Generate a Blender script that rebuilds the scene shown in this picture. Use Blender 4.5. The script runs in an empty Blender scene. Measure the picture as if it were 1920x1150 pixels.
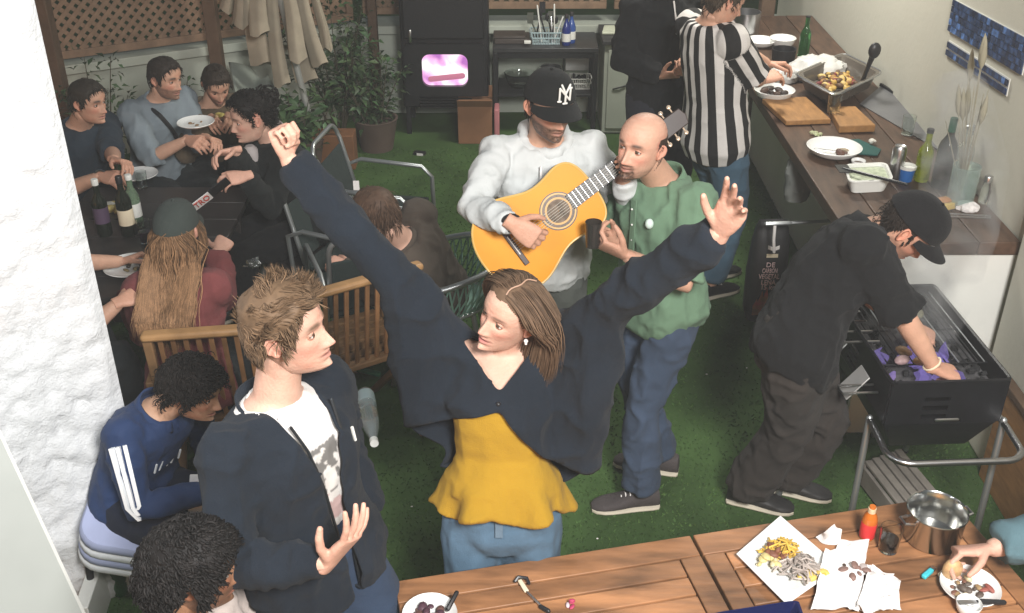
import bpy, math, random
import numpy as np
from mathutils import Vector, Matrix

# ---------------------------------------------------------------- camera, world, lights, exposure
S = bpy.context.scene
COL = S.collection
PITCH, CAMZ, FPX = math.radians(30.0), 3.0, 2000.0
cam_data = bpy.data.cameras.new('camera'); cam = bpy.data.objects.new('camera', cam_data); COL.objects.link(cam)
cam.location = (0, 0, CAMZ); cam.rotation_euler = (math.pi/2 - PITCH, 0, 0)
cam_data.lens = 36.0*FPX/1920.0; cam_data.sensor_width = 36.0; cam_data.clip_start = .05; cam_data.clip_end = 400
S.camera = cam
w = bpy.data.worlds.new('World'); S.world = w; w.use_nodes = True
nt = w.node_tree; nt.nodes.clear()
sky = nt.nodes.new('ShaderNodeTexSky'); sky.sky_type = 'NISHITA'; sky.sun_disc = False
sky.sun_elevation = math.radians(1.0); sky.sun_rotation = math.radians(200)
bg = nt.nodes.new('ShaderNodeBackground'); bg.inputs[1].default_value = .15
wo = nt.nodes.new('ShaderNodeOutputWorld')
nt.links.new(sky.outputs[0], bg.inputs[0]); nt.links.new(bg.outputs[0], wo.inputs[0])
S.view_settings.view_transform = 'Standard'; S.view_settings.look = 'None'; S.view_settings.gamma = 1
S.view_settings.exposure = 0.14

def lamp(name, loc, target, energy, size, color=(1, 1, 1), shape='DISK', spread=180):
    d = bpy.data.lights.new(name, 'AREA'); d.energy = energy; d.size = size; d.color = color; d.shape = shape
    d.spread = math.radians(spread)
    o = bpy.data.objects.new(name, d); COL.objects.link(o); o.location = loc
    o.rotation_euler = (Vector(target)-Vector(loc)).to_track_quat('-Z', 'Y').to_euler()
    return o
# the lamps of the terrace: a flood lamp under the balcony the picture is taken from, a wall lamp beside the
# plastered pier, and a lamp over the worktop
lamp('terrace_lamp', (.95, -.5, 3.9), (.75, 3.4, .8), 340, 1.0, (1, .975, .945))
lamp('pier_lamp', (-.95, 1.55, 2.5), (-1.75, 2.9, .7), 15, .10, (.95, .98, 1))
lamp('worktop_lamp', (1.3, 6.4, 3.4), (1.6, 6.0, 0), 70, .5, (1, .97, .88))
lamp('back_lamp', (.6, 6.6, 3.6), (.2, 7.8, 0), 26, .5, (1, .97, .9))

# ---------------------------------------------------------------- helpers
def at(px, py, Y):
    """point seen at a place of the photograph (1920 wide) that stands Y metres ahead"""
    dx, dy = (px-960)/FPX, (575-py)/FPX
    d = Vector((dx, math.cos(PITCH)+dy*math.sin(PITCH), -math.sin(PITCH)+dy*math.cos(PITCH)))
    p = d*(Y/d.y); p.z += CAMZ
    return p
def atz(px, py, z):
    dx, dy = (px-960)/FPX, (575-py)/FPX
    d = Vector((dx, math.cos(PITCH)+dy*math.sin(PITCH), -math.sin(PITCH)+dy*math.cos(PITCH)))
    p = d*((z-CAMZ)/d.z); p.z += CAMZ
    return p
V3 = lambda *a: Vector(a)

def _hash(ix, iy, iz, s):
    n = (ix*374761393 + iy*668265263 + iz*2147483647 + s*974711) & 0xffffffff
    n = ((n ^ (n >> 13))*1274126177) & 0xffffffff
    n = ((n ^ (n >> 16))*2246822519) & 0xffffffff
    return ((n ^ (n >> 15)) & 0xffff)/65535.0
def vnoise(P, seed=0):
    P = np.asarray(P, float); I = np.floor(P).astype(np.int64); Fr = P-I; Fr = Fr*Fr*(3-2*Fr)
    r = 0
    for dx in (0, 1):
        for dy in (0, 1):
            for dz in (0, 1):
                wt = (Fr[:, 0] if dx else 1-Fr[:, 0])*(Fr[:, 1] if dy else 1-Fr[:, 1])*(Fr[:, 2] if dz else 1-Fr[:, 2])
                r = r + wt*_hash(I[:, 0]+dx, I[:, 1]+dy, I[:, 2]+dz, seed)
    return r
def fbm(P, seed=0, o=3):
    r = 0; a = .5
    for i in range(o):
        r = r + a*vnoise(np.asarray(P)*(2**i), seed+i*17); a *= .5
    return r/(1-.5**o)

class MB:
    def __init__(s): s.V = []; s.F = []; s.M = []; s.n = 0; s.C = []
    def add(s, V, F, m=0, col=None):
        V = np.asarray([tuple(v) for v in V], float) if not isinstance(V, np.ndarray) else V
        s.V.append(V); k = s.n
        s.F += [tuple(int(i)+k for i in f) for f in F]; s.M += [m]*len(F); s.n += len(V)
        c = np.ones((len(V), 3)) if col is None else np.broadcast_to(np.asarray(col, float), (len(V), 3))
        s.C.append(np.array(c)); return s
    def box(s, c, size, R=None, m=0, col=None, taper=1.0):
        hx, hy, hz = [q/2 for q in size]; P = []
        for z in (-hz, hz):
            k = taper if z > 0 else 1
            P += [(-hx*k, -hy*k, z), (hx*k, -hy*k, z), (hx*k, hy*k, z), (-hx*k, hy*k, z)]
        P = [Vector(p) for p in P]
        if R is not None: P = [R @ p for p in P]
        P = [p+Vector(c) for p in P]
        return s.add(P, [(3, 2, 1, 0), (4, 5, 6, 7), (0, 1, 5, 4), (1, 2, 6, 5), (2, 3, 7, 6), (3, 0, 4, 7)], m, col)
    def bar(s, a, b, w_, h_, up=(0, 0, 1), m=0, col=None):
        a, b = Vector(a), Vector(b); y = (b-a).normalized(); u = Vector(up)
        x = y.cross(u)
        if x.length < 1e-4: x = y.cross(Vector((1, 0, 0)))
        x.normalize(); z = x.cross(y)
        R = Matrix((x, y, z)).transposed()
        return s.box((a+b)/2, (w_, (b-a).length, h_), R, m, col)
    def tube(s, pts, rad, seg=10, caps='round', ref=None, m=0, col=None, closed=False):
        pts = [Vector(p) for p in pts]; n = len(pts)
        if not isinstance(rad, (list, tuple, np.ndarray)): rad = [rad]*n
        T = []
        for i in range(n):
            if closed: t = pts[(i+1) % n]-pts[i-1]
            else: t = pts[min(i+1, n-1)]-pts[max(i-1, 0)]
            T.append(t.normalized() if t.length > 1e-9 else Vector((0, 0, 1)))
        x = Vector(ref) if ref is not None else (Vector((0, 0, 1)) if abs(T[0].z) < .9 else Vector((1, 0, 0)))
        rings = []
        def ring(c, X, Y, a, b): return [c+X*(math.cos(q)*a)+Y*(math.sin(q)*b) for q in [2*math.pi*k/seg for k in range(seg)]]
        fr = []
        for i in range(n):
            x = x-T[i]*x.dot(T[i])
            if x.length < 1e-6: x = T[i].orthogonal()
            x.normalize(); fr.append((x.copy(), T[i].cross(x)))
        ab = [(r, r) if not isinstance(r, (tuple, list)) else tuple(r) for r in rad]
        if caps == 'round' and not closed:
            for q in (.3, .7): 
                k = math.sin(q*math.pi/2); o = math.cos(q*math.pi/2)*min(ab[0])
                rings.append(ring(pts[0]-T[0]*o, *fr[0], ab[0][0]*k, ab[0][1]*k))
        for i in range(n): rings.append(ring(pts[i], *fr[i], *ab[i]))
        if caps == 'round' and not closed:
            for q in (.7, .3):
                k = math.sin(q*math.pi/2); o = math.cos(q*math.pi/2)*min(ab[-1])
                rings.append(ring(pts[-1]+T[-1]*o, *fr[-1], ab[-1][0]*k, ab[-1][1]*k))
        P = [p for r in rings for p in r]; F = []; L = len(rings)
        for i in range(L if closed else L-1):
            j = (i+1) % L
            for k in range(seg):
                F.append((i*seg+k, i*seg+(k+1) % seg, j*seg+(k+1) % seg, j*seg+k))
        if not closed:
            F.append(tuple(range(seg-1, -1, -1))); F.append(tuple((L-1)*seg+k for k in range(seg)))
        return s.add(P, F, m, col)
    def lathe(s, prof, c=(0, 0, 0), seg=24, R=None, m=0, col=None, sx=1, sy=1):
        P = []; F = []
        for (r, z) in prof:
            for k in range(seg):
                a = 2*math.pi*k/seg; P.append(Vector((r*math.cos(a)*sx, r*math.sin(a)*sy, z)))
        L = len(prof)
        for i in range(L-1):
            for k in range(seg):
                F.append((i*seg+k, i*seg+(k+1) % seg, (i+1)*seg+(k+1) % seg, (i+1)*seg+k))
        if prof[0][0] > 1e-5: F.append(tuple(range(seg-1, -1, -1)))
        if prof[-1][0] > 1e-5: F.append(tuple((L-1)*seg+k for k in range(seg)))
        if R is not None: P = [R @ p for p in P]
        return s.add([p+Vector(c) for p in P], F, m, col)
    def ball(s, c, r, R=None, nu=16, nv=10, m=0, col=None):
        if not isinstance(r, (tuple, list)): r = (r, r, r)
        P = []; F = []
        for j in range(nv+1):
            t = math.pi*j/nv
            for k in range(nu):
                a = 2*math.pi*k/nu
                P.append(Vector((r[0]*math.sin(t)*math.cos(a), r[1]*math.sin(t)*math.sin(a), -r[2]*math.cos(t))))
        for j in range(nv):
            for k in range(nu): F.append((j*nu+k, j*nu+(k+1) % nu, (j+1)*nu+(k+1) % nu, (j+1)*nu+k))
        if R is not None: P = [R @ p for p in P]
        return s.add([p+Vector(c) for p in P], F, m, col)
    def loft(s, rings, m=0, col=None, cap=True):
        seg = len(rings[0]); P = [p for r in rings for p in r]; F = []; L = len(rings)
        for i in range(L-1):
            for k in range(seg): F.append((i*seg+k, i*seg+(k+1) % seg, (i+1)*seg+(k+1) % seg, (i+1)*seg+k))
        if cap: F.append(tuple(range(seg-1, -1, -1))); F.append(tuple((L-1)*seg+k for k in range(seg)))
        return s.add(P, F, m, col)
    def prism(s, poly, o, X, Y, h, m=0, col=None):
        """polygon (2-D points) in the plane o + x X + y Y, thickened by h along X x Y"""
        X, Y, o = Vector(X), Vector(Y), Vector(o); N = X.cross(Y).normalized(); n = len(poly)
        P = [o+X*p[0]+Y*p[1] for p in poly]+[o+X*p[0]+Y*p[1]+N*h for p in poly]
        F = [tuple(range(n-1, -1, -1)), tuple(range(n, 2*n))]+[(i, (i+1) % n, n+(i+1) % n, n+i) for i in range(n)]
        return s.add(P, F, m, col)
    def arrays(s): return np.concatenate(s.V), s.F
    def build(s, name, mats, parent=None, smooth=True, bevel=0, kind=None, sharp=40, local=False, color=True):
        V = np.concatenate(s.V); me = bpy.data.meshes.new(name); me.from_pydata(V.tolist(), [], s.F); 
        if not isinstance(mats, (list, tuple)): mats = [mats]
        for q in mats: me.materials.append(q)
        if any(s.M): me.polygons.foreach_set('material_index', s.M)
        C = np.concatenate(s.C)
        if color:
            a = me.color_attributes.new('Col', 'FLOAT_COLOR', 'POINT')
            a.data.foreach_set('color', np.concatenate([C, np.ones((len(C), 1))], 1).ravel().astype(np.float32))
        me.polygons.foreach_set('use_smooth', [smooth]*len(s.F)); me.update()
        if smooth and sharp: me.set_sharp_from_angle(angle=math.radians(sharp))
        return link(name, me, parent, bevel, kind, local)

def link(name, me, parent=None, bevel=0, kind=None, local=False):
    o = bpy.data.objects.new(name, me); COL.objects.link(o)
    if parent is not None: join(o, parent, local)
    if bevel:
        b = o.modifiers.new('bevel', 'BEVEL'); b.width = bevel; b.segments = 2; b.limit_method = 'ANGLE'; b.angle_limit = math.radians(40)
    if kind: o['kind'] = kind
    return o
def wm(o):
    m = o.matrix_basis.copy()
    if o.parent: m = wm(o.parent) @ o.matrix_parent_inverse @ m
    return m
def join(o, parent, local=False):
    o.parent = parent
    if not local: o.matrix_parent_inverse = wm(parent).inverted()
def tag(o, label, cat, group=None):
    o['label'] = label; o['category'] = cat
    if group: o['group'] = group
    return o
def thing(name, label, cat, loc=(0, 0, 0), rz=0, group=None):
    o = bpy.data.objects.new(name, None); COL.objects.link(o); o.location = loc; o.rotation_euler = (0, 0, rz)
    o.empty_display_size = .1
    return tag(o, label, cat, group)
def dup(root, loc, rz, label=None, group=None, scale=None):
    r = root.copy(); COL.objects.link(r); r.location = loc; r.rotation_euler = (0, 0, rz)
    if scale: r.scale = scale
    if label: r['label'] = label
    if group: r['group'] = group
    for ch in list(root.children):
        c = ch.copy(); COL.objects.link(c); c.parent = r
        for g in list(ch.children):
            d = g.copy(); COL.objects.link(d); d.parent = c
    return r

# ---------------------------------------------------------------- materials
def mat(name, col, rough=.7, metal=0, var=.12, scale=8, bump=0, bscale=60, vcol=False, spec=.5, trans=0, alpha=1, emit=None, estr=0,
        stretch=(1, 1, 1), sss=0, fine=0, sheen=0, detail=4, ior=1.45, col2=None):
    m = bpy.data.materials.new(name); m.use_nodes = True; t = m.node_tree; p = t.nodes['Principled BSDF']; N = t.nodes.new; L = t.links.new
    p.inputs['Roughness'].default_value = rough; p.inputs['Metallic'].default_value = metal
    p.inputs['Specular IOR Level'].default_value = spec; p.inputs['Transmission Weight'].default_value = trans; p.inputs['Alpha'].default_value = alpha
    p.inputs['IOR'].default_value = ior
    if sheen: p.inputs['Sheen Weight'].default_value = sheen; p.inputs['Sheen Roughness'].default_value = .6
    if sss:
        p.inputs['Subsurface Weight'].default_value = sss; p.inputs['Subsurface Radius'].default_value = (1, .35, .2); p.inputs['Subsurface Scale'].default_value = .012
    if emit: p.inputs['Emission Color'].default_value = (*emit, 1); p.inputs['Emission Strength'].default_value = estr
    tc = N('ShaderNodeTexCoord'); mp = N('ShaderNodeMapping'); mp.inputs['Scale'].default_value = stretch
    L(tc.outputs['Object'], mp.inputs[0])
    nz = N('ShaderNodeTexNoise'); nz.inputs['Scale'].default_value = scale; nz.inputs['Detail'].default_value = detail; L(mp.outputs[0], nz.inputs['Vector'])
    mr = N('ShaderNodeMapRange'); mr.inputs[1].default_value = .25; mr.inputs[2].default_value = .75; mr.inputs[3].default_value = 1-var; mr.inputs[4].default_value = 1+var
    L(nz.outputs[0], mr.inputs[0])
    if col2 is not None:
        cm = N('ShaderNodeMix'); cm.data_type = 'RGBA'; cm.inputs[6].default_value = (*col, 1); cm.inputs[7].default_value = (*col2, 1)
        m2 = N('ShaderNodeMapRange'); m2.inputs[1].default_value = .35; m2.inputs[2].default_value = .65; L(nz.outputs[0], m2.inputs[0]); L(m2.outputs[0], cm.inputs[0]); src = cm.outputs[2]
    else:
        rgb = N('ShaderNodeRGB'); rgb.outputs[0].default_value = (*col, 1); src = rgb.outputs[0]
    def mul(a, b):
        x = N('ShaderNodeMix'); x.data_type = 'RGBA'; x.blend_type = 'MULTIPLY'; x.inputs[0].default_value = 1
        L(a, x.inputs[6]); L(b, x.inputs[7]); return x.outputs[2]
    src = mul(src, mr.outputs[0])
    if vcol:
        at_ = N('ShaderNodeAttribute'); at_.attribute_name = 'Col'; src = mul(src, at_.outputs['Color'])
    L(src, p.inputs['Base Color'])
    if bump:
        bn = N('ShaderNodeTexNoise'); bn.inputs['Scale'].default_value = bscale; bn.inputs['Detail'].default_value = 3; L(mp.outputs[0], bn.inputs['Vector'])
        h = bn.outputs[0]
        if fine:
            b2 = N('ShaderNodeTexNoise'); b2.inputs['Scale'].default_value = fine; L(mp.outputs[0], b2.inputs['Vector'])
            ad = N('ShaderNodeMath'); ad.operation = 'MULTIPLY_ADD'; ad.inputs[1].default_value = .4; L(b2.outputs[0], ad.inputs[0]); L(h, ad.inputs[2]); h = ad.outputs[0]
        bp = N('ShaderNodeBump'); bp.inputs['Strength'].default_value = min(1, bump); bp.inputs['Distance'].default_value = .01*max(1, bump)
        L(h, bp.inputs['Height']); L(bp.outputs[0], p.inputs['Normal'])
    return m
def cloth(name, col, var=.12, vcol=True, rough=.9, sheen=.15, col2=None):
    return mat(name, col, rough, var=var, scale=5, bump=.55, bscale=22, fine=420, vcol=vcol, spec=.15, sheen=sheen*.25, col2=col2)
M = {}
M['black_metal'] = mat('black metal', (.012, .012, .014), .45, .2, bump=.1)
M['steel'] = mat('brushed steel', (.55, .55, .56), .28, 1, var=.08, scale=20)
M['tube'] = mat('grey tube steel', (.42, .44, .44), .35, .8)
M['white_paint'] = mat('white plaster', (.62, .61, .56), .85, var=.06, scale=3, bump=.25, bscale=30)
M['pier'] = mat('rough white plaster', (.64, .65, .66), .9, var=.05, scale=4, bump=.6, bscale=45, fine=140)
M['ceramic'] = mat('white ceramic', (.74, .74, .72), .25, var=.03)
M['paper'] = mat('white paper', (.78, .75, .73), .85, var=.05, bump=.2, bscale=20)
M['plastic_white'] = mat('white plastic', (.7, .7, .66), .4, var=.04)
M['dark_plastic'] = mat('dark plastic', (.015, .015, .017), .4)
M['wood_table'] = mat('oiled table wood', (.26, .125, .058), .5, var=.6, scale=13, detail=9, stretch=(.35, 1.6, 1), bump=.15, bscale=40, vcol=True)
M['lattice'] = mat('brown lattice wood', (.21, .135, .085), .75, var=.25, scale=12, vcol=True)
M['post'] = mat('brown post wood', (.10, .06, .035), .7, var=.25, scale=10, bump=.2)
M['chair_wood'] = mat('chair wood', (.24, .135, .062), .5, var=.25, scale=14, vcol=True)
M['dark_wood'] = mat('dark worktop wood', (.075, .042, .026), .45, var=.45, scale=7, stretch=(4, .8, 4), bump=.15, vcol=True)
M['board'] = mat('cutting board wood', (.30, .15, .05), .6, var=.25, scale=10, stretch=(4, 1, 4))
M['glass'] = mat('clear glass', (.9, .95, .93), .03, trans=1, var=.0, ior=1.45)
M['glass_green'] = mat('green glass', (.05, .22, .06), .05, trans=.85, var=.05)
M['glass_dark'] = mat('dark glass', (.012, .016, .01), .08, trans=.2, var=.05)
M['rubber'] = mat('sole rubber', (.55, .5, .4), .7)
M['leaf'] = mat('leaf', (.035, .07, .028), .5, var=.4, vcol=True)
M['stem'] = mat('plant stem', (.06, .05, .03), .8)
M['label'] = mat('paper label', (.72, .62, .45), .7)
# ---------------------------------------------------------------- people: body builder
def remesh(mb, voxel, it=6, fac=.5):
    V, F = mb.arrays()
    me = bpy.data.meshes.new('tmp'); me.from_pydata(V.tolist(), [], F); me.update()
    o = bpy.data.objects.new('tmp', me); COL.objects.link(o)
    r = o.modifiers.new('r', 'REMESH'); r.mode = 'VOXEL'; r.voxel_size = voxel
    if it: q = o.modifiers.new('s', 'SMOOTH'); q.factor = fac; q.iterations = it
    dg = bpy.context.evaluated_depsgraph_get()
    ev = o.evaluated_get(dg).to_mesh()
    n = len(ev.vertices); P = np.empty(n*3); ev.vertices.foreach_get('co', P); P = P.reshape(-1, 3)
    Nn = np.empty(n*3); ev.vertices.foreach_get('normal', Nn); Nn = Nn.reshape(-1, 3)
    Q = np.array([tuple(p.vertices) for p in ev.polygons], int) if n else np.zeros((0, 4), int)
    o.evaluated_get(dg).to_mesh_clear(); bpy.data.objects.remove(o); bpy.data.meshes.remove(me)
    return P, Nn, Q

def smooth_rim(P, F, it=14):
    E = np.concatenate([F[:, [i, (i+1) % 4]] for i in range(4)]); Es = np.sort(E, 1); u, inv, c = np.unique(Es, axis=0, return_inverse=True, return_counts=True); rim = u[c == 1]
    nb_ = {}
    for a, b in rim.tolist(): nb_.setdefault(a, []).append(b); nb_.setdefault(b, []).append(a)
    k = np.array([q for q in nb_ if len(nb_[q]) == 2], int)
    if not len(k): return P
    n0 = np.array([nb_[q][0] for q in k]); n1 = np.array([nb_[q][1] for q in k]); P = P.copy()
    for _ in range(it): P[k] = P[k]*.4+(P[n0]+P[n1])*.3
    return P
def yawv(d): a = math.radians(d); return Vector((math.sin(a), -math.cos(a), 0))     # 0 faces the terrace lamp, + turns to picture right
def right_of(f): return Vector((f.y, -f.x, 0)).normalized()
def ik(a, b, l1, l2, hint):
    a, b = Vector(a), Vector(b); d = b-a; L = d.length
    if L >= (l1+l2)*.998: return a+d*(l1/(l1+l2))
    x = d.normalized(); c = (L*L+l1*l1-l2*l2)/(2*L); h = math.sqrt(max(0, l1*l1-c*c))
    y = Vector(hint); y = y-x*y.dot(x)
    if y.length < 1e-5: y = x.orthogonal()
    return a+x*c+y.normalized()*h

def interp(xs, ys, x): return np.interp(x, xs, ys)
HZ = [-.122, -.117, -.105, -.09, -.075, -.06, -.045, -.03, -.015, 0, .02, .04, .06, .08, .095, .107, .114, .117]
HF = [.055, .074, .089, .0905, .0905, .0915, .092, .091, .090, .089, .094, .095, .091, .081, .066, .045, .024, .001]
HB = [-.012, -.018, -.03, -.042, -.053, -.066, -.078, -.088, -.095, -.099, -.102, -.102, -.097, -.086, -.070, -.047, -.025, -.001]
HW = [.018, .028, .042, .051, .057, .061, .065, .068, .071, .0735, .076, .0765, .074, .066, .054, .037, .020, .001]
class Head:
    def __init__(s, c, yaw, pitch=0, roll=0, k=1.0, fem=False, skin=(.52, .29, .2), brow=(.05, .03, .02), lips=(.42, .16, .13), beard=None, eye_open=1.0, smile=0, bald=0):
        f0 = yawv(yaw); r = right_of(f0); u0 = Vector((0, 0, 1)); p = math.radians(pitch)
        f = f0*math.cos(p)-u0*math.sin(p); u = u0*math.cos(p)+f0*math.sin(p)
        q = math.radians(roll); r2 = r*math.cos(q)-u*math.sin(q); u2 = u*math.cos(q)+r*math.sin(q)
        s.R = Matrix((r2, f, u2)).transposed(); s.c = Vector(c); s.k = k; s.fem = fem; s.skin = np.array(skin); s.brow = np.array(brow); s.lips = np.array(lips)
        s.beard = beard; s.eye = eye_open; s.smile = smile
        s.Rn = np.array(s.R)
    def world(s, P): return (np.asarray(P)*s.k) @ s.Rn.T + np.array(s.c)
    def base(s, a, z):
        """a: azimuth from the face (0) to the right (+) .. pi back; local point of the bare skull"""
        yf, yb, w_ = interp(HZ, HF, z), interp(HZ, HB, z), interp(HZ, HW, z)
        if s.fem: w_ = w_*np.interp(z, [-.09, -.01], [.92, .99])
        ca, sa = np.cos(a), np.sin(a)
        nf = np.interp(z, [-.12, -.06, .0, .05, .117], [1.75, 1.95, 2.25, 2.2, 2.0]); n = np.where(ca > 0, nf, 2.1)
        x = w_*np.sign(sa)*np.abs(sa)**(2/n); y = np.where(ca > 0, yf, -yb)*np.sign(ca)*np.abs(ca)**(2/n)
        return np.stack([x, y, z*np.ones_like(x)], -1)
    def surf(s, a, z):
        P = s.base(a, z); x, y, zz = P[..., 0], P[..., 1], P[..., 2]; fr = np.clip((y-.02)/.04, 0, 1)
        g = lambda cx, cz, sx, sz: np.exp(-((x-cx)/sx)**2-((zz-cz)/sz)**2)
        g2 = lambda cx, cz, sx, sz: g(cx, cz, sx, sz)+g(-cx, cz, sx, sz)
        k = .88 if s.fem else 1.0
        h = np.interp(zz, [-.058, -.051, -.045, -.040, -.02, .006, .018], [0, .012, .026, .0275, .017, .006, 0])*k
        sg = np.interp(zz, [-.05, -.04, -.015, .01], [.0125, .0115, .0085, .011])
        d = h*np.exp(-(x/sg)**2) + .008*k*g2(.0135, -.045, .0065, .007)
        d = d-.0125*g2(.031, .0, .0165, .012) + (.003 if s.fem else .006)*g2(.027, .021, .022, .008)
        d = d+.005*g2(.046, -.028, .02, .016) + .0055*g(0, -.0635, .018, .0055) + .007*g(0, -.0775, .016, .006) - .0055*g(0, -.0705, .023, .0026)
        d = d-.004*g(0, -.0885, .02, .005)+.006*g(0, -.107, .016, .010) - .003*g(0, -.055, .004, .006)
        if s.smile: d = d+.004*s.smile*g2(.036, -.05, .012, .012)-.003*s.smile*g2(.029, -.068, .005, .006)
        y = y+d*fr
        return np.stack([x, y, zz], -1)
    def colors(s, P, bz):
        x, y, z = P[:, 0], P[:, 1], P[:, 2]; fr = (y > .03)
        n = len(P); C = np.ones((n, 3))*s.skin
        C *= (.87+.26*fbm(P*42, 3, 4)[:, None]); C *= 1-np.array([.02, .14, .16])*np.clip(fbm(P*24, 11)-.45, 0, 1)[:, None]*3
        red = np.exp(-((np.abs(x)-.042)/.02)**2-((z+.03)/.018)**2)*fr+np.exp(-(x/.014)**2-((z+.044)/.012)**2)*fr*(y > .1)+.8*(np.abs(x) > .074)*(np.abs(z+.01) < .05)
        C = C*(1-.22*red[:, None]*np.array([0.1, 1, 1]))
        zs = z+s.smile*(-.25)*np.abs(x)*1.0
        lp = np.exp(-(x/.024)**4-((zs+.071)/.0105)**4)*fr*(1 if s.fem else .75)
        C = C*(1-lp[:, None])+s.lips*lp[:, None]
        ml = np.exp(-(x/.024)**4-((zs+.0705)/.0022)**2)*fr
        C = C*(1-.75*ml[:, None])
        arch = .0225+.003*np.cos((np.abs(x)-.03)/.02*1.3)
        br = np.exp(-((np.abs(x)-.031)/.019)**4-((z-arch)/(.0044 if s.fem else .0066))**2)*fr*(.9 if s.fem else 1.0)
        C = C*(1-br[:, None])+s.brow*br[:, None]
        ns = np.exp(-((np.abs(x)-.007)/.004)**2-((z+.0525)/.003)**2)*fr
        C = C*(1-.7*ns[:, None])
        if s.beard:
            col, amt, kind = s.beard
            low = np.clip((-z-.045+ .35*np.clip(np.abs(x)-.03, 0, 1))/.012, 0, 1)*(y > -.02-0.2*(z+.05))
            if kind == 'goatee': low = np.clip((.034-np.abs(x))/.01, 0, 1)*(z < -.052)*(y > .02)+.45*np.clip((-z-.06)/.02, 0, 1)*(y > -.02)
            m_ = np.clip(low, 0, 1)*amt*(1-lp)*(.7+.6*fbm(P*230, 8, 2)-.3*.5)
            m_ = np.clip(m_, 0, 1)
            C = C*(1-m_[:, None])+np.array(col)*m_[:, None]
        return C
    def build(s, mb, nu=88, nv=84):
        t = np.linspace(0, 1, nv+1); z = -.122+.239*(.5-.5*np.cos(math.pi*t)*.35-.5*(1-2*t)*.65)
        z = np.clip(z, -.122, .117)
        q = np.arange(nu)/nu*2*math.pi; a = q-.42*np.sin(q)                       # denser towards the face
        A, Z = np.meshgrid(a, z); P = s.surf(A, Z).reshape(-1, 3)
        F = []
        for j in range(nv):
            for k in range(nu): F.append((j*nu+(k+1) % nu, j*nu+k, (j+1)*nu+k, (j+1)*nu+(k+1) % nu))
        F.append(tuple(range(nu)))
        mb.add(s.world(P), F, 0, s.colors(P, None))
        for sx in (-1, 1):                                                       # ears
            o = []; rr = np.linspace(0, 1, 8); th = np.arange(18)/18*2*math.pi; Fe = []
            for i, r in enumerate(rr):
                for a_ in th:
                    ex, ez = .019*r*math.cos(a_)*(1-.18*math.sin(a_-math.pi/2+.0)*0), .032*r*math.sin(a_)
                    ex *= (.75+.25*math.sin(a_)+.1) ; hgt = .010*math.exp(-((r-.86)/.13)**2)*(1 if math.sin(a_) > -.6 else .4)-.004*math.exp(-(r/.5)**2)
                    flare = .012*(1 if ex < 0 else .0)*(-ex/.019)
                    o.append((sx*(.0745+hgt+flare*1.2-.006*r**6), -.008+ex-.01*0-.12*ez, -.006+ez))
            for i in range(7):
                for k in range(18): 
                    f_ = (i*18+k, i*18+(k+1) % 18, (i+1)*18+(k+1) % 18, (i+1)*18+k); Fe.append(f_ if sx > 0 else f_[::-1])
            b = len(o); o += [(sx*.060, -.010, -.006)]
            for k in range(18): f_ = (7*18+k, 7*18+(k+1) % 18, b); Fe.append(f_ if sx > 0 else f_[::-1])
            ce = np.ones((len(o), 3))*s.skin*np.array([1, .82, .8]); ce[:54] *= .72
            mb.add(s.world(np.array(o)), Fe, 0, ce)
        for sx in (-1, 1):                                                       # eyes with lids
            nu2, nv2 = 26, 20; o = []; c = []; cx, cy, cz, R0 = .0315*sx, .0718, .000, .0128
            for j in range(nv2+1):
                ph = -math.pi/2+math.pi*j/nv2
                for k in range(nu2):
                    th = 2*math.pi*k/nu2; lx, lz, ly = R0*math.cos(ph)*math.sin(th), R0*math.sin(ph), R0*math.cos(ph)*math.cos(th)
                    o.append((cx+lx, cy+ly, cz+lz))
                    up = .0048*s.eye*(1-(lx/.0115)**2); dn = -.0044*s.eye*(1-(lx/.0115)**2)
                    if ly < .003 or lz > up+.0026 or lz < dn-.001: c.append(s.skin*np.array([.86, .78, .76]))
                    elif lz > up: c.append(s.brow*.3)
                    elif lz < dn: c.append(s.skin*np.array([.62, .5, .48]))
                    else:
                        r = math.hypot(lx, lz); c.append(np.array([.012, .01, .009]) if r < .0027 else (np.array([.10, .06, .035]) if r < .0066 else np.array([.62, .58, .55])))
            Fe = [(j*nu2+k, j*nu2+(k+1) % nu2, (j+1)*nu2+(k+1) % nu2, (j+1)*nu2+k) for j in range(nv2) for k in range(nu2)]
            mb.add(s.world(np.array(o)), Fe, 0, np.array(c))

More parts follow.
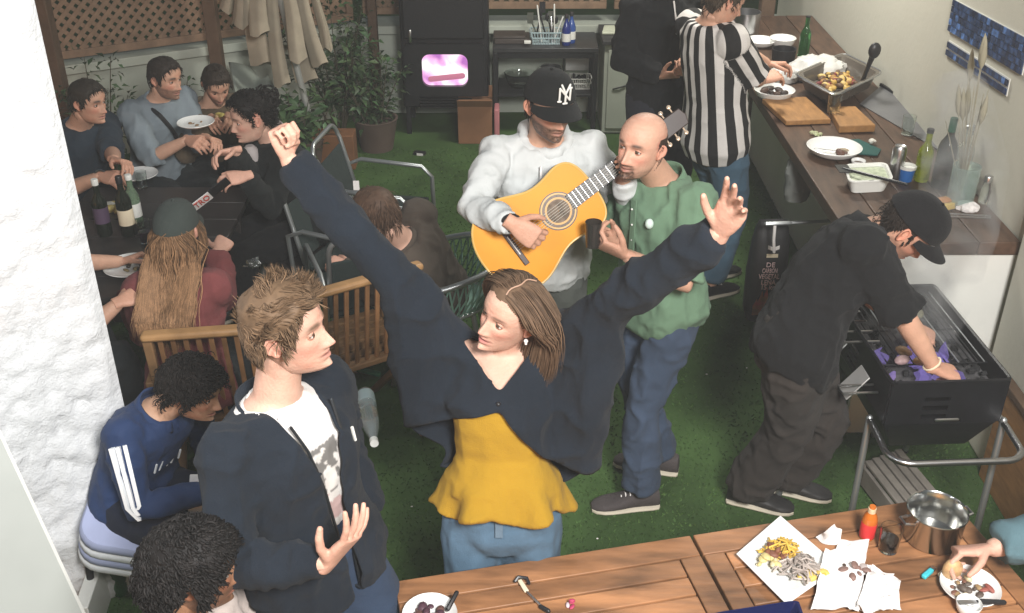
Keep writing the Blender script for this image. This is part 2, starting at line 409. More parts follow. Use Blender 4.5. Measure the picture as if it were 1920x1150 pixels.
def hairline(a, front=.074, temple=.050, side=.0, back=-.085, recede=0):
    a = np.abs((a+math.pi) % (2*math.pi)-math.pi); d = np.degrees(a)
    return np.interp(d, [0, 22, 42, 58, 68, 82, 88, 96, 112, 140, 180], [front, front+.004+recede, temple+.012+recede, temple-.005, side+.005, side-.03, side+.02, side+.016, -.035, back+.01, back])
HELL = np.array([.0790, .1030, .1200])
def hair_shell(h, thick, hl, noise=.003, nf=40, seed=1, nu=80, nv=60, shape=None, zmax=1):
    t = np.linspace(0, 1, nv+1); z = -.118+.235*np.sin(t*math.pi/2)**.9
    a = np.arange(nu)/nu*2*math.pi; A, Z = np.meshgrid(a, z); P = h.base(A, Z).reshape(-1, 3); A, Z = A.ravel(), Z.ravel()
    m = Z-hl(A); nrm = P/HELL**2; nrm /= np.linalg.norm(nrm, axis=1)[:, None]
    th = thick*np.clip(m/.02+.15, 0.05, 1)
    if shape is not None: th = th*shape(A, Z)
    P = P+nrm*(th+noise*(fbm(P*nf, seed)-.5)*2*np.clip(m/.02, 0, 1))[:, None]
    F = [(j*nu+(k+1) % nu, j*nu+k, (j+1)*nu+k, (j+1)*nu+(k+1) % nu) for j in range(nv) for k in range(nu) if min(m[j*nu+k], m[j*nu+(k+1) % nu], m[(j+1)*nu+k]) > -.004 and Z[j*nu+k] < zmax]
    mb = MB(); mb.add(h.world(P), F, 0, (.8+.4*fbm(P*90, seed+4))[:, None]*np.ones(3)); return mb

def locks(h, mb, n, length, hl, flow, rad=.0022, segs=5, lift=.5, grav=.0, jit=.25, seed=0, off=.006, curl=0, curlr=.006, zmin=-.2, dens=None, flat=.6, sub=None, colvar=.35, clump=0, zmax=1, forbid=None):
    """tapered locks of hair rooted on the scalp; flow(P) gives the local combing direction at local points"""
    rg = np.random.RandomState(seed); roots = []; tries = 0
    while len(roots) < n and tries < n*40:
        tries += 1; a = rg.uniform(-math.pi, math.pi); z = -.105+.222*rg.uniform(0, 1)**.75
        if zmax > z > hl(np.array([a]))[0] and rg.uniform() < (.25+.75*float(interp(HZ, HW, z))/.0765) and (dens is None or rg.uniform() < dens(a, z)): roots.append((a, z))
    roots = np.array(roots); P = h.base(roots[:, 0], roots[:, 1]); nr = P/HELL**2; nr /= np.linalg.norm(nr, axis=1)[:, None]
    P = P+nr*(off*.4); Ls = length(roots[:, 0], roots[:, 1])*rg.uniform(.7, 1.15, len(P)); gw = (h.Rn.T @ np.array([0, 0, -1.0]))
    D = flow(P, roots); D = D-nr*(D*nr).sum(1)[:, None]; D = D/np.maximum(1e-6, np.linalg.norm(D, axis=1))[:, None]
    D = D+nr*lift+rg.normal(0, jit, P.shape); path = [P]; ph = rg.uniform(0, 6.28, len(P)); side = np.cross(D, nr)
    for i in range(segs):
        f = flow(P, roots); f = f/np.maximum(1e-6, np.linalg.norm(f, axis=1))[:, None]
        D = D/np.linalg.norm(D, axis=1)[:, None]; D = D+f*.45+gw*grav+rg.normal(0, jit*.35, P.shape)
        D = D/np.linalg.norm(D, axis=1)[:, None]; st = (Ls/segs)[:, None]
        P = P+D*st; q = P/(HELL+off); l = np.linalg.norm(q, axis=1); ins = (l < 1) & (P[:, 2] > -.09)
        P = np.where(ins[:, None], P/np.maximum(l, 1e-3)[:, None], P)
        if sub is not None: P = sub(P, rg)
        path.append(P)
    path = np.stack(path, 1)
    if forbid is not None:
        ok = ~forbid(path[..., 0], path[..., 1], path[..., 2]).any(1); path, Ls, ph, side, D, nr, roots = path[ok], Ls[ok], ph[ok], side[ok], D[ok], nr[ok], roots[ok]
    if curl:
        tt = np.linspace(0, 1, segs+1)[None, :]; an = ph[:, None]+curl*2*math.pi*tt; sd = side/np.maximum(1e-6, np.linalg.norm(side, axis=1))[:, None]
        b = np.cross(sd, D); env = np.minimum(1, tt*3)
        path = path+(curlr*env*np.cos(an))[..., None]*sd[:, None, :]+(curlr*env*np.sin(an))[..., None]*nr[:, None, :]
    seg = 4; N_, K = path.shape[:2]; W_ = h.world(path.reshape(-1, 3)).reshape(N_, K, 3)
    T = np.gradient(W_, axis=1); T /= np.maximum(1e-9, np.linalg.norm(T, axis=2))[..., None]
    out = W_-np.array(h.c); X = np.cross(T, out); X /= np.maximum(1e-9, np.linalg.norm(X, axis=2))[..., None]; Y = np.cross(T, X)
    pr = np.interp(np.linspace(0, 1, K), [0, .2, .7, 1], [.8, 1, .8, .12])*rad*h.k
    pr = pr[None, :]*rg.uniform(.6, 1.4, N_)[:, None]
    vs = np.stack([W_+X*pr[..., None], W_+Y*(pr*flat)[..., None], W_-X*pr[..., None], W_-Y*(pr*flat)[..., None]], 2).reshape(-1, 3)
    i0 = (np.arange(N_)[:, None, None]*K+np.arange(K-1)[None, :, None])*4; kk = np.arange(4)[None, None, :]
    F = np.stack([i0+kk, i0+(kk+1) % 4, i0+4+(kk+1) % 4, i0+4+kk], -1).reshape(-1, 4)
    c = np.repeat(np.clip(1+rg.normal(0, colvar, N_), .35, 1.9), K*4)
    tip = np.tile(np.repeat(np.linspace(.85, 1.15, K), 4), N_)
    mb.add(vs, F.tolist(), 0, (c*tip)[:, None]*np.ones(3))

def hand_mb(wrist, d, nrm, side, curl=.3, spread=.12, thumb=.5, k=1.0, curls=None):
    """palm and five fingers; d points along the fingers, nrm is where the palm faces; side 'r' or 'l'"""
    d = Vector(d).normalized(); nrm = Vector(nrm); nrm = (nrm-d*nrm.dot(d)).normalized()
    t = d.cross(nrm)*(1 if side == 'r' else -1); w_ = Vector(wrist); mb = MB()
    def P(a, b, c): return w_+(d*a+t*b+nrm*c)*k
    rings = []
    for (x, hw, ht, off) in [(-.03, .026, .019, 0), (0, .026, .018, 0), (.02, .033, .017, .002), (.05, .040, .0155, .003), (.08, .042, .013, .002), (.094, .038, .010, 0)]:
        rings.append([P(x, hw*abs(math.cos(q))**.8*(1 if math.cos(q) > 0 else -1), off+ht*abs(math.sin(q))**.8*(1 if math.sin(q) > 0 else -1)) for q in [2*math.pi*j/16 for j in range(16)]])
    mb.loft(rings)
    L = [(.030, .043, .027, .021, .0093), (.010, .047, .030, .022, .0095), (-.010, .043, .028, .021, .009), (-.029, .034, .021, .019, .0080)]
    for i, (b, l1, l2, l3, r) in enumerate(L):
        c = curl if curls is None else curls[i]; a = (b/.03)*spread; p = P(.078, b*.95, .001); ang = 0; pts = [P(.05, b*.8, .002), p]; dd = (d*math.cos(a)+t*math.sin(a))
        for l, ca in ((l1, 1.15), (l2, 1.45), (l3, .9)):
            ang += c*ca; p = p+(dd*math.cos(ang)+nrm*math.sin(ang))*l*k; pts.append(p)
        mb.tube(pts, [r*k*q for q in (1.0, 1.0, .98, .9, .72)], 10)
    b0 = P(.018, .024, .006); o = t*math.cos(.9-thumb*.4)+d*math.sin(.9-thumb*.4)+nrm*(.25+.5*thumb); o.normalize()
    p1 = b0+o*.036*k; o2 = (o+d*.45+nrm*.25*thumb-t*.25*thumb).normalized(); p2 = p1+o2*.032*k; o3 = (o2+d*.3+nrm*.2*thumb-t*.35*thumb).normalized(); p3 = p2+o3*.024*k
    if curl > .9:
        p1 = b0+(d*.55+nrm*.75+t*.15)*.034*k; p2 = p1+(nrm*.35-t*.85+d*.25)*.030*k; p3 = p2+(-t*.9-d*.1)*.022*k
    mb.tube([P(.0, .012, .002), b0, p1, p2, p3], [.013*k, .0145*k, .0115*k, .0105*k, .0082*k], 10)
    return mb

def shoe(parent, ankle, yaw, mats, k=1.0, z0=None, tilt=0, name='shoe', sole_mat='rubber'):
    f = yawv(yaw); r = right_of(f); z0 = ankle.z-.085*k if z0 is None else z0; o = Vector((ankle.x, ankle.y, z0))
    st = [(-.075, .025, .065), (-.07, .033, .09), (-.045, .038, .102), (0, .039, .11), (.04, .041, .088), (.08, .045, .066), (.12, .048, .054), (.155, .046, .046), (.185, .036, .038), (.203, .018, .028)]
    def rings(zb, zt, gr):
        R_ = []
        for (x, hw, ht) in st:
            rg = []
            for j in range(14):
                q = 2*math.pi*j/14; cx = math.cos(q); sz = math.sin(q)
                rg.append(o+f*(x*k*1.02)+r*((hw+gr)*k*abs(cx)**.75*(1 if cx > 0 else -1))+Vector((0, 0, k*(zb+(zt(ht)-zb)*(.5+.5*abs(sz)**.8*(1 if sz > 0 else -1))))))
            R_.append(rg)
        return R_
    a = MB().loft(rings(.014, lambda h: h, 0)); s = a.build(name, mats, parent)
    b = MB().loft(rings(0, lambda h: .024, .004)); b.build('sole', M[sole_mat], s)
    c = MB()
    for i, x in enumerate((.05, .067, .084, .10)):
        hh = .092-.012*i; p = o+f*(x*k)
        c.tube([p-r*.02*k+V3(0, 0, (hh-.012)*k), p+V3(0, 0, (hh-.002)*k), p+r*.02*k+V3(0, 0, (hh-.012)*k)], .0028*k, 6)
    c.build('laces', M['paper'], s)
    return s

class Person:
    def __init__(s, label, H=1.75, fem=False, skin=(.50, .28, .19), build=1.0, group='people at the party'):
        s.label = label; s.k = H/1.75; s.fem = fem; s.skin = skin; s.b = build; s.group = group
    def pose(s, pelvis, neck, pyaw, syaw=None, wl=None, wr=None, al=None, ar=None, el=(0, 0, -1), er=(0, 0, -1), kl=None, kr=None, sh_up=(0, 0), sh_fwd=(0, 0), bow=.0, root=None, elbow_l=None, elbow_r=None):
        k = s.k; s.P = Vector(pelvis); s.N = Vector(neck); syaw = pyaw if syaw is None else syaw; s.pf, s.sf = yawv(pyaw), yawv(syaw)
        s.pyaw = pyaw; s.syaw = syaw
        s.up = (s.N-s.P).normalized(); s.L = (s.N-s.P).length; s.bow = bow
        s.root = thing('person', s.label, 'person', root or (s.P.x, s.P.y, 0), group=s.group)
        def fr(t):
            a = min(1, max(0, t)); f = (s.pf*(1-a)+s.sf*a).normalized(); u = s.up; r = right_of(f); r = (r-u*r.dot(u)).normalized(); return r, u.cross(r).normalized(), u
        s.fr = fr
        r, f, u = fr(.95); sw = (.155 if s.fem else .175)*k*s.b**.5; s.sh = {}
        for q, sd in (('r', 1), ('l', -1)):
            i = 0 if q == 'l' else 1
            s.sh[q] = s.spine(.90)+r*sw*sd+u*sh_up[i]+f*sh_fwd[i]
        rp, fp, _ = fr(0); s.hp = {'r': s.P+rp*.092*k, 'l': s.P-rp*.092*k}
        s.wr = {'l': Vector(wl) if wl is not None else None, 'r': Vector(wr) if wr is not None else None}
        s.el = {}
        for q, h, e in (('l', el, elbow_l), ('r', er, elbow_r)):
            if s.wr[q] is not None:
                D = (s.wr[q]-s.sh[q]).length; sc = max(1, D/(.545*k)); 
                if sc > 1.12: print('  STRETCH arm', q, round(sc, 2), s.label[:40])
                s.el[q] = Vector(e) if e is not None else ik(s.sh[q], s.wr[q], .29*k*sc, .255*k*sc, h)
        s.an = {'l': Vector(al) if al is not None else None, 'r': Vector(ar) if ar is not None else None}; s.kn = {}
        for q, h in (('l', kl), ('r', kr)):
            if s.an[q] is not None:
                D = (s.an[q]-s.hp[q]).length; sc = max(1, D/(.85*k))
                if sc > 1.06: print('  STRETCH leg', q, round(sc, 2), s.label[:40])
                s.kn[q] = ik(s.hp[q], s.an[q], .43*k*sc, .43*k*sc, h if h is not None else s.pf)
        return s
    def spine(s, t):
        p = s.P.lerp(s.N, t); r, f, u = s.fr(max(0, min(1, t))); return p-f*(s.bow*math.sin(math.pi*max(0, min(1, t))))
    def torso(s, mb, e=0, t0=-.22, t1=1.03, hem=0, taper=None, top=None):
        k = s.k; b = s.b
        T = [(-.22, .06, .07, 0), (-.12, .135, .105, 0), (0, .172, .120, -.01), (.18, .160, .112, 0), (.38, .146, .105, .006), (.58, .162, .115, .012), (.78, .176, .118, .010), (.90, .165, .098, 0), (.975, .115, .078, -.008), (1.03, .066, .062, -.006)]
        if s.fem: T = [(-.22, .06, .07, 0), (-.12, .135, .105, 0), (0, .168, .118, -.012), (.18, .142, .102, 0), (.38, .122, .092, .006), (.58, .138, .112, .022), (.74, .150, .118, .024), (.90, .145, .088, 0), (.975, .098, .070, -.008), (1.03, .056, .055, -.006)]
        ts = sorted(set([t0]+[t for t, *_ in T if t0 < t < t1]+[t1])); tt = [q[0] for q in T]; rings = []
        for t in ts:
            w_ = np.interp(t, tt, [q[1] for q in T])*k*b+e; d = np.interp(t, tt, [q[2] for q in T])*k*b+e; o = np.interp(t, tt, [q[3] for q in T])*k
            if hem and t < .45: w_ += hem*(.45-t)/(.45-t0); d += hem*(.45-t)/(.45-t0)
            c = s.spine(t); r, f, u = s.fr(t); n = 2.3
            rings.append([c+f*o+r*(w_*math.copysign(abs(math.cos(q))**(2/n), math.cos(q)))+f*(d*math.copysign(abs(math.sin(q))**(2/n), math.sin(q))) for q in [2*math.pi*j/28 for j in range(28)]])
        mb.loft(rings); return mb
    def arm(s, mb, q, e=0, upto=1.0, cuff=0, r0=1.0, flat_end=True):
        if s.wr[q] is None: return mb
        k = s.k*s.b**.5*(.86 if s.fem else 1); a, b, c = s.sh[q], s.el[q], s.wr[q]; inn = s.spine(.86).lerp(a, .55)
        pts = [inn, a, a.lerp(b, .35), a.lerp(b, .75), b, b.lerp(c, .3), b.lerp(c, .65), c]; rad = [.062, .060, .053, .046, .042, .043, .036, .027]
        par = [0, 0, .18, .38, .5, .65, .83, 1]
        n = [i for i in range(8) if par[i] < upto-.02]; P_ = [pts[i] for i in n]; R_ = [rad[i]*k*r0+e for i in n]
        l = upto*2; end = a.lerp(b, min(1, l)) if l <= 1 else b.lerp(c, l-1); P_.append(end); R_.append(float(np.interp(upto, par[1:], rad[1:]))*k+e+cuff)
        # smooth the elbow
        mb.tube(P_, R_, 14, caps='flat'); mb.ball(a, .060*k*r0+e, nu=14, nv=10)
        return mb
    def leg(s, mb, q, e=0, upto=1.0, flare=0):
        if s.an[q] is None: return mb
        k = s.k*s.b**.5; a, b, c = s.hp[q], s.kn[q], s.an[q]; rad = [.088, .090, .078, .060, .058, .056, .040]
        pts = [a+(a-b).normalized()*.02, a.lerp(b, .2), a.lerp(b, .6), b, b.lerp(c, .25), b.lerp(c, .5), c]; par = [0, .1, .3, .5, .625, .75, 1]
        n = [i for i in range(7) if par[i] < upto-.02]; P_ = [pts[i] for i in n]; R_ = [rad[i]*k+e+flare*max(0, par[i]-.5)*2 for i in n]
        l = upto*2; end = a.lerp(b, min(1, l)) if l <= 1 else b.lerp(c, l-1); P_.append(end); R_.append(float(np.interp(upto, par, rad))*k+e+flare)
        mb.tube(P_, R_, 16, caps='flat'); return mb
    def tc(s, P):
        """lateral, forward and height coordinates in the trunk"""
        r, f, u = s.fr(.6); D = np.asarray(P)-np.array(s.P); return D @ np.array(r), D @ np.array(f), D @ np.array(u)/s.L
    def body(s, head=None, voxel=.010, hands=(), arms='lr', legs='lr'):
        mb = MB(); s.torso(mb)
        for q in 'lr': s.arm(mb, q, 0, 1.0); s.leg(mb, q, 0, 1.0)
        if head is not None:
            s.head = head; hc = head.c; a = Vector(head.R @ Vector((0, -.028, -.055)))*head.k+hc; m_ = s.N.lerp(a, .5)
            rn = (.050 if s.fem else .058)*s.k
            r, f, u = s.fr(1)
            mb.tube([s.spine(.9), s.N+f*.005, m_, a], [rn*1.35, rn*1.1, rn, rn*1.0], 16, caps='flat')
        P, N_, F = remesh(mb, voxel, 5)
        out = MB(); out.add(P, F.tolist(), 0, np.array(s.skin)*(.93+.14*fbm(P*40, 5))[:, None])
        for hd in hands:
            h = hand_mb(**hd); hp, hn, hf = remesh(h, .0034, 4)
            sk = np.array(s.skin)*(.9+.2*fbm(hp*90, 9))[:, None]*np.array([1, .93, .92])
            out.add(hp, hf.tolist(), 0, sk)
        if head is not None: head.build(out)
        o = out.build('body', skin_mat(), s.root, sharp=0); return o
    def garment(s, name, mb, material, voxel=.009, it=4, wrinkle=.004, wf=11, seed=1, cut=None, solid=0, colfn=None, label=None, sag=None, stretch=(1, 1, 1)):
        P, N_, F = remesh(mb, voxel, it)
        Q = P*np.array(stretch)
        Q = Q+.05*(np.stack([vnoise(Q*6, seed+31), vnoise(Q*6, seed+32), vnoise(Q*6, seed+33)], 1)-.5)
        n1 = (1-np.abs(2*fbm(Q*wf, seed, 2)-1))**3; n2 = 1-np.abs(2*vnoise(Q*wf*2.3, seed+9)-1); n3 = (1-np.abs(2*vnoise(Q*np.array([2.2, 2.2, .7])*wf, seed+5)-1))**2
        d = wrinkle*((n1-.45)*2.0+(n2-.5)*.7+(n3-.4)*1.1)
        P = P+N_*d[:, None]
        if cut is not None:
            C = P[F].mean(1); keep = ~cut(C); F = F[keep]
            used = np.unique(F); mp_ = -np.ones(len(P), int); mp_[used] = np.arange(len(used)); P = P[used]; F = mp_[F]; P = smooth_rim(P, F)
        C = (.94+.12*fbm(P*6, seed+3))[:, None]*np.ones(3)
        if colfn is not None: C = C*colfn(P)
        o_ = MB(); o_.add(P, F.tolist(), 0, C); o = o_.build(name, material, s.root, sharp=0)
        if solid: m_ = o.modifiers.new('solid', 'SOLIDIFY'); m_.thickness = solid; m_.offset = -1
        if label: o['label'] = label
        return o
_skin = []
def skin_mat():
    if not _skin: _skin.append(mat('skin', (1, 1, 1), .48, var=.06, scale=30, vcol=True, spec=.38, sss=.05, bump=.25, bscale=130, fine=600))
    return _skin[0]
_hairm = {}
def hair_mat(c):
    if c not in _hairm: _hairm[c] = mat('hair', c, .6, var=.2, scale=40, vcol=True, spec=.22)
    return _hairm[c]
def cap_on(h, parent, m, brim=True, label=None, back=False, brim_len=.075, low=0.0):
    """baseball cap: panelled dome, brim, button"""
    nu, nv = 48, 14; P = []; F = []
    for j in range(nv+1):
        t = j/nv*math.pi/2
        for k_ in range(nu):
            a = 2*math.pi*k_/nu; q = 1+.004*abs(math.cos(3*a)) 
            P.append((.0875*math.cos(t)**.8*math.sin(a)*q, -.004+.112*math.cos(t)**.8*math.cos(a)*q, .032+low+.100*math.sin(t)**1.05+.012*math.cos(a)*math.cos(t)*(1)))
    for j in range(nv):
        for k_ in range(nu): F.append((j*nu+(k_+1) % nu, j*nu+k_, (j+1)*nu+k_, (j+1)*nu+(k_+1) % nu))
    mb = MB(); mb.add(h.world(np.array(P)), F)
    o = mb.build('cap', m, parent, sharp=0)
    if brim:
        P = []; F = []; nr, ns = 7, 17
        for side in (0, 1):
            for j in range(nr):
                r = j/(nr-1)
                for i in range(ns):
                    a = (i/(ns-1)-.5)*2*1.25; ext = brim_len*r*math.cos(a/1.25*math.pi/2)**.55
                    x = .0875*math.sin(a)*(1+.06*r); y = -.004+.112*math.cos(a)+ext; z = .044+low-.004*r-.9*x*x*(.5+1.2*r)*2.2-.012*(1-math.cos(a))-ext*.22-.0035*side
                    P.append((x, y, z))
        n = nr*ns
        for j in range(nr-1):
            for i in range(ns-1):
                f = (j*ns+i, j*ns+i+1, (j+1)*ns+i+1, (j+1)*ns+i); F.append(f[::-1]); F.append(tuple(q+n for q in f))
        for i in range(ns-1):
            f = ((nr-1)*ns+i, (nr-1)*ns+i+1, n+(nr-1)*ns+i+1, n+(nr-1)*ns+i); F.append(f)
        b = MB(); b.add(h.world(np.array(P)), F); b.build('brim', m, o, sharp=50)
    b = MB(); b.ball(Vector(h.world(np.array([[0, -.004, .133+low]]))[0]), .007, nu=10, nv=6); b.build('button', m, o)
    return o
# ---------------------------------------------------------------- the setting
rng = random.Random(7)
turf = mat('artificial turf', (.050, .094, .029), .95, var=.45, scale=2.2, bump=.2, bscale=160, spec=.1, detail=6)
g = MB(); g.add([(-14, -4, 0), (14, -4, 0), (14, 30, 0), (-14, 30, 0)], [(0, 1, 2, 3)]); g.build('ground', turf, smooth=False, kind='structure')
# blades of the turf, one mass
blade = mat('turf blade', (.052, .104, .030), .8, var=.35, scale=5, vcol=True, spec=.15)
nr_ = np.random.RandomState(3); nb = 110000
by = 2.0+5.6*nr_.uniform(0, 1, nb)**1.7; bx = nr_.uniform(-.62, .58, nb)*(by*.866+1.6)
ba = nr_.uniform(0, 6.28, nb); bw = nr_.uniform(.0022, .0045, nb)*(1+.12*by); bh = nr_.uniform(.005, .011, nb); bt = nr_.uniform(-.012, .012, (nb, 2))
bv = np.stack([np.stack([bx-np.cos(ba)*bw, by-np.sin(ba)*bw, 0*bx], 1), np.stack([bx+np.cos(ba)*bw, by+np.sin(ba)*bw, 0*bx], 1), np.stack([bx+bt[:, 0], by+bt[:, 1], bh], 1)], 1).reshape(-1, 3)
bc = np.repeat((.75+.5*nr_.uniform(0, 1, nb))[:, None]*np.array([1, 1, 1])+nr_.uniform(-.05, .25, nb)[:, None]*np.array([1, .5, 0]), 3, 0)
g = MB(); g.add(bv, np.arange(nb*3).reshape(-1, 3).tolist(), 0, bc); go = g.build('grass', blade, smooth=False, kind='stuff')

# plastered pier on the left
pier = thing('plaster_pier', 'rough white plastered wall end lit brightly at the left edge', 'wall', (-1.7, 2.9, 0))
e0 = Vector((-1.375, 3.10, 0)); dr = Vector((-.82, -.572, 0)).normalized(); nb_ = Vector((dr.y, -dr.x, 0))   # along the wall, and away behind it
if nb_.y < 0: nb_ = -nb_
nu, nv = 90, 200; P = []; F = []
for j in range(nv+1):
    for i in range(nu+1): 
        p = e0+dr*(2.0*i/nu); p.z = 4.2*j/nv; P.append(tuple(p))
P = np.array(P); nn = np.array(-nb_)
n1 = fbm(P*9, 2, 3)-.5; n2 = (1-np.abs(2*vnoise(P*np.array([34, 34, 24]), 5)-1)); n3 = vnoise(P*70, 9)
R_ = np.random.RandomState(8); uu, zz = np.tile(np.arange(nu+1)*2.0/nu, nv+1), P[:, 2]; gouge = 0
for k_ in range(26):
    cu_, cz_, ln_, wd_ = R_.uniform(.05, 1.3), R_.uniform(.3, 2.9), R_.uniform(.02, .09), R_.uniform(.008, .016); ca_, sa_ = math.cos(.7+R_.normal(0, .3)), math.sin(.7)
    a_ = (uu-cu_)*ca_-(zz-cz_)*sa_*-1; b_ = (uu-cu_)*-sa_+(zz-cz_)*ca_; gouge = gouge-.03*np.exp(-(a_/ln_)**2-(b_/wd_)**2)
edge = np.clip(np.tile(np.arange(nu+1), nv+1)/2.0, 0, 1)
P = P+nn*((n1*.035+n2*.028+n3*.014+gouge)*edge)[:, None]
for j in range(nv):
    for i in range(nu): F.append((j*(nu+1)+i+1, j*(nu+1)+i, (j+1)*(nu+1)+i, (j+1)*(nu+1)+i+1))
b = MB(); b.add(P, F); b.build('plaster_face', M['pier'], pier, sharp=0)
b = MB(); b.prism([(0, 0), (2.0, 0), (2.0, 4.2), (0, 4.2)], e0+nb_*.002, dr, (0, 0, 1), .26*(1 if dr.cross(Vector((0, 0, 1))).dot(nb_) > 0 else -1)); b.build('core', M['pier'], pier, smooth=False)
b = MB(); q0 = atz(172, 1140, .0)
b.bar(atz(160, 1175, .09), atz(205, 1040, .09), .05, .18); b.build('skirting', M['plastic_white'], pier, bevel=.004)
# pale panel leaning at the bottom-left corner
pan = thing('leaning_panel', 'pale grey panel with white edge strip at the bottom left corner', 'panel', (-1.7, 2.3, 0))
a0, a1, a2, a3 = at(-60, 690, 2.62), at(185, 1215, 2.42), at(60, 1260, 2.30), at(-120, 800, 2.45)
b = MB(); b.add([a0, a1, a1+V3(-.5, -.35, -.25), a0+V3(-.5, -.35, -.25)], [(0, 1, 2, 3)]); 
pm = mat('panel grey', (.42, .45, .43), .6, var=.04); 
o = b.build('board', pm, pan, smooth=False); q = o.modifiers.new('solid', 'SOLIDIFY'); q.thickness = .012
b = MB(); b.bar(a0, a1, .012, .016); b.build('edge_strip', M['plastic_white'], pan)
l0, l1 = a0.lerp(a0+V3(-.5, -.35, -.25), .27), a1.lerp(a1+V3(-.5, -.35, -.25), .27)
b = MB(); b.bar(l0+V3(0, 0, .004), l1+V3(0, 0, .004), .009, .006); b.build('edge_strip', M['plastic_white'], pan)

# back: low white wall with a coping and lattice panels above
W0, W1, W2, W3 = Vector((-4.3, 6.73, 0)), Vector((-1.22, 8.37, 0)), Vector((1.75, 8.42, 0)), Vector((2.3, 8.43, 0))
low = mat('low wall paint', (.40, .43, .37), .85, var=.1, scale=3)
def low_wall(a, b_, label):
    t = thing('garden_wall', label, 'wall', tuple((a+b_)/2)); u = (b_-a).normalized(); n = Vector((-u.y, u.x, 0))
    m_ = MB(); m_.bar(a+n*.12+V3(0, 0, .33), b_+n*.12+V3(0, 0, .33), .24, .66); m_.build('wall_body', low, t, smooth=False)
    m_ = MB(); m_.bar(a+n*.10+V3(0, 0, .695), b_+n*.10+V3(0, 0, .695), .32, .066); m_.build('coping', low, t, bevel=.006)
low_wall(W0, W1, 'low pale garden wall behind the seated group at the left')
low_wall(W1+V3(.02, 0, 0), W3, 'low pale garden wall behind the wood stove and console table')
slat_meshes = {}
def lattice(a, b_, z0, z1, label, group='lattice panels on the back wall'):
    u = (b_-a); Lw = u.length; u.normalize(); n = Vector((-u.y, u.x, 0)); H = z1-z0
    rz = math.atan2(u.y, u.x); t = thing('lattice_panel', label, 'lattice panel', (a.x, a.y, z0), rz, group)
    f = .055
    for nm, c, sz in (('frame_rail', (Lw/2, .02, f/2), (Lw, .045, f)), ('frame_rail', (Lw/2, .02, H-f/2), (Lw, .045, f)), ('frame_stile', (f/2, .02, H/2), (f, .044, H-2*f-.002)), ('frame_stile', (Lw-f/2, .02, H/2), (f, .044, H-2*f-.002))):
        m_ = MB(); m_.box(c, sz); m_.build(nm, M['lattice'], t, local=True, bevel=.004)
    x0, x1, y0, y1 = f, Lw-f, f, H-f; sp = .078; cnt = 0
    for dirn in (1, -1):
        k = -(y1-y0) if dirn == 1 else 0
        c0 = x0-(y1-y0) if dirn == 1 else x0; c1 = x1 if dirn == 1 else x1+(y1-y0); c = c0+.02
        while c < c1:
            # line x = c + dirn*(y-y0)
            ya, yb = y0, y1
            xa, xb = c, c+dirn*(y1-y0)
            if dirn == 1:
                if xa < x0: ya += x0-xa; xa = x0
                if xb > x1: yb -= xb-x1; xb = x1
            else:
                if xa > x1: ya += xa-x1; xa = x1
                if xb < x0: yb -= x0-xb; xb = x0
            L_ = math.hypot(xb-xa, yb-ya)
            if L_ > .05 and yb > ya:
                me = slat_meshes.get('s')
                if me is None:
                    m_ = MB(); m_.box((0, 0, 0), (1, .007, .030)); o = m_.build('slat', M['lattice'], t, local=True, smooth=False); me = o.data; slat_meshes['s'] = me
                else:
                    o = bpy.data.objects.new('slat', me); COL.objects.link(o); o.parent = t
                o.location = ((xa+xb)/2, .012 if dirn == 1 else .0195, (ya+yb)/2); o.scale = (L_, 1, 1); o.rotation_euler = (0, -math.atan2(yb-ya, xb-xa), 0); cnt += 1
            c += sp
    return t
un = (W1-W0).normalized()
lattice(W0+un*1.02, W0+un*2.62, .76, 1.62, 'wide brown lattice panel above the three men at the left')
lattice(W0+un*2.66, W1+V3(-.02, 0, 0), .76, 1.62, 'narrow brown lattice panel behind the folded parasol')
lattice(W1+V3(.05, .02, 0), Vector((-.35, 8.40, 0)), .80, 1.60, 'brown lattice panel between the parasol and the wood stove')
lattice(Vector((-.30, 8.40, 0)), Vector((.74, 8.41, 0)), .84, 1.6, 'brown lattice panel above the console table')
lattice(Vector((.80, 8.40, 0)), Vector((1.62, 8.42, 0)), .84, 1.6, 'brown lattice panel behind the man in the striped shirt')
def post(x, y, z1, label, w_=.09):
    t = thing('wooden_post', label, 'post', (x, y, 0), group='posts along the back wall')
    m_ = MB(); m_.box((0, 0, z1/2), (w_, w_, z1)); m_.build('shaft', M['post'], t, local=True, bevel=.006)
    m_ = MB(); m_.box((0, 0, .03), (w_*1.4, w_*1.4, .06)); m_.build('foot', M['black_metal'], t, local=True, bevel=.004)
p = at(88, 60, 6.95); post(p.x, p.y, 2.2, 'weathered grey brown post beside the plastered pier', .10)
p = at(400, 60, 7.62); post(p.x, p.y, 2.2, 'brown post in front of the lattice at the folded parasol')
p = at(700, 60, 8.28); post(p.x, p.y, 2.2, 'brown post close to the left side of the stove', .07)
p = at(1437, 20, 7.75); post(p.x, p.y, 2.4, 'warm brown post at the far end of the worktop', .10)

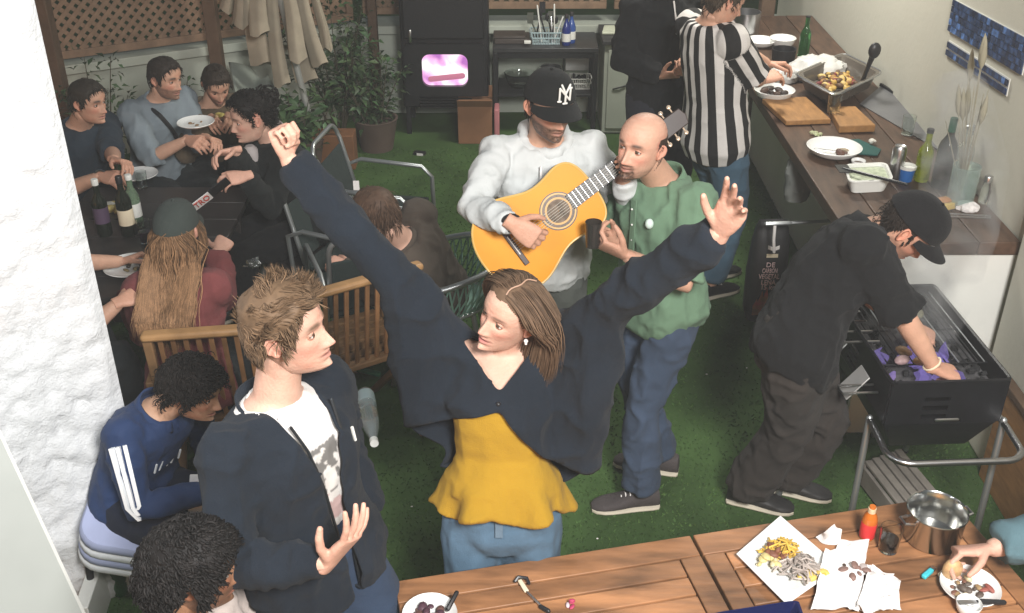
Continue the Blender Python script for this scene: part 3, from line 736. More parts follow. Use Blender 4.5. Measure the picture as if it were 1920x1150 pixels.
# right: white wall, near wall with its corner
wall_m = mat('cream wall', (.55, .54, .46), .9, var=.05, scale=2, bump=.12, bscale=40)
rw = thing('white_wall', 'cream painted wall behind the long wooden worktop', 'wall', (2.2, 6, 0))
b = MB(); b.box((2.26, 6.35, 1.6), (.24, 4.6, 3.2)); b.build('wall_body', wall_m, rw, smooth=False)
nw = thing('white_wall', 'white wall corner rising beside the charcoal grill at right', 'wall', (2.1, 3.2, 0))
b = MB(); b.box((2.27, 2.95, 1.6), (.34, 2.0, 3.2)); b.build('wall_body', wall_m, nw, smooth=False, bevel=.012)
bb = thing('brown_board', 'brown wooden board standing against the white wall at the right edge', 'board', (2.07, 3.35, 0))
b = MB(); b.box((2.075, 3.35, .24), (.03, .72, .48)); b.build('board_panel', M['board'], bb, bevel=.004)
b = MB(); b.box((2.072, 3.35, .496), (.045, .74, .03)); b.build('top_edge', M['post'], bb, bevel=.004)
# blue tiled strips on the wall
def strip(label, pts):
    t = thing('wall_strip', label, 'wall decoration', tuple(pts[0]), group='blue strips on the cream wall')
    a, b_, w_ = pts[0], pts[1], pts[2]; u = b_-a; L = u.length; u.normalize(); nrm = Vector((-1, 0, 0)); v = u.cross(nrm).normalized()
    if v.z < 0: v = -v
    m_ = MB(); m_.prism([(0, -w_/2), (L, -w_/2), (L, w_/2), (0, w_/2)], a, u, v, .004 if u.cross(v).x < 0 else -.004); m_.build('backing', M['plastic_white'], t, smooth=False)
    n = int(L/.034); rows = max(2, int(w_/.028)); bl = mat('blue glaze', (.025, .055, .13), .35, var=.8, scale=45, vcol=True)
    for i in range(n):
        for j in range(rows):
            s_ = (.35+1.1*rng.random()+(2.2 if rng.random() < .12 else 0)); m_ = MB(); c = a+u*((i+.5)*L/n)+v*(((j+.5)/rows-.5)*w_)+nrm*.007
            m_.prism([(-.0166, -.0135), (.0166, -.0135), (.0166, .0135), (-.0166, .0135)], c, u, v, .003, col=(s_, s_, s_+.05)); m_.build('tile', bl, t, smooth=False, color=True)
wx = 2.139
def onwall(px, py):
    dx, dy = (px-960)/FPX, (575-py)/FPX; d = Vector((dx, math.cos(PITCH)+dy*math.sin(PITCH), -math.sin(PITCH)+dy*math.cos(PITCH)))
    return d*(wx/d.x)+Vector((0, 0, CAMZ))
strip('broad dark blue tiled strip slanting high on the cream wall', (onwall(1785, 28), onwall(1925, 108), .15))
strip('thin dark blue tiled strip below the broad one on the cream wall', (onwall(1778, 90), onwall(1892, 165), .075))

# long worktop with its base
wt = thing('worktop', 'long dark wooden worktop along the cream wall', 'worktop', (1.75, 5.5, 0))
for i in range(4):
    m_ = MB(); xa0, xa1 = 1.43+(2.135-1.43)*i/4, 1.43+(2.135-1.43)*(i+1)/4; xb0, xb1 = 1.37+(2.135-1.37)*i/4, 1.37+(2.135-1.37)*(i+1)/4
    dz = (0, .002, -.001, .0015)[i]; v_ = .8+.35*rng.random()
    m_.add([(xa0, 4.0, .94), (xa1-.003, 4.0, .94), (xb1-.003, 7.6, .94), (xb0, 7.6, .94), (xa0, 4.0, 1+dz), (xa1-.003, 4.0, 1+dz), (xb1-.003, 7.6, 1+dz), (xb0, 7.6, 1+dz)], [(3, 2, 1, 0), (4, 5, 6, 7), (0, 1, 5, 4), (1, 2, 6, 5), (2, 3, 7, 6), (3, 0, 4, 7)], 0, (v_, v_, v_))
    m_.build('plank', M['dark_wood'], wt, bevel=.004)
m_ = MB(); m_.box((1.95, 5.8, .468), (.36, 3.5, .936)); m_.build('base', M['white_paint'], wt, smooth=False)
m_ = MB(); m_.box((1.84, 4.03, .47), (.58, .03, .938)); m_.build('end_panel', M['plastic_white'], wt, bevel=.004)
for y in (4.6, 5.4, 6.3):
    m_ = MB(); m_.bar((1.775, y, .62), (1.5, y, .93), .03, .03); m_.bar((1.765, y, .915), (1.47, y, .915), .03, .028); m_.build('bracket', M['tube'], wt, bevel=.003)
# ---------------------------------------------------------------- stove, console, parasol, plants
def arc(c, X, Y, r, a0, a1, n=10, ry=None):
    ry = r if ry is None else ry
    return [Vector(c)+Vector(X)*(r*math.cos(math.radians(a0+(a1-a0)*i/n)))+Vector(Y)*(ry*math.sin(math.radians(a0+(a1-a0)*i/n))) for i in range(n+1)]
def rrect(w_, h, r, n=5):
    P = []
    for cx, cy, a0 in ((w_/2-r, -h/2+r, -90), (w_/2-r, h/2-r, 0), (-w_/2+r, h/2-r, 90), (-w_/2+r, -h/2+r, 180)):
        for i in range(n+1):
            a = math.radians(a0+90*i/n); P.append((cx+r*math.cos(a), cy+r*math.sin(a)))
    return P
BM = M['black_metal']
st = thing('wood_stove', 'tall black wood stove with a glowing fire window', 'stove', (-.505, 8.0, 0)); sy = 7.86; sx = -.505
b = MB(); b.box((sx, sy+.24, .775), (.655, .44, 1.11)); b.build('body', BM, st, bevel=.012)
for x in (-.295, .295):
    for y in (.05, .42):
        b = MB(); b.bar((sx+x, sy+y, 0), (sx+x, sy+y, .222), .035, .035); b.build('leg', BM, st, bevel=.003)
# fire door with a round-cornered opening
wz = .525
b = MB(); dp = rrect(.60, .40, .03); op = [(x*1.0, y) for x, y in rrect(.345, .25, .06)]
n = len(dp); Pd = [(sx+x, sy-.03, wz-.0+y) for x, y in dp]+[(sx+x, sy-.03, wz+y) for x, y in op]+[(sx+x, sy+.02, wz+y) for x, y in dp]+[(sx+x, sy+.02, wz+y) for x, y in op]
Fd = []
for i in range(n):
    j = (i+1) % n; Fd += [(i, j, n+j, n+i), (2*n+j, 2*n+i, 3*n+i, 3*n+j), (i+2*n, j+2*n, j, i), (n+i, n+j, 3*n+j, 3*n+i)]
b.add(Pd, Fd); dr_ = b.build('fire_door', BM, st, smooth=False)
fm = bpy.data.materials.new('fire'); fm.use_nodes = True; t = fm.node_tree; t.nodes.clear()
N = t.nodes.new; em = N('ShaderNodeEmission'); ou = N('ShaderNodeOutputMaterial'); tc = N('ShaderNodeTexCoord'); nz = N('ShaderNodeTexNoise'); nz.inputs['Scale'].default_value = 6.5; nz.inputs['Detail'].default_value = 2; nz.inputs['Distortion'].default_value = .3
cr = N('ShaderNodeValToRGB'); cr.color_ramp.elements[0].position = .38; cr.color_ramp.elements[0].color = (.42, .14, .45, 1); cr.color_ramp.elements[1].position = .62; cr.color_ramp.elements[1].color = (1, .93, .95, 1)
e_ = cr.color_ramp.elements.new(.5); e_.color = (.85, .42, .72, 1)
t.links.new(tc.outputs['Object'], nz.inputs['Vector']); t.links.new(nz.outputs[0], cr.inputs[0]); t.links.new(cr.outputs[0], em.inputs[0]); em.inputs[1].default_value = 1.25; t.links.new(em.outputs[0], ou.inputs[0])
b = MB(); b.add([(sx+x*1.02, sy+.012, wz+y*1.02) for x, y in op], [tuple(range(n))]); b.build('fire_glow', fm, dr_, smooth=False)
lg = mat('ember log', (.10, .03, .02), .9, emit=(.9, .3, .5), estr=.5)
b = MB(); b.tube([(sx-.11, sy+.004, wz-.075), (sx+.13, sy+.006, wz-.05)], .022, 8); b.build('log', lg, dr_)
b = MB(); b.tube([(sx-.245, sy-.06, wz+.31), (sx-.245, sy-.075, wz+.27), (sx-.245, sy-.06, wz+.23)], .012, 8); b.build('handle', M['steel'], st)
b = MB(); b.box((sx, sy-.015, wz+.47), (.60, .05, .46)); d2 = b.build('oven_door', BM, st, bevel=.012)
b = MB(); b.tube([(sx+.20, sy-.055, wz+.60), (sx+.20, sy-.075, wz+.68)], .014, 8); b.build('knob', M['steel'], d2)
for i in range(4):
    b = MB(); b.box((sx, sy-.012, .302-.022*i), (.40, .03, .008)); b.build('vent_slat', BM, st)
b = MB(); b.box((sx, sy+.25, 1.345), (.70, .5, .03)); b.build('top_plate', BM, st, bevel=.006)
# console table at the right of the stove
ct = thing('console_table', 'black metal console table with a glass shelf beside the stove', 'table', (.24, 8.1, 0))
x0, x1, y0, y1, zt = -.145, .645, 7.82, 8.26, .70
b = MB(); b.box(((x0+x1)/2, (y0+y1)/2, zt-.017), (x1-x0, y1-y0, .034)); b.build('table_top', mat('dark stone top', (.03, .03, .032), .35, var=.3, scale=14), ct, bevel=.004)
for x in (x0+.02, x1-.02):
    for y in (y0+.02, y1-.02):
        b = MB(); b.bar((x, y, 0), (x, y, zt-.036), .036, .036); b.build('leg', BM, ct, bevel=.003)
b = MB(); b.box(((x0+x1)/2, (y0+y1)/2, .33), (x1-x0-.08, y1-y0-.02, .02)); b.build('shelf', BM, ct, bevel=.003)
b = MB(); b.box(((x0+x1)/2, y0+.02, zt-.06), (x1-x0-.08, .02, .04)); b.build('apron', BM, ct, bevel=.002)
b = MB(); b.box((.41, y1+.012, .50), (.012, .012, .32)); b.build('rear_bar', BM, ct)
b = MB(); b.box((.52, y1+.04, .52), (.19, .012, .28)); o = b.build('wall_panel', M['plastic_white'], None, bevel=.003); tag(o, 'pale board upright behind the white basket on the console shelf', 'board')
def basket(name, label, c, sx_, sy_, h, m, nbar=9, loc_parent=None):
    t = thing(name, label, 'basket', tuple(c)); c = Vector(c); 
    m_ = MB(); m_.box(c+V3(0, 0, .005), (sx_*.86, sy_*.86, .008)); m_.build('base', m, t)
    for z, k in ((h, 1), (h*.55, .94)):
        m_ = MB(); m_.tube([c+V3(x*k, y*k, z) for x, y in rrect(sx_, sy_, .025)], .005, 6, closed=True); m_.build('rim', m, t)
    P = rrect(sx_, sy_, .02, 1); 
    for i in range(nbar):
        for s_ in (-1, 1):
            x = (i/(nbar-1)-.5)*(sx_-.02); m_ = MB(); m_.tube([c+V3(x*.86, s_*sy_*.43, .006), c+V3(x, s_*sy_*.5, h)], .0035, 5); m_.build('rib', m, t)
    return t
tint = mat('pale blue plastic', (.35, .45, .47), .35)
bc_ = Vector((.255, 7.97, .702)); basket('cutlery_basket', 'pale blue plastic basket of kitchen tools on the console table', bc_, .24, .15, .09, tint, 11)
for i in range(9):
    x = rng.uniform(-.09, .09); y = rng.uniform(-.04, .04); h = rng.uniform(.16, .30); lean = rng.uniform(-.08, .08); k = i % 3
    m_ = MB(); a = bc_+V3(x, y, .012); e = a+V3(lean, rng.uniform(-.03, .03), h); m_.tube([a, e], .006, 6)
    if k == 0: m_.ball(e, (.022, .008, .035), nu=10, nv=8)
    elif k == 1: m_.box(e, (.045, .006, .08))
    o = m_.build('kitchen_tool', [M['dark_plastic'], M['steel'], M['plastic_white']][k] if i != 4 else M['dark_plastic'], None); tag(o, ['dark kitchen spoon standing in the pale blue basket', 'steel spatula standing in the pale blue basket', 'white stick standing in the pale blue basket'][k], 'kitchen tool', 'tools in the pale blue basket')
def bottle(name, label, c, prof, m, cap_m=None, lab=None, lab_m=None, capz=None, group=None, R=None, cat='bottle'):
    t = thing(name, label, cat, tuple(c), group=group); c = Vector(c)
    m_ = MB(); m_.lathe(prof, c, 24, R); m_.build('glass_body', m, t, sharp=50)
    if cap_m: 
        r, z, h = capz; m_ = MB(); m_.lathe([(0, z), (r, z), (r*1.02, z+h*.9), (r*.9, z+h), (0, z+h)], c, 18, R); m_.build('cap', cap_m, t)
    if lab:
        r, za, zb = lab; m_ = MB(); m_.lathe([(r, za), (r, zb)], c, 24, R); m_.build('label', lab_m or M['label'], t)
    return t
def wine(r, h, nr=.014): return [(0, .003), (r*.9, 0), (r, .008), (r, h*.58), (r*.85, h*.66), (nr*1.15, h*.76), (nr, h*.82), (nr, h), (0, h)]
blue = mat('blue plastic bottle', (.02, .04, .22), .15, trans=.3)
for i, (x, y) in enumerate(((.405, 7.90), (.445, 7.96))):
    bottle('spray_bottle', ['deep blue bottle with a pale label on the console table', 'lighter blue bottle behind the deep blue one on the console table'][i], (x, y, .702), [(0, .002), (.03, 0), (.033, .01), (.033, .12), (.02, .16), (.012, .18), (.012, .20), (0, .20)], blue if i == 0 else mat('mid blue', (.04, .10, .35), .2, trans=.3), M['dark_plastic'], (.0335, .03, .09), M['plastic_white'], (.014, .20, .03))
b = MB(); b.box((0, 0, 0), (.26, .2, .035)); b.box((-.02, .01, .025), (.24, .18, .014)); o = b.build('tray_stack', mat('tray brown', (.05, .04, .035), .5), None, bevel=.004); o.location = (.0, 8.02, .72); tag(o, 'flat dark trays stacked at the left end of the console table', 'tray')
b = MB(); b.box((.115, 7.86, .735), (.05, .03, .02)); o = b.build('small_box', M['plastic_white'], None, bevel=.003); tag(o, 'tiny white box beside the dark trays on the console table', 'box')
basket('white_basket', 'white plastic basket of dark odds and ends on the console shelf', (.525, 8.0, .342), .17, .14, .085, M['plastic_white'], 10)
for i in range(8):
    m_ = MB(); p = Vector((.525+rng.uniform(-.06, .06), 8+rng.uniform(-.045, .045), .39+rng.uniform(0, .035))); m_.tube([p, p+V3(rng.uniform(-.04, .04), rng.uniform(-.03, .03), .02)], .011, 6); o = m_.build('odd_end', M['dark_plastic'], None); tag(o, 'small dark item lying in the white basket on the shelf', 'odds and ends', 'items in the white basket')
def bowl(name, label, c, r, h, m, cat='bowl', tilt=None, sx_=1, sy_=1, group=None):
    t = MB(); t.lathe([(0, .004), (r*.5, .0), (r*.62, .004), (r*.86, h*.45), (r, h), (r*.965, h+.002), (r*.82, h*.5), (r*.55, .011), (0, .009)], (0, 0, 0), 32, sx=sx_, sy=sy_)
    o = t.build(name, m, None, sharp=60); o.location = c
    if tilt: o.rotation_euler = tilt
    return tag(o, label, cat, group)
bowl('glass_bowl', 'large clear glass bowl on the console shelf left of the white basket', (.06, 8.02, .341), .12, .11, M['glass'])
b = MB(); b.lathe([(0, 0), (.075, 0), (.08, .01), (.08, .15), (.083, .155), (.076, .155), (.074, .02), (0, .018)], (.30, 8.03, .341), 28); o = b.build('cooking_pot', M['steel'], None); tag(o, 'dull steel pot on the console shelf beside the glass bowl', 'pot')
# white cabinet at the right of the console
cb = thing('low_cabinet', 'pale grey low cabinet with dark top beside the console table', 'cabinet', (.92, 8.1, 0))
b = MB(); b.box((.925, 8.1, .36), (.46, .42, .70)); b.build('carcass', low, cb, bevel=.005)
b = MB(); b.box((.925, 8.09, .727), (.5, .47, .03)); b.build('top', mat('dark slab', (.04, .04, .042), .5), cb, bevel=.004)
b = MB(); b.box((.925, 7.883, .36), (.40, .012, .62)); dd = b.build('door', low, cb, bevel=.003)
b = MB(); b.tube([(.77, 7.868, .37), (.82, 7.86, .385), (.86, 7.868, .395)], .006, 6); b.build('handle', M['dark_plastic'], dd)
b = MB(); pts = [(-.16, -.10), (.16, -.10), (.13, .10), (-.13, .10)]
b.prism(pts, (.84, 8.12, .744), (1, 0, 0), (0, 1, 0), .02); o = b.build('serving_tray', mat('pale green white', (.66, .70, .55), .5), None, bevel=.006); tag(o, 'pale white tray lying on the low cabinet', 'tray')
# cardboard box and bits under the console
cbx = thing('cardboard_box', 'brown cardboard box on the ground between stove and console', 'box', (-.28, 7.75, 0))
cm = mat('cardboard', (.20, .095, .045), .85, var=.12)
b = MB(); b.box((-.28, 7.78, .15), (.26, .2, .30)); b.build('carton', cm, cbx, bevel=.004)
b = MB(); b.prism([(-.13, 0), (.13, 0), (.13, .1), (-.13, .1)], (-.28, 7.679, .30), (1, 0, 0), (0, -.7, .7), .004); b.build('flap', cm, cbx, smooth=False)
b = MB(); b.prism([(-.13, 0), (.13, 0), (.13, .1), (-.13, .1)], (-.28, 7.88, .30), (1, 0, 0), (0, .5, .8), .004); b.build('flap', cm, cbx, smooth=False)
b = MB(); b.box((0, 0, .14), (.04, .16, .28)); o = b.build('pink_bag', mat('pink paper', (.42, .16, .17), .7), None, bevel=.01); o.location = (-.115, 7.74, 0); tag(o, 'pink paper bag standing beside the cardboard box', 'bag')
b = MB(); b.box((0, 0, .011), (.085, .05, .022)); o = b.build('cigarette_pack', M['dark_plastic'], None, bevel=.002); p = atz(787, 290, 0); o.location = p; o.rotation_euler = (0, 0, -.3); tag(o, 'dark small pack with white end lying on the turf', 'pack')
b = MB(); b.box((.012, -.027, .011), (.05, .003, .018)); b.build('white_end', M['paper'], o, local=True)
# log rack bag shape left of stove
# folded parasol
pr = thing('folded_parasol', 'folded beige parasol hanging in loose pleats beside the lattice', 'parasol', (-1.95, 7.15, 0))
pc = mat('parasol cloth', (.33, .28, .21), .85, var=.2, scale=6, bump=.2, bscale=20)
ptop, pbot = at(490, -160, 7.3), at(585, 190, 7.25)
base_ = Vector((pbot.x+.02, pbot.y, 0))
b = MB(); b.tube([base_, ptop+(ptop-pbot)*.2], .024, 12); b.build('pole', mat('grey pole', (.5, .5, .47), .4, .4), pr)
b = MB(); b.lathe([(0, 0), (.24, 0), (.24, .03), (.06, .06), (.03, .16), (0, .16)], base_, 24); b.build('base', M['dark_plastic'], pr)
def pleat(a, b_, w_, dep, name='pleat', seed=0):
    a, b_ = Vector(a), Vector(b_); m_ = MB(); rings = []; r_ = random.Random(seed); ph = r_.uniform(0, 6)
    for i in range(9):
        t = i/8; c = a.lerp(b_, t)+V3(.012*math.sin(ph+t*5), 0, 0); ww = w_*(.45+.55*t); dd = dep*(.5+.5*t)
        rings.append([c+V3(ww*math.cos(q)*(1+.3*math.cos(3*q+ph)), dd*math.sin(q)*(1+.25*math.cos(2*q+t*2)), (.02*math.cos(q*2+ph) if i == 8 else 0)) for q in [2*math.pi*j/18 for j in range(18)]])
    m_.loft(rings); return m_.build(name, pc, pr, sharp=60)
for i, (xa, ya, xb, yb, w_, Y) in enumerate([(445, -90, 452, 48, .055, 7.05), (480, -90, 488, 62, .06, 7.0), (520, -90, 560, 112, .06, 7.1), (500, -90, 530, 158, .05, 7.12), (545, -90, 600, 120, .05, 7.2), (575, -80, 612, 92, .035, 7.25), (435, -90, 425, 20, .05, 7.2), (465, -60, 492, 118, .075, 7.28), (530, -60, 575, 150, .07, 7.3)]):
    pleat(at(xa, ya, Y), at(xb, yb, Y), w_, .04, seed=i)
# beige cover fallen over the wall left of the parasol
b = MB(); P = []; F = []
for j in range(9):
    for i in range(13):
        u, v = i/12, j/8; p = at(430+75*u+18*v, 118+28*u+(75+10*math.sin(u*5))*v, 7.55-.55*v); p.y -= .05*math.sin(u*9+v*2); p.z += .03*math.sin(u*7+3*v); P.append(p)
for j in range(8):
    for i in range(12): F.append((j*13+i, j*13+i+1, (j+1)*13+i+1, (j+1)*13+i))
b.add(P, F); o = b.build('cloth_cover', mat('grey green cloth', (.27, .30, .26), .9), None); q = o.modifiers.new('s', 'SOLIDIFY'); q.thickness = .01; tag(o, 'grey green cloth cover draped beside the folded parasol', 'cloth')
# plants

def leafy(label, c, h, r, nleaf, lsz=.055, seed=0, stems=7, pot=False, droop=.3, col=1.0, group='leafy plants along the garden wall'):
    R_ = np.random.RandomState(seed); t = thing('leafy_plant', label, 'plant', tuple(c), group=group); c = np.array(c)
    tips = []; sm = MB()
    for i in range(stems):
        a = R_.uniform(0, 6.28); q = r*R_.uniform(.2, 1); hh = h*R_.uniform(.65, 1.0); p0 = c+[R_.uniform(-.04, .04), R_.uniform(-.04, .04), 0]
        p2 = c+[q*math.cos(a), q*math.sin(a), hh]; p1 = (p0+p2)/2+[0, 0, .1*h]
        pts = [Vector((1-u)**2*p0+2*u*(1-u)*p1+u*u*p2) for u in np.linspace(0, 1, 7)]; tips.append(pts)
        m_ = MB(); m_.tube(pts, [.008, .007, .006, .005, .004, .003, .002], 6); m_.build('branch', M['stem'], t)
    V = []; F = []; C = []
    for i in range(nleaf):
        pts = tips[R_.randint(stems)]; u = R_.uniform(.25, 1)*6; k = min(5, int(u)); p = np.array(pts[k].lerp(pts[k+1], u-k))
        a = R_.uniform(0, 6.28); el = R_.uniform(-.5, .9); d = np.array([math.cos(a)*math.cos(el), math.sin(a)*math.cos(el), math.sin(el)]); p = p+d*R_.uniform(0, .10)*r*3
        L = lsz*R_.uniform(.6, 1.3); s_ = np.cross(d, [0, 0, 1]+R_.normal(0, .4, 3)); s_ /= np.linalg.norm(s_); n_ = np.cross(s_, d); b0 = len(V)
        V += [p, p+d*L*.45+s_*L*.22+n_*L*.05, p+d*L-n_*L*droop, p+d*L*.45-s_*L*.22+n_*L*.05, p+d*L*.45-n_*L*.03]; F += [(b0, b0+1, b0+4), (b0+1, b0+2, b0+4), (b0+2, b0+3, b0+4), (b0+3, b0, b0+4)]
        C += [np.ones(3)*R_.uniform(.5, 1.6)*col*np.array([1+R_.uniform(-.1, .3), 1, 1])]*5
    m_ = MB(); m_.add(np.array(V), F, 0, np.array(C)); m_.build('foliage', M['leaf'], t, kind='stuff', sharp=0)
    if pot: m_ = MB(); m_.lathe([(0, 0), (.12, 0), (.16, .22), (.17, .24), (.15, .24), (.14, .2), (0, .2)], tuple(c), 24); m_.build('pot', mat('plant pot', (.10, .07, .055), .8), t)
    return t
leafy('bushy plant with small pale lit leaves behind the man at the far left', (-2.75, 6.75, 0), .95, .30, 520, .06, 1, 10)
leafy('dark shrub at the far left beside the plastered pier', (-2.95, 6.3, 0), .75, .25, 300, .055, 2)
leafy('sparse plant between the two seated men at the left', (-2.35, 6.95, 0), .80, .26, 320, .06, 3)
leafy('tall wide dark shrub between the parasol and the stove', (-1.32, 7.75, 0), 1.12, .42, 900, .07, 4, 14)
leafy('dark potted shrub close to the left side of the stove', (-1.02, 7.6, 0), .72, .30, 520, .07, 5, 10, True)
leafy('low striped leafed plant at the foot of the folded parasol', (-1.50, 7.2, 0), .60, .26, 300, .10, 6, 9, True, col=1.4)
b = MB(); b.box((0, 0, .13), (.3, .16, .26)); o = b.build('planter_box', mat('orange brown clay', (.17, .075, .03), .8), None, bevel=.006); o.location = (-1.28, 7.25, 0); tag(o, 'orange brown clay planter on the turf below the shrubs', 'planter')
b = MB(); b.box((0, 0, .12), (.34, .2, .24)); o = b.build('storage_crate', mat('grey green crate', (.05, .075, .065), .6), None, bevel=.008); o.location = (-1.62, 7.05, 0); tag(o, 'grey green storage crate left of the clay planter', 'crate')

# ---------------------------------------------------------------- chairs
def tube_chair(label, loc, rz, seat_c=(.02, .03, .028)):
    t = thing('tube_chair', label, 'chair', loc, rz, 'grey tubular garden chairs')
    for sx_ in (-.23, .23):
        m_ = MB(); m_.tube([(sx_, .22, 0), (sx_, .24, .42), (sx_, .25, .60), (sx_, .16, .64), (sx_, -.20, .62), (sx_, -.26, .56), (sx_, -.27, 0)], .0125, 10); m_.build('side_frame', M['tube'], t, local=True)
    m_ = MB(); m_.tube([(-.20, .18, .42), (-.20, .27, .78)]+arc((-.13, .28, .80), (1, 0, 0), (0, .25, .97), .07, 180, 90, 5)+arc((.13, .28, .80), (1, 0, 0), (0, .25, .97), .07, 90, 0, 5)+[(.20, .27, .78), (.20, .18, .42)], .0125, 10); m_.build('back_frame', M['tube'], t, local=True)
    dk = cloth('dark sling', seat_c)
    m_ = MB(); m_.box((0, -.02, .425), (.44, .44, .02)); m_.build('seat', dk, t, local=True, bevel=.006)
    m_ = MB(); R_ = Matrix.Rotation(math.radians(-14), 3, 'X'); m_.box((0, .235, .60), (.38, .015, .30), R_); m_.build('back_sling', dk, t, local=True, bevel=.006)
    return t
p = at(703, 252, 5.6); tc1 = tube_chair('empty grey tubular chair seen from behind nearest the stove', (p.x, 5.55, 0), math.radians(80))
p = at(672, 308, 5.15); dup(tc1, (p.x-.03, 5.0, 0), math.radians(70), 'grey tubular chair with a white tag beside the brown jacketed person')
p = at(590, 440, 4.55); dup(tc1, (p.x+.20, 4.62, 0), math.radians(200), 'grey tubular chair half hidden behind the raised dark sleeve')
b = MB(); p = at(668, 348, 4.95); b.box(p, (.03, .004, .05)); o = b.build('white_tag', M['paper'], None); tag(o, 'white paper tag hanging at the grey tubular chair', 'tag')
def wood_chair(label, loc, rz):
    t = thing('folding_chair', label, 'chair', loc, rz, 'slatted wooden chairs'); W_ = M['chair_wood']; wd = .56
    m_ = MB(); m_.bar((-wd/2-.02, .24, .90), (wd/2+.02, .24, .90), .055, .032, col=(1.5, 1.5, 1.4)); m_.build('top_rail', W_, t, local=True, bevel=.012)
    for sx_ in (-1, 1):
        m_ = MB(); m_.bar((sx_*wd/2, .16, .38), (sx_*wd/2, .24, .89), .035, .03); m_.build('back_post', W_, t, local=True, bevel=.005)
        m_ = MB(); m_.bar((sx_*wd/2, .22, 0), (sx_*wd/2, -.22, .44), .035, .03); m_.build('leg', W_, t, local=True, bevel=.005)
        m_ = MB(); m_.bar((sx_*(wd/2-.04), -.24, 0), (sx_*(wd/2-.04), .20, .44), .035, .03); m_.build('leg', W_, t, local=True, bevel=.005)
        m_ = MB(); m_.bar((sx_*(wd/2+.02), -.22, .645), (sx_*(wd/2+.02), .22, .665), .05, .025); m_.build('armrest', W_, t, local=True, bevel=.006)
        m_ = MB(); m_.bar((sx_*(wd/2+.02), -.18, .44), (sx_*(wd/2+.02), -.19, .64), .03, .03); m_.build('arm_post', W_, t, local=True, bevel=.005)
    m_ = MB(); m_.bar((-wd/2, .17, .46), (wd/2, .17, .46), .05, .028); m_.build('lower_rail', W_, t, local=True, bevel=.006)
    n = 11
    for i in range(n):
        x = (i/(n-1)-.5)*(wd-.09); v_ = .6+.5*rng.random(); m_ = MB(); m_.bar((x, .172, .475), (x, .238, .885), .019, .014, col=(v_, v_*.9, v_*.85)); m_.build('slat', W_, t, local=True, bevel=.003)
    for i in range(7):
        y = -.21+.06*i; m_ = MB(); m_.bar((-wd/2+.01, y, .455), (wd/2-.01, y, .455), .045, .016); m_.build('seat_slat', W_, t, local=True, bevel=.003)
    return t
p0, p1 = at(290, 650, 3.42), at(520, 628, 3.52)
c_ = (p0+p1)/2; wc = wood_chair('slatted wooden chair with the long haired woman in dusky red', (c_.x, c_.y+.22, 0), math.radians(188))
p0, p1 = at(618, 568, 3.72), at(696, 528, 3.95); c_ = (p0+p1)/2
dup(wc, (c_.x-.10, c_.y+.20, 0), math.radians(212), 'slatted wooden chair seen behind the face of the young man')
# bucket chair with green woven shell
wk = thing('woven_chair', 'round garden chair with woven green shell and grey tube rim', 'chair', (-.36, 4.58, 0)); wcx, wcy = -.36, 4.60
green = mat('green plastic cord', (.17, .31, .25), .5, var=.2, vcol=True)
rim = []
for i in range(25):
    a = math.radians(-150+300*i/24-18); zz = .58+.10*math.cos(a+math.radians(18)) ; rim.append(Vector((wcx+.36*math.cos(a), wcy+.34*math.sin(a), zz)))
b = MB(); b.tube(rim, .016, 10); b.build('rim', M['tube'], wk)
seatring = [Vector((wcx+.24*math.cos(q), wcy+.23*math.sin(q), .40)) for q in [2*math.pi*i/24 for i in range(24)]]
b = MB(); b.tube(seatring, .012, 8, closed=True); b.build('seat_ring', M['tube'], wk)
b = MB(); b.lathe([(0, -.02), (.12, -.015), (.235, 0)], (wcx, wcy, .40), 28); b.build('seat', green, wk)
for i in range(48):
    a = math.radians(-150+300*i/47-18); zz = .58+.10*math.cos(a+math.radians(18)); tp = Vector((wcx+.36*math.cos(a), wcy+.34*math.sin(a), zz))
    for off in (-9, 9):
        a2 = a+math.radians(off); bt_ = Vector((wcx+.24*math.cos(a2), wcy+.23*math.sin(a2), .40)); v_ = .7+.6*rng.random()
        m_ = MB(); m_.tube([tp, tp.lerp(bt_, .5)+V3(math.cos(a), math.sin(a), 0)*.02, bt_], .0045, 5, col=(v_, v_, v_)); m_.build('cord', green, wk)
for a in (40, 140, 220, 320):
    q = math.radians(a); m_ = MB(); m_.tube([(wcx+.22*math.cos(q), wcy+.21*math.sin(q), .40), (wcx+.30*math.cos(q), wcy+.29*math.sin(q), 0)], .014, 8); m_.build('leg', M['tube'], wk)

# ---------------------------------------------------------------- low table of the seated group, with what stands on it
lt = thing('low_table', 'dark table with plates and bottles before the seated group', 'table', (-1.75, 4.75, 0))
dt = mat('dark table', (.03, .026, .024), .45, var=.3)
for i in range(6):
    m_ = MB(); m_.box((-1.80, 4.12+.2*i+.0, .705), (.86, .192, .03)); m_.build('plank', dt, lt, bevel=.004)
for x in (-2.16, -1.44):
    for y in (4.1, 5.05): m_ = MB(); m_.bar((x, y, 0), (x, y, .689), .05, .05); m_.build('leg', dt, lt, bevel=.004)
def plate(name, label, c, r, m=None, group=None, cat='plate', h=.022):
    m_ = MB(); m_.lathe([(0, .004), (r*.55, 0), (r*.62, .004), (r*.8, h*.45), (r, h), (r*.985, h+.003), (r*.78, h*.6), (r*.6, .010), (0, .009)], (0, 0, 0), 36); o = m_.build(name, m or M['ceramic'], None, sharp=60); o.location = c
    return tag(o, label, cat, group)
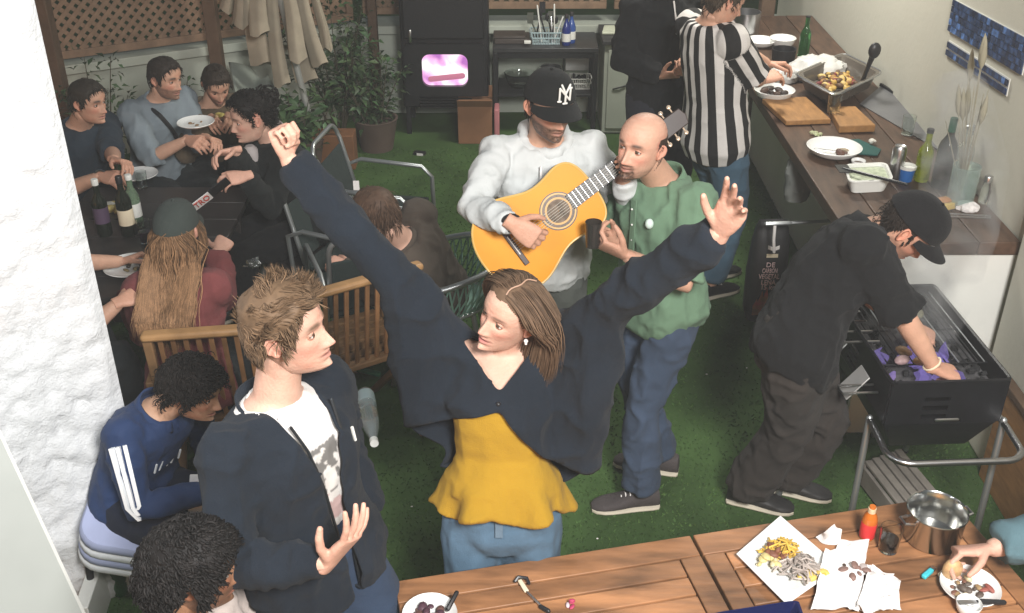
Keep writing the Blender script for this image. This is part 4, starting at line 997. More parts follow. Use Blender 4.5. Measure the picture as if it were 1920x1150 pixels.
def crumbs(name, label, cat, c, r, n, cols, sz, m, seed=0, h=.02, group=None, sy_=1.0):
    """a helping of food: many uneven morsels heaped together, counted as one helping"""
    R_ = random.Random(seed); t = thing(name, label, cat, tuple(c), group=group)
    for i in range(n):
        a = R_.uniform(0, 6.28); q = r*math.sqrt(R_.random()); s_ = sz*R_.uniform(.5, 1.3); k = R_.choice(cols); m_ = MB()
        m_.ball((0, 0, 0), (s_, s_*R_.uniform(.5, .9), s_*R_.uniform(.35, .7)), Matrix.Rotation(R_.uniform(0, 3), 3, 'Z') @ Matrix.Rotation(R_.uniform(-.6, .6), 3, 'X'), 8, 6, col=k)
        o = m_.build('morsel', m, t); o.location = Vector(c)+V3(q*math.cos(a), q*math.sin(a)*sy_, s_*.4+h*(1-q/r)*R_.random()) - Vector(c)*0
        o.matrix_parent_inverse = wm(t).inverted()
    return t
food = mat('food', (1, 1, 1), .55, var=.25, scale=60, vcol=True, bump=.2, bscale=90)
p = atz(246, 505, .722); plate('dinner_plate', 'white dinner plate with leftovers near the pier on the dark table', p, .12); crumbs('leftovers', 'brown leftovers on the white plate on the dark table', 'food', p+V3(0.02, 0, .008), .06, 16, [(.12, .09, .05), (.25, .2, .1), (.05, .04, .03)], .014, food, 3)
p = atz(262, 333, .722); plate('dinner_plate', 'grey white plate at the far end of the dark table', p, .10)
p = atz(222, 392, .722); crumbs('snack_bag', 'crumpled yellow snack wrapper among the bottles on the dark table', 'wrapper', p, .05, 9, [(.45, .36, .12), (.6, .6, .55)], .03, food, 5)
p = atz(243, 440, .722); bottle('wine_bottle', 'dark wine bottle on the table before the seated group', p, wine(.037, .30), M['glass_dark'], M['dark_plastic'], (.0375, .06, .14), None, (.016, .27, .035))
p = atz(258, 425, .722); bottle('beer_bottle', 'clear greenish bottle beside the dark wine bottle on the table', p, wine(.034, .27), mat('pale green glass', (.25, .36, .24), .1, trans=.6), M['plastic_white'], (.0345, .06, .13), M['plastic_white'], (.016, .25, .025))
p = atz(198, 440, .722); bottle('soft_drink_bottle', 'dark bottle with a white cap near the pier on the table', p, wine(.036, .28, .013), M['glass_dark'], M['plastic_white'], (.0365, .07, .15), mat('purple label', (.08, .05, .09), .6), (.016, .26, .03))
def tumbler(label, c, r=.034, h=.11, m=None, liquid=None, name='drinking_glass', group=None):
    t = thing(name, label, 'glass', tuple(c), group=group)
    m_ = MB(); m_.lathe([(0, .0), (r*.86, 0), (r, h), (r*.95, h), (r*.82, .008), (0, .008)], tuple(c), 24); m_.build('vessel', m or M['glass'], t, sharp=60)
    if liquid: m_ = MB(); m_.lathe([(0, .010), (r*.81, .010), (r*.88, h*.5), (0, h*.5)], tuple(c), 20); m_.build('drink', liquid, t)
    return t
p = atz(275, 455, .722); tumbler('tall glass of purple drink on the dark table', p, .032, .12, None, mat('purple drink', (.05, .02, .04), .1))
p = atz(268, 352, .722); tumbler('small clear glass at the far end of the dark table', p, .03, .09)
p = atz(300, 478, .722); tumbler('short empty glass nearest the long haired woman', p, .03, .08)
b = MB(); p = atz(465, 497, .45)
for i in range(14):
    b.ball(p+V3(rng.uniform(-.06, .06), rng.uniform(-.05, .05), rng.uniform(0, .04)), (.03, .02, .012), Matrix.Rotation(rng.uniform(0, 3), 3, 'X') @ Matrix.Rotation(rng.uniform(0, 3), 3, 'Z'), 7, 5)
o = b.build('foil_bag', mat('silver foil', (.5, .52, .5), .25, .9, bump=.5), None, smooth=False); o['label'] = 'crumpled silver foil bag lying at the dark clothed knees'; o['category'] = 'bag'

# ---------------------------------------------------------------- things on the worktop
TOP = 1.004
def wtop(px, py): return atz(px, py, TOP)
def cboard(label, poly, h=.028):
    P = [wtop(*q) for q in poly]; m_ = MB(); n = len(P); m_.add(P+[q+V3(0, 0, h) for q in P], [tuple(range(n-1, -1, -1)), tuple(range(n, 2*n))]+[(i, (i+1) % n, n+(i+1) % n, n+i) for i in range(n)]); o = m_.build('cutting_board', M['board'], None, bevel=.005, smooth=True); return tag(o, label, 'cutting board', 'cutting boards on the worktop')
cboard('larger honey brown cutting board near the worktop edge', [(1473, 236), (1557, 233), (1510, 190), (1428, 194)])
cboard('smaller thick cutting board under the corner of the roasting tray', [(1572, 250), (1640, 248), (1602, 212), (1552, 213)], .04)
# roasting tray with potatoes
rt = thing('roasting_tray', 'rectangular glass roasting tray full of roast potatoes', 'tray', tuple(wtop(1563, 190)))
rc = wtop(1563, 196)+V3(0, 0, .045); ux = Vector((.80, .60, 0)).normalized(); uy = Vector((-.60, .80, 0)).normalized(); 
u1 = (wtop(1645, 172)-wtop(1560, 215)); u1.z = 0; u2 = (wtop(1490, 175)-wtop(1560, 215)); u2.z = 0
def quadring(k, z, r=.12):
    c = wtop(1560, 215)+u1*.5+u2*.5; P = []
    for x, y in rrect(1, 1, r): P.append(c+u1*(x*k)+u2*(y*k)+V3(0, 0, z))
    return P
b = MB(); b.loft([quadring(.80, .03), quadring(.84, .03), quadring(.98, .105), quadring(1.06, .108), quadring(1.06, .114), quadring(.95, .112), quadring(.80, .042), quadring(.3, .04)]); b.build('dish', mat('smoked glass dish', (.10, .085, .07), .15, spec=.6), rt, sharp=50)
b = MB(); b.tube(quadring(1.07, .112), .006, 6, closed=True); b.build('rim', M['steel'], rt)
pc_ = wtop(1560, 215)+u1*.5+u2*.5
R_ = random.Random(9)
for i in range(85):
    x, y = R_.gauss(.02, .19), R_.gauss(0, .19)
    if abs(x) > .38 or abs(y) > .38: continue
    s_ = R_.uniform(.014, .026); m_ = MB(); k = R_.choice([(.45, .28, .06), (.5, .34, .10), (.30, .15, .04), (.55, .40, .15), (.10, .05, .02), (.16, .03, .03)])
    m_.ball((0, 0, 0), (s_, s_*.75, s_*.6), Matrix.Rotation(R_.uniform(0, 3), 3, 'Z') @ Matrix.Rotation(R_.uniform(-1, 1), 3, 'X'), 8, 6, col=k); o = m_.build('potato_chunk', food, None)
    o.location = pc_+u1*x+u2*y+V3(0, 0, .058+.05*max(0, .25-math.hypot(x, y))*2.2*R_.random()+.01*R_.random()); tag(o, 'golden roast potato chunk heaped in the glass roasting tray', 'potato', 'roast potatoes in the tray')
b = MB(); p = pc_+u1*.22+u2*-.2+V3(.03, -.06, .10)
h0 = wtop(1612, 178)+V3(0, 0, .07); h1 = at(1640, 95, 5.75)
b.tube([h0, h0.lerp(h1, .55), h1], [.012, .013, .02], 8); b.ball(h1, (.035, .02, .045), nu=12, nv=8); o = b.build('serving_ladle', M['dark_plastic'], None); tag(o, 'black ladle standing upright in the roasting tray', 'ladle')
c = wtop(1560, 222)+V3(0, 0, .03); tumbler('clear tumbler in front of the roasting tray on the boards', c, .036, .10)
p = wtop(1450, 185); bowl('white_bowl', 'white bowl of dark food at the inner edge of the worktop', p, .115, .055, M['ceramic']); crumbs('dark_stew', 'dark stew in the white bowl by the striped shirt', 'food', p+V3(0, 0, .022), .07, 14, [(.03, .018, .015), (.06, .03, .02)], .026, food, 11)
p = wtop(1562, 290); bowl('white_bowl', 'shallow white bowl with a meat piece in the middle of the worktop', p, .135, .045, M['ceramic'], sx_=1, sy_=1); crumbs('meat_piece', 'browned meat piece in the shallow white bowl', 'food', p+V3(.04, -.03, .014), .03, 7, [(.10, .045, .03), (.35, .28, .2)], .022, food, 12)
b = MB(); b.tube([p+V3(-.09, .02, .025), p+V3(.01, -.01, .02)], .004, 6); o = b.build('fork', M['steel'], None); tag(o, 'steel fork lying in the shallow white bowl', 'fork')
b = MB(); p = wtop(1615, 280); b.add([p+V3(x, y, .004+.006*math.sin(x*40)) for x, y in [(-.13, -.06), (.05, -.10), (.10, .0), (.02, .12), (-.12, .09)]], [(0, 1, 2, 3, 4)]); o = b.build('green_cloth', mat('teal cloth', (.015, .075, .065), .9), None, smooth=False); q = o.modifiers.new('s', 'SOLIDIFY'); q.thickness = .006; tag(o, 'dark teal cloth lying beside the shallow white bowl', 'cloth')
p = wtop(1634, 270); crumbs('garlic_bulb', 'white garlic bulb on the teal cloth', 'food', p+V3(0, 0, .006), .014, 5, [(.6, .58, .52)], .018, food, 14)
p = wtop(1608, 312); bowl('dip_bowl', 'tiny white dip bowl with brown sauce left on the worktop', p, .035, .03, M['ceramic']); b = MB(); b.lathe([(0, .018), (.027, .018), (.024, .014), (0, .014)], p, 16); o = b.build('dip_sauce', mat('brown sauce', (.06, .03, .015), .3), None); tag(o, 'brown sauce in the tiny white dip bowl', 'food')
p = wtop(1530, 255); crumbs('salad_scraps', 'pale green salad scraps on the dark worktop', 'food', p, .035, 12, [(.3, .36, .16), (.4, .42, .25)], .012, food, 15)
# lidded box with black spatula
bx = thing('plastic_box', 'white lidded plastic food box on the near part of the worktop', 'box', tuple(wtop(1617, 358)))
u1b = (wtop(1668, 362)-wtop(1590, 366)); u1b.z = 0; u2b = (wtop(1580, 334)-wtop(1590, 366)); u2b.z = 0; cb_ = wtop(1590, 366)+u1b*.5+u2b*.5
def qr(k, z, r=.18): return [cb_+u1b*(x*k)+u2b*(y*k)+V3(0, 0, z) for x, y in rrect(1, 1, r)]
b = MB(); b.loft([qr(.8, 0), qr(.82, 0), qr(1, .06), qr(1.08, .062), qr(1.08, .068), qr(.96, .068), qr(.80, .012), qr(.3, .012)]); b.build('tub', M['plastic_white'], bx, sharp=50)
b = MB(); b.loft([qr(.94, .05), qr(.94, .054)]); b.build('salad', mat('pale salad', (.45, .5, .36), .6, var=.3, scale=40, bump=.4), bx)
b = MB(); a = cb_+V3(-.11, .02, .075); e = cb_+V3(.10, -.22, .10); b.tube([a, e], .008, 8); b.box(a, (.06, .09, .004)); o = b.build('spatula', M['dark_plastic'], None); tag(o, 'black spatula laid across the white food box', 'spatula')
# bottles, cans, glasses
p = wtop(1700, 252); tumbler('stemmed clear glass standing near the cream wall', p, .034, .10)
p = wtop(1677, 335); bottle('drink_can', 'silver aluminium can among the bottles on the worktop', p, [(0, .003), (.024, 0), (.033, .012), (.033, .15), (.026, .165), (.024, .163), (0, .16)], M['steel'], cat='can')
p = wtop(1697, 338); cp = thing('paper_cup', 'blue cup with white rim among the bottles on the worktop', 'cup', tuple(p)); b = MB(); b.lathe([(0, 0), (.030, 0), (.038, .062), (.036, .062), (.028, .004), (0, .004)], p, 24); b.build('cup_body', mat('bright blue cup', (.02, .13, .42), .4), cp); b = MB(); b.lathe([(.036, .060), (.040, .061), (.0405, .074), (.037, .075), (.036, .062)], p, 24); b.build('rim', M['plastic_white'], cp)
p = wtop(1726, 338); bottle('oil_bottle', 'yellow green bottle next to the blue cup on the worktop', p, wine(.036, .24, .014), mat('yellow green glass', (.30, .36, .02), .1, trans=.55, var=.4, scale=25), M['dark_plastic'], None, None, (.016, .235, .02))
p = wtop(1762, 350); bottle('wine_bottle', 'tall dark green wine bottle on the worktop by the wall', p, wine(.043, .33, .015), M['glass_dark'], mat('green foil', (.01, .09, .05), .4), (.0435, .05, .12), mat('dark label', (.03, .025, .02), .6), (.0165, .27, .065))
p = wtop(1797, 342); bottle('spirit_bottle', 'clear spirit bottle with round shoulders at the cream wall', p, [(0, .003), (.036, 0), (.040, .01), (.040, .15), (.036, .18), (.016, .205), (.016, .235), (.02, .237), (.02, .262), (0, .262)], mat('clear grey glass', (.62, .68, .64), .06, trans=.85), M['tube'], (.0405, .05, .10), M['label'], (.021, .262, .02))
p = wtop(1505, 110); bottle('beer_bottle', 'green beer bottle at the far end of the worktop', p, wine(.034, .26, .013), M['glass_green'], M['dark_plastic'], None, None, (.015, .258, .008))
p = wtop(1425, 86); bowl('stacked_plate', 'pale plate at the far end behind the striped shirt', p, .10, .04, M['ceramic']); p = wtop(1466, 88); bowl('stacked_plate', 'pale bowl right of the pale plate at the far end', p, .085, .06, M['ceramic'])
b = MB(); p = wtop(1468, 112); b.lathe([(0, 0), (.07, 0), (.075, .07), (.07, .07), (.066, .01), (0, .01)], p, 24); o = b.build('dark_pot', M['dark_plastic'], None); tag(o, 'small dark pot in front of the pale bowl', 'pot')
b = MB(); p = wtop(1395, 70); b.lathe([(0, 0), (.09, 0), (.095, .17), (.09, .17), (.086, .01), (0, .01)], p, 28); o = b.build('stock_pot', M['steel'], None); tag(o, 'steel stock pot behind the head of the striped shirt man', 'pot')
# crumpled plastic bags
def crumple(name, label, cat, c, r, m, seed, sz=(1, 1, .5), n=2):
    R_ = np.random.RandomState(seed); m_ = MB(); m_.ball((0, 0, 0), (r*sz[0], r*sz[1], r*sz[2]), None, 36, 22); V, F = m_.arrays(); V = V.copy()
    q = V/r; d = (1-np.abs(2*fbm(q*2.2+seed, seed, 3)-1)); V = V*(0.72+.5*d)[:, None]; V[:, 2] = np.maximum(V[:, 2], -r*sz[2]*.55); V[:, 2] += r*sz[2]*.55
    k = MB(); k.add(V, F); o = k.build(name, m, None, smooth=True, sharp=28); o.location = c; return tag(o, label, cat)
bagm = mat('thin white bag', (.62, .61, .58), .45, trans=.15, var=.1, bump=.4, bscale=30)
crumple('plastic_bag', 'crumpled white plastic bag behind the roasting tray', 'bag', wtop(1530, 145), .13, bagm, 4, (1.2, .9, .6))
crumple('plastic_bag', 'smaller crinkled white bag near the bare forearm at the worktop', 'bag', wtop(1470, 150), .08, bagm, 6, (1, .9, .6))
# grey sheet leaning at the wall
b = MB(); P = [wtop(1650, 172)+V3(0, 0, .004), wtop(1812, 276)+V3(0, 0, .004), wtop(1790, 300)+V3(0, 0, .004), wtop(1612, 196)+V3(0, 0, .004)]
b.add([P[0]+V3(0, 0, .03), P[1]+V3(0, 0, .03), P[2], P[3]], [(3, 2, 1, 0)]); o = b.build('baking_sheet', mat('dull grey sheet', (.16, .16, .165), .35, .3), None, smooth=False); q = o.modifiers.new('s', 'SOLIDIFY'); q.thickness = .006; tag(o, 'long dull grey sheet lying against the cream wall', 'sheet')
b = MB(); b.bar(P[0]+V3(0, .01, .035), P[1]+V3(0, .01, .035), .014, .016); b.build('dark_edge', M['dark_plastic'], o)
# near end of the worktop
p = wtop(1768, 388); pk = thing('snack_pack', 'open yellow and white package at the near end of the worktop', 'package', tuple(p)); b = MB(); b.box(p+V3(0, 0, .015), (.11, .08, .03), Matrix.Rotation(.4, 3, 'Z')); b.build('carton', mat('yellow carton', (.5, .36, .08), .6, var=.3), pk, bevel=.004); b = MB(); b.ball(p+V3(.0, 0, .034), (.035, .025, .012), nu=10, nv=6); b.build('contents', mat('orange filling', (.4, .16, .03), .5), pk)
p = wtop(1812, 392); crumple('napkin', 'small crumpled white napkin beside the yellow package', 'napkin', p, .045, M['paper'], 8)
b = MB(); p = wtop(1810, 410); b.tube([p+V3(-.09, 0, .012), p+V3(.1, -.02, .012), p+V3(.11, .0, .012), p+V3(-.09, .03, .012)], .004, 6); o = b.build('tongs', M['steel'], None); tag(o, 'steel tongs lying at the near end of the worktop', 'tongs')
p = wtop(1843, 380); bottle('salt_shaker', 'slim clear shaker at the near end of the worktop', p, [(0, 0), (.022, 0), (.024, .06), (.016, .09), (.016, .10), (0, .10)], M['glass'], M['steel'], None, None, (.018, .10, .03), cat='shaker')
vs = thing('flower_vase', 'green tinted glass vase with dried grass at the right wall', 'vase', tuple(wtop(1862, 372)))
p = wtop(1868, 385); p.x = min(p.x, 2.0); b = MB(); b.lathe([(0, 0), (.05, 0), (.058, .02), (.06, .19), (.055, .19), (.053, .02), (0, .012)], p, 28); b.build('vessel', mat('tinted vase glass', (.62, .76, .72), .08, trans=.8), vs)
dg = mat('dried grass', (.30, .28, .20), .9, vcol=True, var=.2)
R_ = random.Random(4)
for i in range(13):
    a = R_.uniform(0, 6.28); ln = R_.uniform(.35, .72); tip = p+V3(-.10*R_.random()+.03*math.cos(a), .10*math.sin(a)+.02, ln); m_ = MB(); m_.tube([p+V3(0, 0, .05), p.lerp(tip, .5)+V3(0, 0, .03), tip], [.003, .0025, .0018], 5); s_ = m_.build('stalk', dg, vs)
    if i < 7:
        m_ = MB(); d = (tip-p).normalized(); q = d.to_track_quat('Z', 'Y').to_matrix(); m_.lathe([(0, 0), (.012, .03), (.015, .07), (.008, .12), (0, .15)], tip-d*.02, 10, q); m_.build('plume', dg, s_)
# charcoal bag, red chair
cbg = thing('charcoal_bag', 'black charcoal bag with pale lettering and a flame picture', 'bag', (1.0, 4.55, 0))
pb = atz(1428, 606, 0); pt_ = at(1432, 420, pb.y+.04); hgt = pt_.z; bagw = mat('black paper bag', (.016, .016, .017), .6, bump=.3, bscale=15)
b = MB(); rings = []
for (z, w_, d) in [(0, .085, .07), (.05, .10, .085), (.3, .105, .09), (.5, .095, .07), (.58, .085, .04), (.62, .075, .02)]:
    rings.append([Vector((pb.x+.01+w_*math.copysign(abs(math.cos(q))**.6, math.cos(q)), pb.y+.08+d*math.copysign(abs(math.sin(q))**.6, math.sin(q)), z*hgt/.62)) for q in [2*math.pi*j/24 for j in range(24)]])
b.loft(rings); b.build('sack', bagw, cbg)
def text_obj(name, s, c, X, Y, size, m, parent, ext=.0015, fit=None):
    cu = bpy.data.curves.new(name, 'FONT'); cu.body = s; cu.size = size; cu.align_x = 'CENTER'; cu.align_y = 'CENTER'; cu.extrude = ext; cu.resolution_u = 2
    o = bpy.data.objects.new(name, cu); COL.objects.link(o); X, Y = Vector(X).normalized(), Vector(Y).normalized(); N_ = X.cross(Y).normalized(); Y = N_.cross(X)
    dg = bpy.context.evaluated_depsgraph_get(); me = bpy.data.meshes.new_from_object(o.evaluated_get(dg)); bpy.data.objects.remove(o); bpy.data.curves.remove(cu)
    n = len(me.vertices); v = np.empty(n*3); me.vertices.foreach_get('co', v); v = v.reshape(-1, 3)
    if fit and n: wd = v[:, 0].max()-v[:, 0].min(); v[:, 0] *= fit/wd
    W_ = np.array(c)+v[:, :1]*np.array(X)+v[:, 1:2]*np.array(Y)+v[:, 2:3]*np.array(N_); me.vertices.foreach_set('co', W_.ravel()); me.materials.clear(); me.materials.append(m); me.update()
    ob = bpy.data.objects.new(name, me); COL.objects.link(ob)
    if parent is not None: join(ob, parent)
    return ob
prt = mat('pale pink print', (.85, .62, .62), .6); ylw = mat('flame print', (.35, .16, .03), .6, var=.8, scale=14, col2=(.30, .03, .02))
fy = pb.y+.08-.100
for i, (s, z, w_) in enumerate([('DE', .37, .045), ('CARBON', .335, .08), ('VEGETAL', .30, .11), ('LEÑA', .265, .075), ('15 kg', .235, .07)]):
    text_obj('lettering', s, (pb.x-.0+.01*i*0, fy-.003, z*1.0), (1, 0, 0), (0, 0, 1), .04, prt, cbg, fit=w_)
b = MB(); b.prism([(-.03, 0), (0, -.012), (.03, 0), (.03, .02), (0, .008), (-.03, .02)], (pb.x+.01, fy+.016, .455), (1, 0, 0), (0, .15, 1), -.003); b.build('emblem', M['paper'], cbg, smooth=False)
b = MB(); b.prism([(-.03, 0), (.03, 0), (.03, .02), (-.03, .02)], (pb.x+.005, fy+.006, .41), (1, 0, 0), (0, .1, 1), -.003); b.build('emblem', M['label'], cbg, smooth=False)
for i in range(6):
    x = -.06+.024*i; h = (.10, .15, .17, .14, .16, .10)[i]; b = MB(); b.prism([(-.014, 0), (.014, 0), (.017, h*.5), (.004, h), (-.015, h*.55)], (pb.x+.01+x, fy+.0035, .06), (1, 0, 0), (0, 0, 1), -.004); b.build('flame_print', ylw, cbg, smooth=False)
rc_ = thing('red_chair', 'chair with a dusty red back beside the charcoal bag', 'chair', (1.28, 4.45, 0))
rm = mat('dusty red plastic', (.28, .075, .06), .6); p = at(1500, 500, 4.35); p.x += .17
b = MB(); b.box((p.x+.02, p.y+.05, p.z-.08), (.34, .03, .32), Matrix.Rotation(.15, 3, 'X')); b.build('backrest', rm, rc_, bevel=.012)
b = MB(); b.box((p.x+.02, p.y-.18, .43), (.38, .40, .03)); b.build('seat', rm, rc_, bevel=.01)
for dx_ in (-.16, .18):
    for dy_ in (-.36, .04): b = MB(); b.tube([(p.x+dx_, p.y+dy_, 0), (p.x+dx_, p.y+dy_, .42 if dy_ < 0 else .75)], .012, 8); b.build('leg', M['tube'], rc_)
# tap and pipe on the base wall
tp = thing('wall_tap', 'small pale tap with a hanging hose under the worktop', 'tap', (1.2, 5, .5)); p = at(1455, 420, 4.9)
b = MB(); b.tube([p+V3(-.05, 0, 0), p+V3(.07, 0, .005)], .011, 8); b.build('spout', M['tube'], tp); b = MB(); b.tube([p+V3(-.005, 0, 0), p+V3(0, 0, -.09), p+V3(.01, 0, -.16)], .008, 8); b.build('hose', M['paper'], tp)
b = MB(); b.tube([p+V3(.07, 0, .005), (1.775, p.y+.05, p.z)], .009, 8); b.build('pipe', M['tube'], tp)
# hanging dark cloth below worktop edge
crumple('hanging_cloth', 'grey cloth bundle hanging from the bracket under the worktop', 'cloth', at(1492, 372, 5.1), .13, mat('grey rag', (.16, .17, .16), .9), 12, (.55, .5, 1.3))
# ---------------------------------------------------------------- charcoal grill on its tube cart
gr = thing('charcoal_grill', 'black box charcoal grill on a silver tube cart', 'grill', (1.58, 3.45, 0))
GO = Vector((1.555, 3.52, 0)); ga = math.radians(3); GX = Vector((math.cos(ga), math.sin(ga), 0)); GY = Vector((-math.sin(ga), math.cos(ga), 0)); GR = Matrix((GX, GY, Vector((0, 0, 1)))).transposed()
def G(x, y, z): return GO+GX*x+GY*y+V3(0, 0, z)
hw, hl, zt_, zm, zb_ = .215, .35, .86, .68, .50
gm = mat('grill enamel', (.010, .010, .012), .35, .2, var=.3, scale=10)
def slot_wall(name, a, b_, ns, s0, s1):
    m_ = MB(); d = (b_-a); L = d.length; d.normalize(); th = .008; H = zt_-zm
    def bx(u0, u1, z0, z1): m_.bar(a+d*u0+V3(0, 0, (z0+z1)/2), a+d*u1+V3(0, 0, (z0+z1)/2), th, z1-z0)
    bx(0, s0*L, zm, zt_); bx(s1*L, L, zm, zt_); z = zm+.02; bx(s0*L, s1*L, zm, z)
    for i in range(ns): z += .020; bx(s0*L, s1*L, z, z+.018 if i < ns-1 else zt_); z += .018
    return m_.build(name, gm, gr, smooth=False)
slot_wall('wall_panel', G(-hw, hl, 0), G(hw, hl, 0), 3, .42, .66)
slot_wall('wall_panel', G(-hw, -hl, 0), G(hw, -hl, 0), 3, .30, .52)
slot_wall('wall_panel', G(hw, -hl+.005, 0), G(hw, hl-.005, 0), 3, .62, .72)
slot_wall('wall_panel', G(-hw, -hl+.005, 0), G(-hw, hl-.005, 0), 3, .45, .6)
b = MB(); b.loft([[G(x*hw*2, y*hl*2, z) for x, y in [(-.5*k, -.5*k2), (.5*k, -.5*k2), (.5*k, .5*k2), (-.5*k, .5*k2)]] for z, k, k2 in ((zb_, .55, .7), (zb_+.03, .72, .82), (zm-.001, 1.0, 1.0))]); b.build('fire_pan', gm, gr, bevel=.01)
b = MB(); b.tube([G(x*hw*2*1.01, y*hl*2*1.005, zt_) for x, y in rrect(1, 1, .03, 3)], .008, 6, closed=True); b.build('rim', gm, gr)
ash = mat('ash and charcoal', (.06, .058, .06), .95, var=.6, scale=30, bump=.6, bscale=60)
b = MB(); b.add([G(-hw+.01, -hl+.01, .785), G(hw-.01, -hl+.01, .785), G(hw-.01, hl-.01, .785), G(-hw+.01, hl-.01, .785)], [(0, 1, 2, 3)]); b.build('ash_bed', ash, gr, smooth=False)
R_ = random.Random(2); hot = mat('glowing charcoal', (.05, .03, .06), .9, emit=(.36, .27, .72), estr=.38, var=.5, scale=40); orange = mat('orange ember', (.08, .03, .01), .9, emit=(.9, .35, .08), estr=.5, var=.5, scale=40); cold = mat('charcoal lump', (.014, .014, .015), .9, var=.5, scale=30)
for i in range(110):
    x, y = R_.uniform(-hw+.03, hw-.03), R_.uniform(-hl+.03, hl-.03); s_ = R_.uniform(.009, .024); m_ = MB(); m_.box((0, 0, 0), (s_*1.5, s_, s_), Matrix.Rotation(R_.uniform(0, 3), 3, 'Z') @ Matrix.Rotation(R_.uniform(-.8, .8), 3, 'X'), taper=.8)
    o = m_.build('charcoal_lump', (hot if R_.random() < .8 else orange) if (y < -.08 and x < .12 and R_.random() < .62) else cold, gr, bevel=.003); o.location = G(x, y, .797+.012*R_.random())
for i in range(17):
    x = -hw+.02+(2*hw-.04)*i/16; m_ = MB(); m_.tube([G(x, -hl+.16, .836), G(x, hl-.012, .836)], .003, 5); m_.build('grate_bar', M['tube'] if i % 4 == 0 else BM, gr)
for y in (-hl+.16, .05, hl-.02): m_ = MB(); m_.tube([G(-hw+.01, y, .831), G(hw-.01, y, .831)], .004, 5); m_.build('grate_rod', BM, gr)
# flames licking over the coals
flm = bpy.data.materials.new('violet flame'); flm.use_nodes = True; t = flm.node_tree; t.nodes.clear(); N = t.nodes.new
em = N('ShaderNodeEmission'); em.inputs[0].default_value = (.40, .30, .90, 1); em.inputs[1].default_value = .5; tr = N('ShaderNodeBsdfTransparent'); mx = N('ShaderNodeMixShader'); ou = N('ShaderNodeOutputMaterial'); lw = N('ShaderNodeTexNoise'); lw.inputs['Scale'].default_value = 35
mm_ = N('ShaderNodeMath'); mm_.operation = 'MULTIPLY'; mm_.inputs[1].default_value = .6; t.links.new(lw.outputs[0], mm_.inputs[0]); t.links.new(mm_.outputs[0], mx.inputs[0]); t.links.new(tr.outputs[0], mx.inputs[1]); t.links.new(em.outputs[0], mx.inputs[2]); t.links.new(mx.outputs[0], ou.inputs[0])
for i in range(10):
    x, y = R_.uniform(-.20, .06), R_.uniform(-hl+.05, -.06); h = R_.uniform(.05, .11); m_ = MB(); m_.tube([G(x, y, .80), G(x+.01, y, .80+h*.4), G(x-.01+R_.uniform(-.02, .02), y, .80+h*.75), G(x+R_.uniform(-.02, .03), y, .80+h)], [.018, .022, .012, .002], 8); m_.build('flame', flm, gr)
# cart of bent silver tube
b = MB(); b.tube([G(-hw-.03, -hl+.06, .66), G(-hw-.03, -hl-.02, .655)]+arc(G(-hw+.05, -hl-.11, .645), GX, GY, .08, 180, 270, 6)+arc(G(hw-.05, -hl-.11, .645), GX, GY, .08, 270, 360, 6)+[G(hw+.03, -hl-.02, .655), G(hw+.03, hl-.1, .66)], .0125, 10); b.build('cart_tube', M['steel'], gr)
for x, y, x2, y2, nm in ((-hw-.03, -hl+.06, -hw-.06, -hl-.02, 'leg'), (hw+.03, -hl+.02, hw-.0, -hl-.06, 'leg'), (hw+.03, hl-.1, hw+.03, hl-.02, 'leg'), (-hw-.05, hl-.28, -hw-.20, hl-.30, 'leg')):
    m_ = MB(); m_.tube([G(x, y, .665), G((x*.45+x2*.55), (y*.45+y2*.55), .30), G(x2, y2, .012)], .013, 10); lg_ = m_.build(nm, M['tube'], gr); m_ = MB(); m_.ball(G(x2, y2, .016), .016, nu=10, nv=6); m_.build('foot', M['dark_plastic'], lg_)
b = MB(); b.tube([G(-hw-.05, hl-.28, .62)]+arc(G(-hw-.05, hl-.22, .80), GY, (0, 0, 1), .06, 180, 0, 8)+[G(-hw-.05, hl-.16, .62)], .013, 10); b.build('cart_handle', M['steel'], gr)
pl = mat('pale grey plate metal', (.5, .5, .49), .4, .5)
for (y, s_) in ((.04, .11), (-.20, .12)):
    b = MB(); R2 = GR @ Matrix.Rotation(math.radians(38), 3, 'Y'); b.box(G(-hw-.075, y, .765), (.006, s_*.75, s_), R2); b.build('wind_plate', pl if y < 0 else M['tube'], gr, bevel=.002)
b = MB(); b.tube([G(-hw-.02, -hl+.06, .78), G(-hw-.15, -hl+.06, .78), G(-hw-.155, -hl+.085, .78), G(-hw-.15, -hl+.11, .78), G(-hw-.02, -hl+.11, .78)], .005, 6); b.build('wire_handle', M['steel'], gr)
for i in range(4):
    b = MB(); b.tube([G(-hw-.10, .18-.075*i, .845), G(-hw+.06, .18-.075*i, .845)], .005, 6); b.build('rack_bar', M['steel'], gr)
b = MB(); b.tube([G(-.03, -hl-.012, .70), G(.05, -hl-.012, .70)], .006, 6); b.build('wire_handle', M['steel'], gr)
for i, (x, y, c) in enumerate([(.0, .20, (.22, .24, .08)), (.05, .24, (.26, .28, .10)), (-.03, .12, (.30, .2, .13)), (.07, .14, (.16, .15, .09)), (-.09, -.13, (.45, .28, .14)), (-.12, -.19, (.3, .2, .2)), (-.05, -.20, (.5, .3, .12))]):
    m_ = MB(); m_.ball((0, 0, 0), (.034, .022, .016), Matrix.Rotation(R_.uniform(0, 3), 3, 'Z'), 12, 8, col=c); o = m_.build('grilled_food', food, None); o.location = G(x, y, .852); tag(o, ['green pepper strip at the back of the grill', 'longer green pepper beside the back slots of the grill', 'pale brown meat in the middle of the grill', 'grey green vegetable on the grill behind the arm', 'golden morsel over the violet glow of the grill', 'greyish pink morsel at the left of the violet glow', 'orange morsel nearest the front of the grill'][i], 'food')
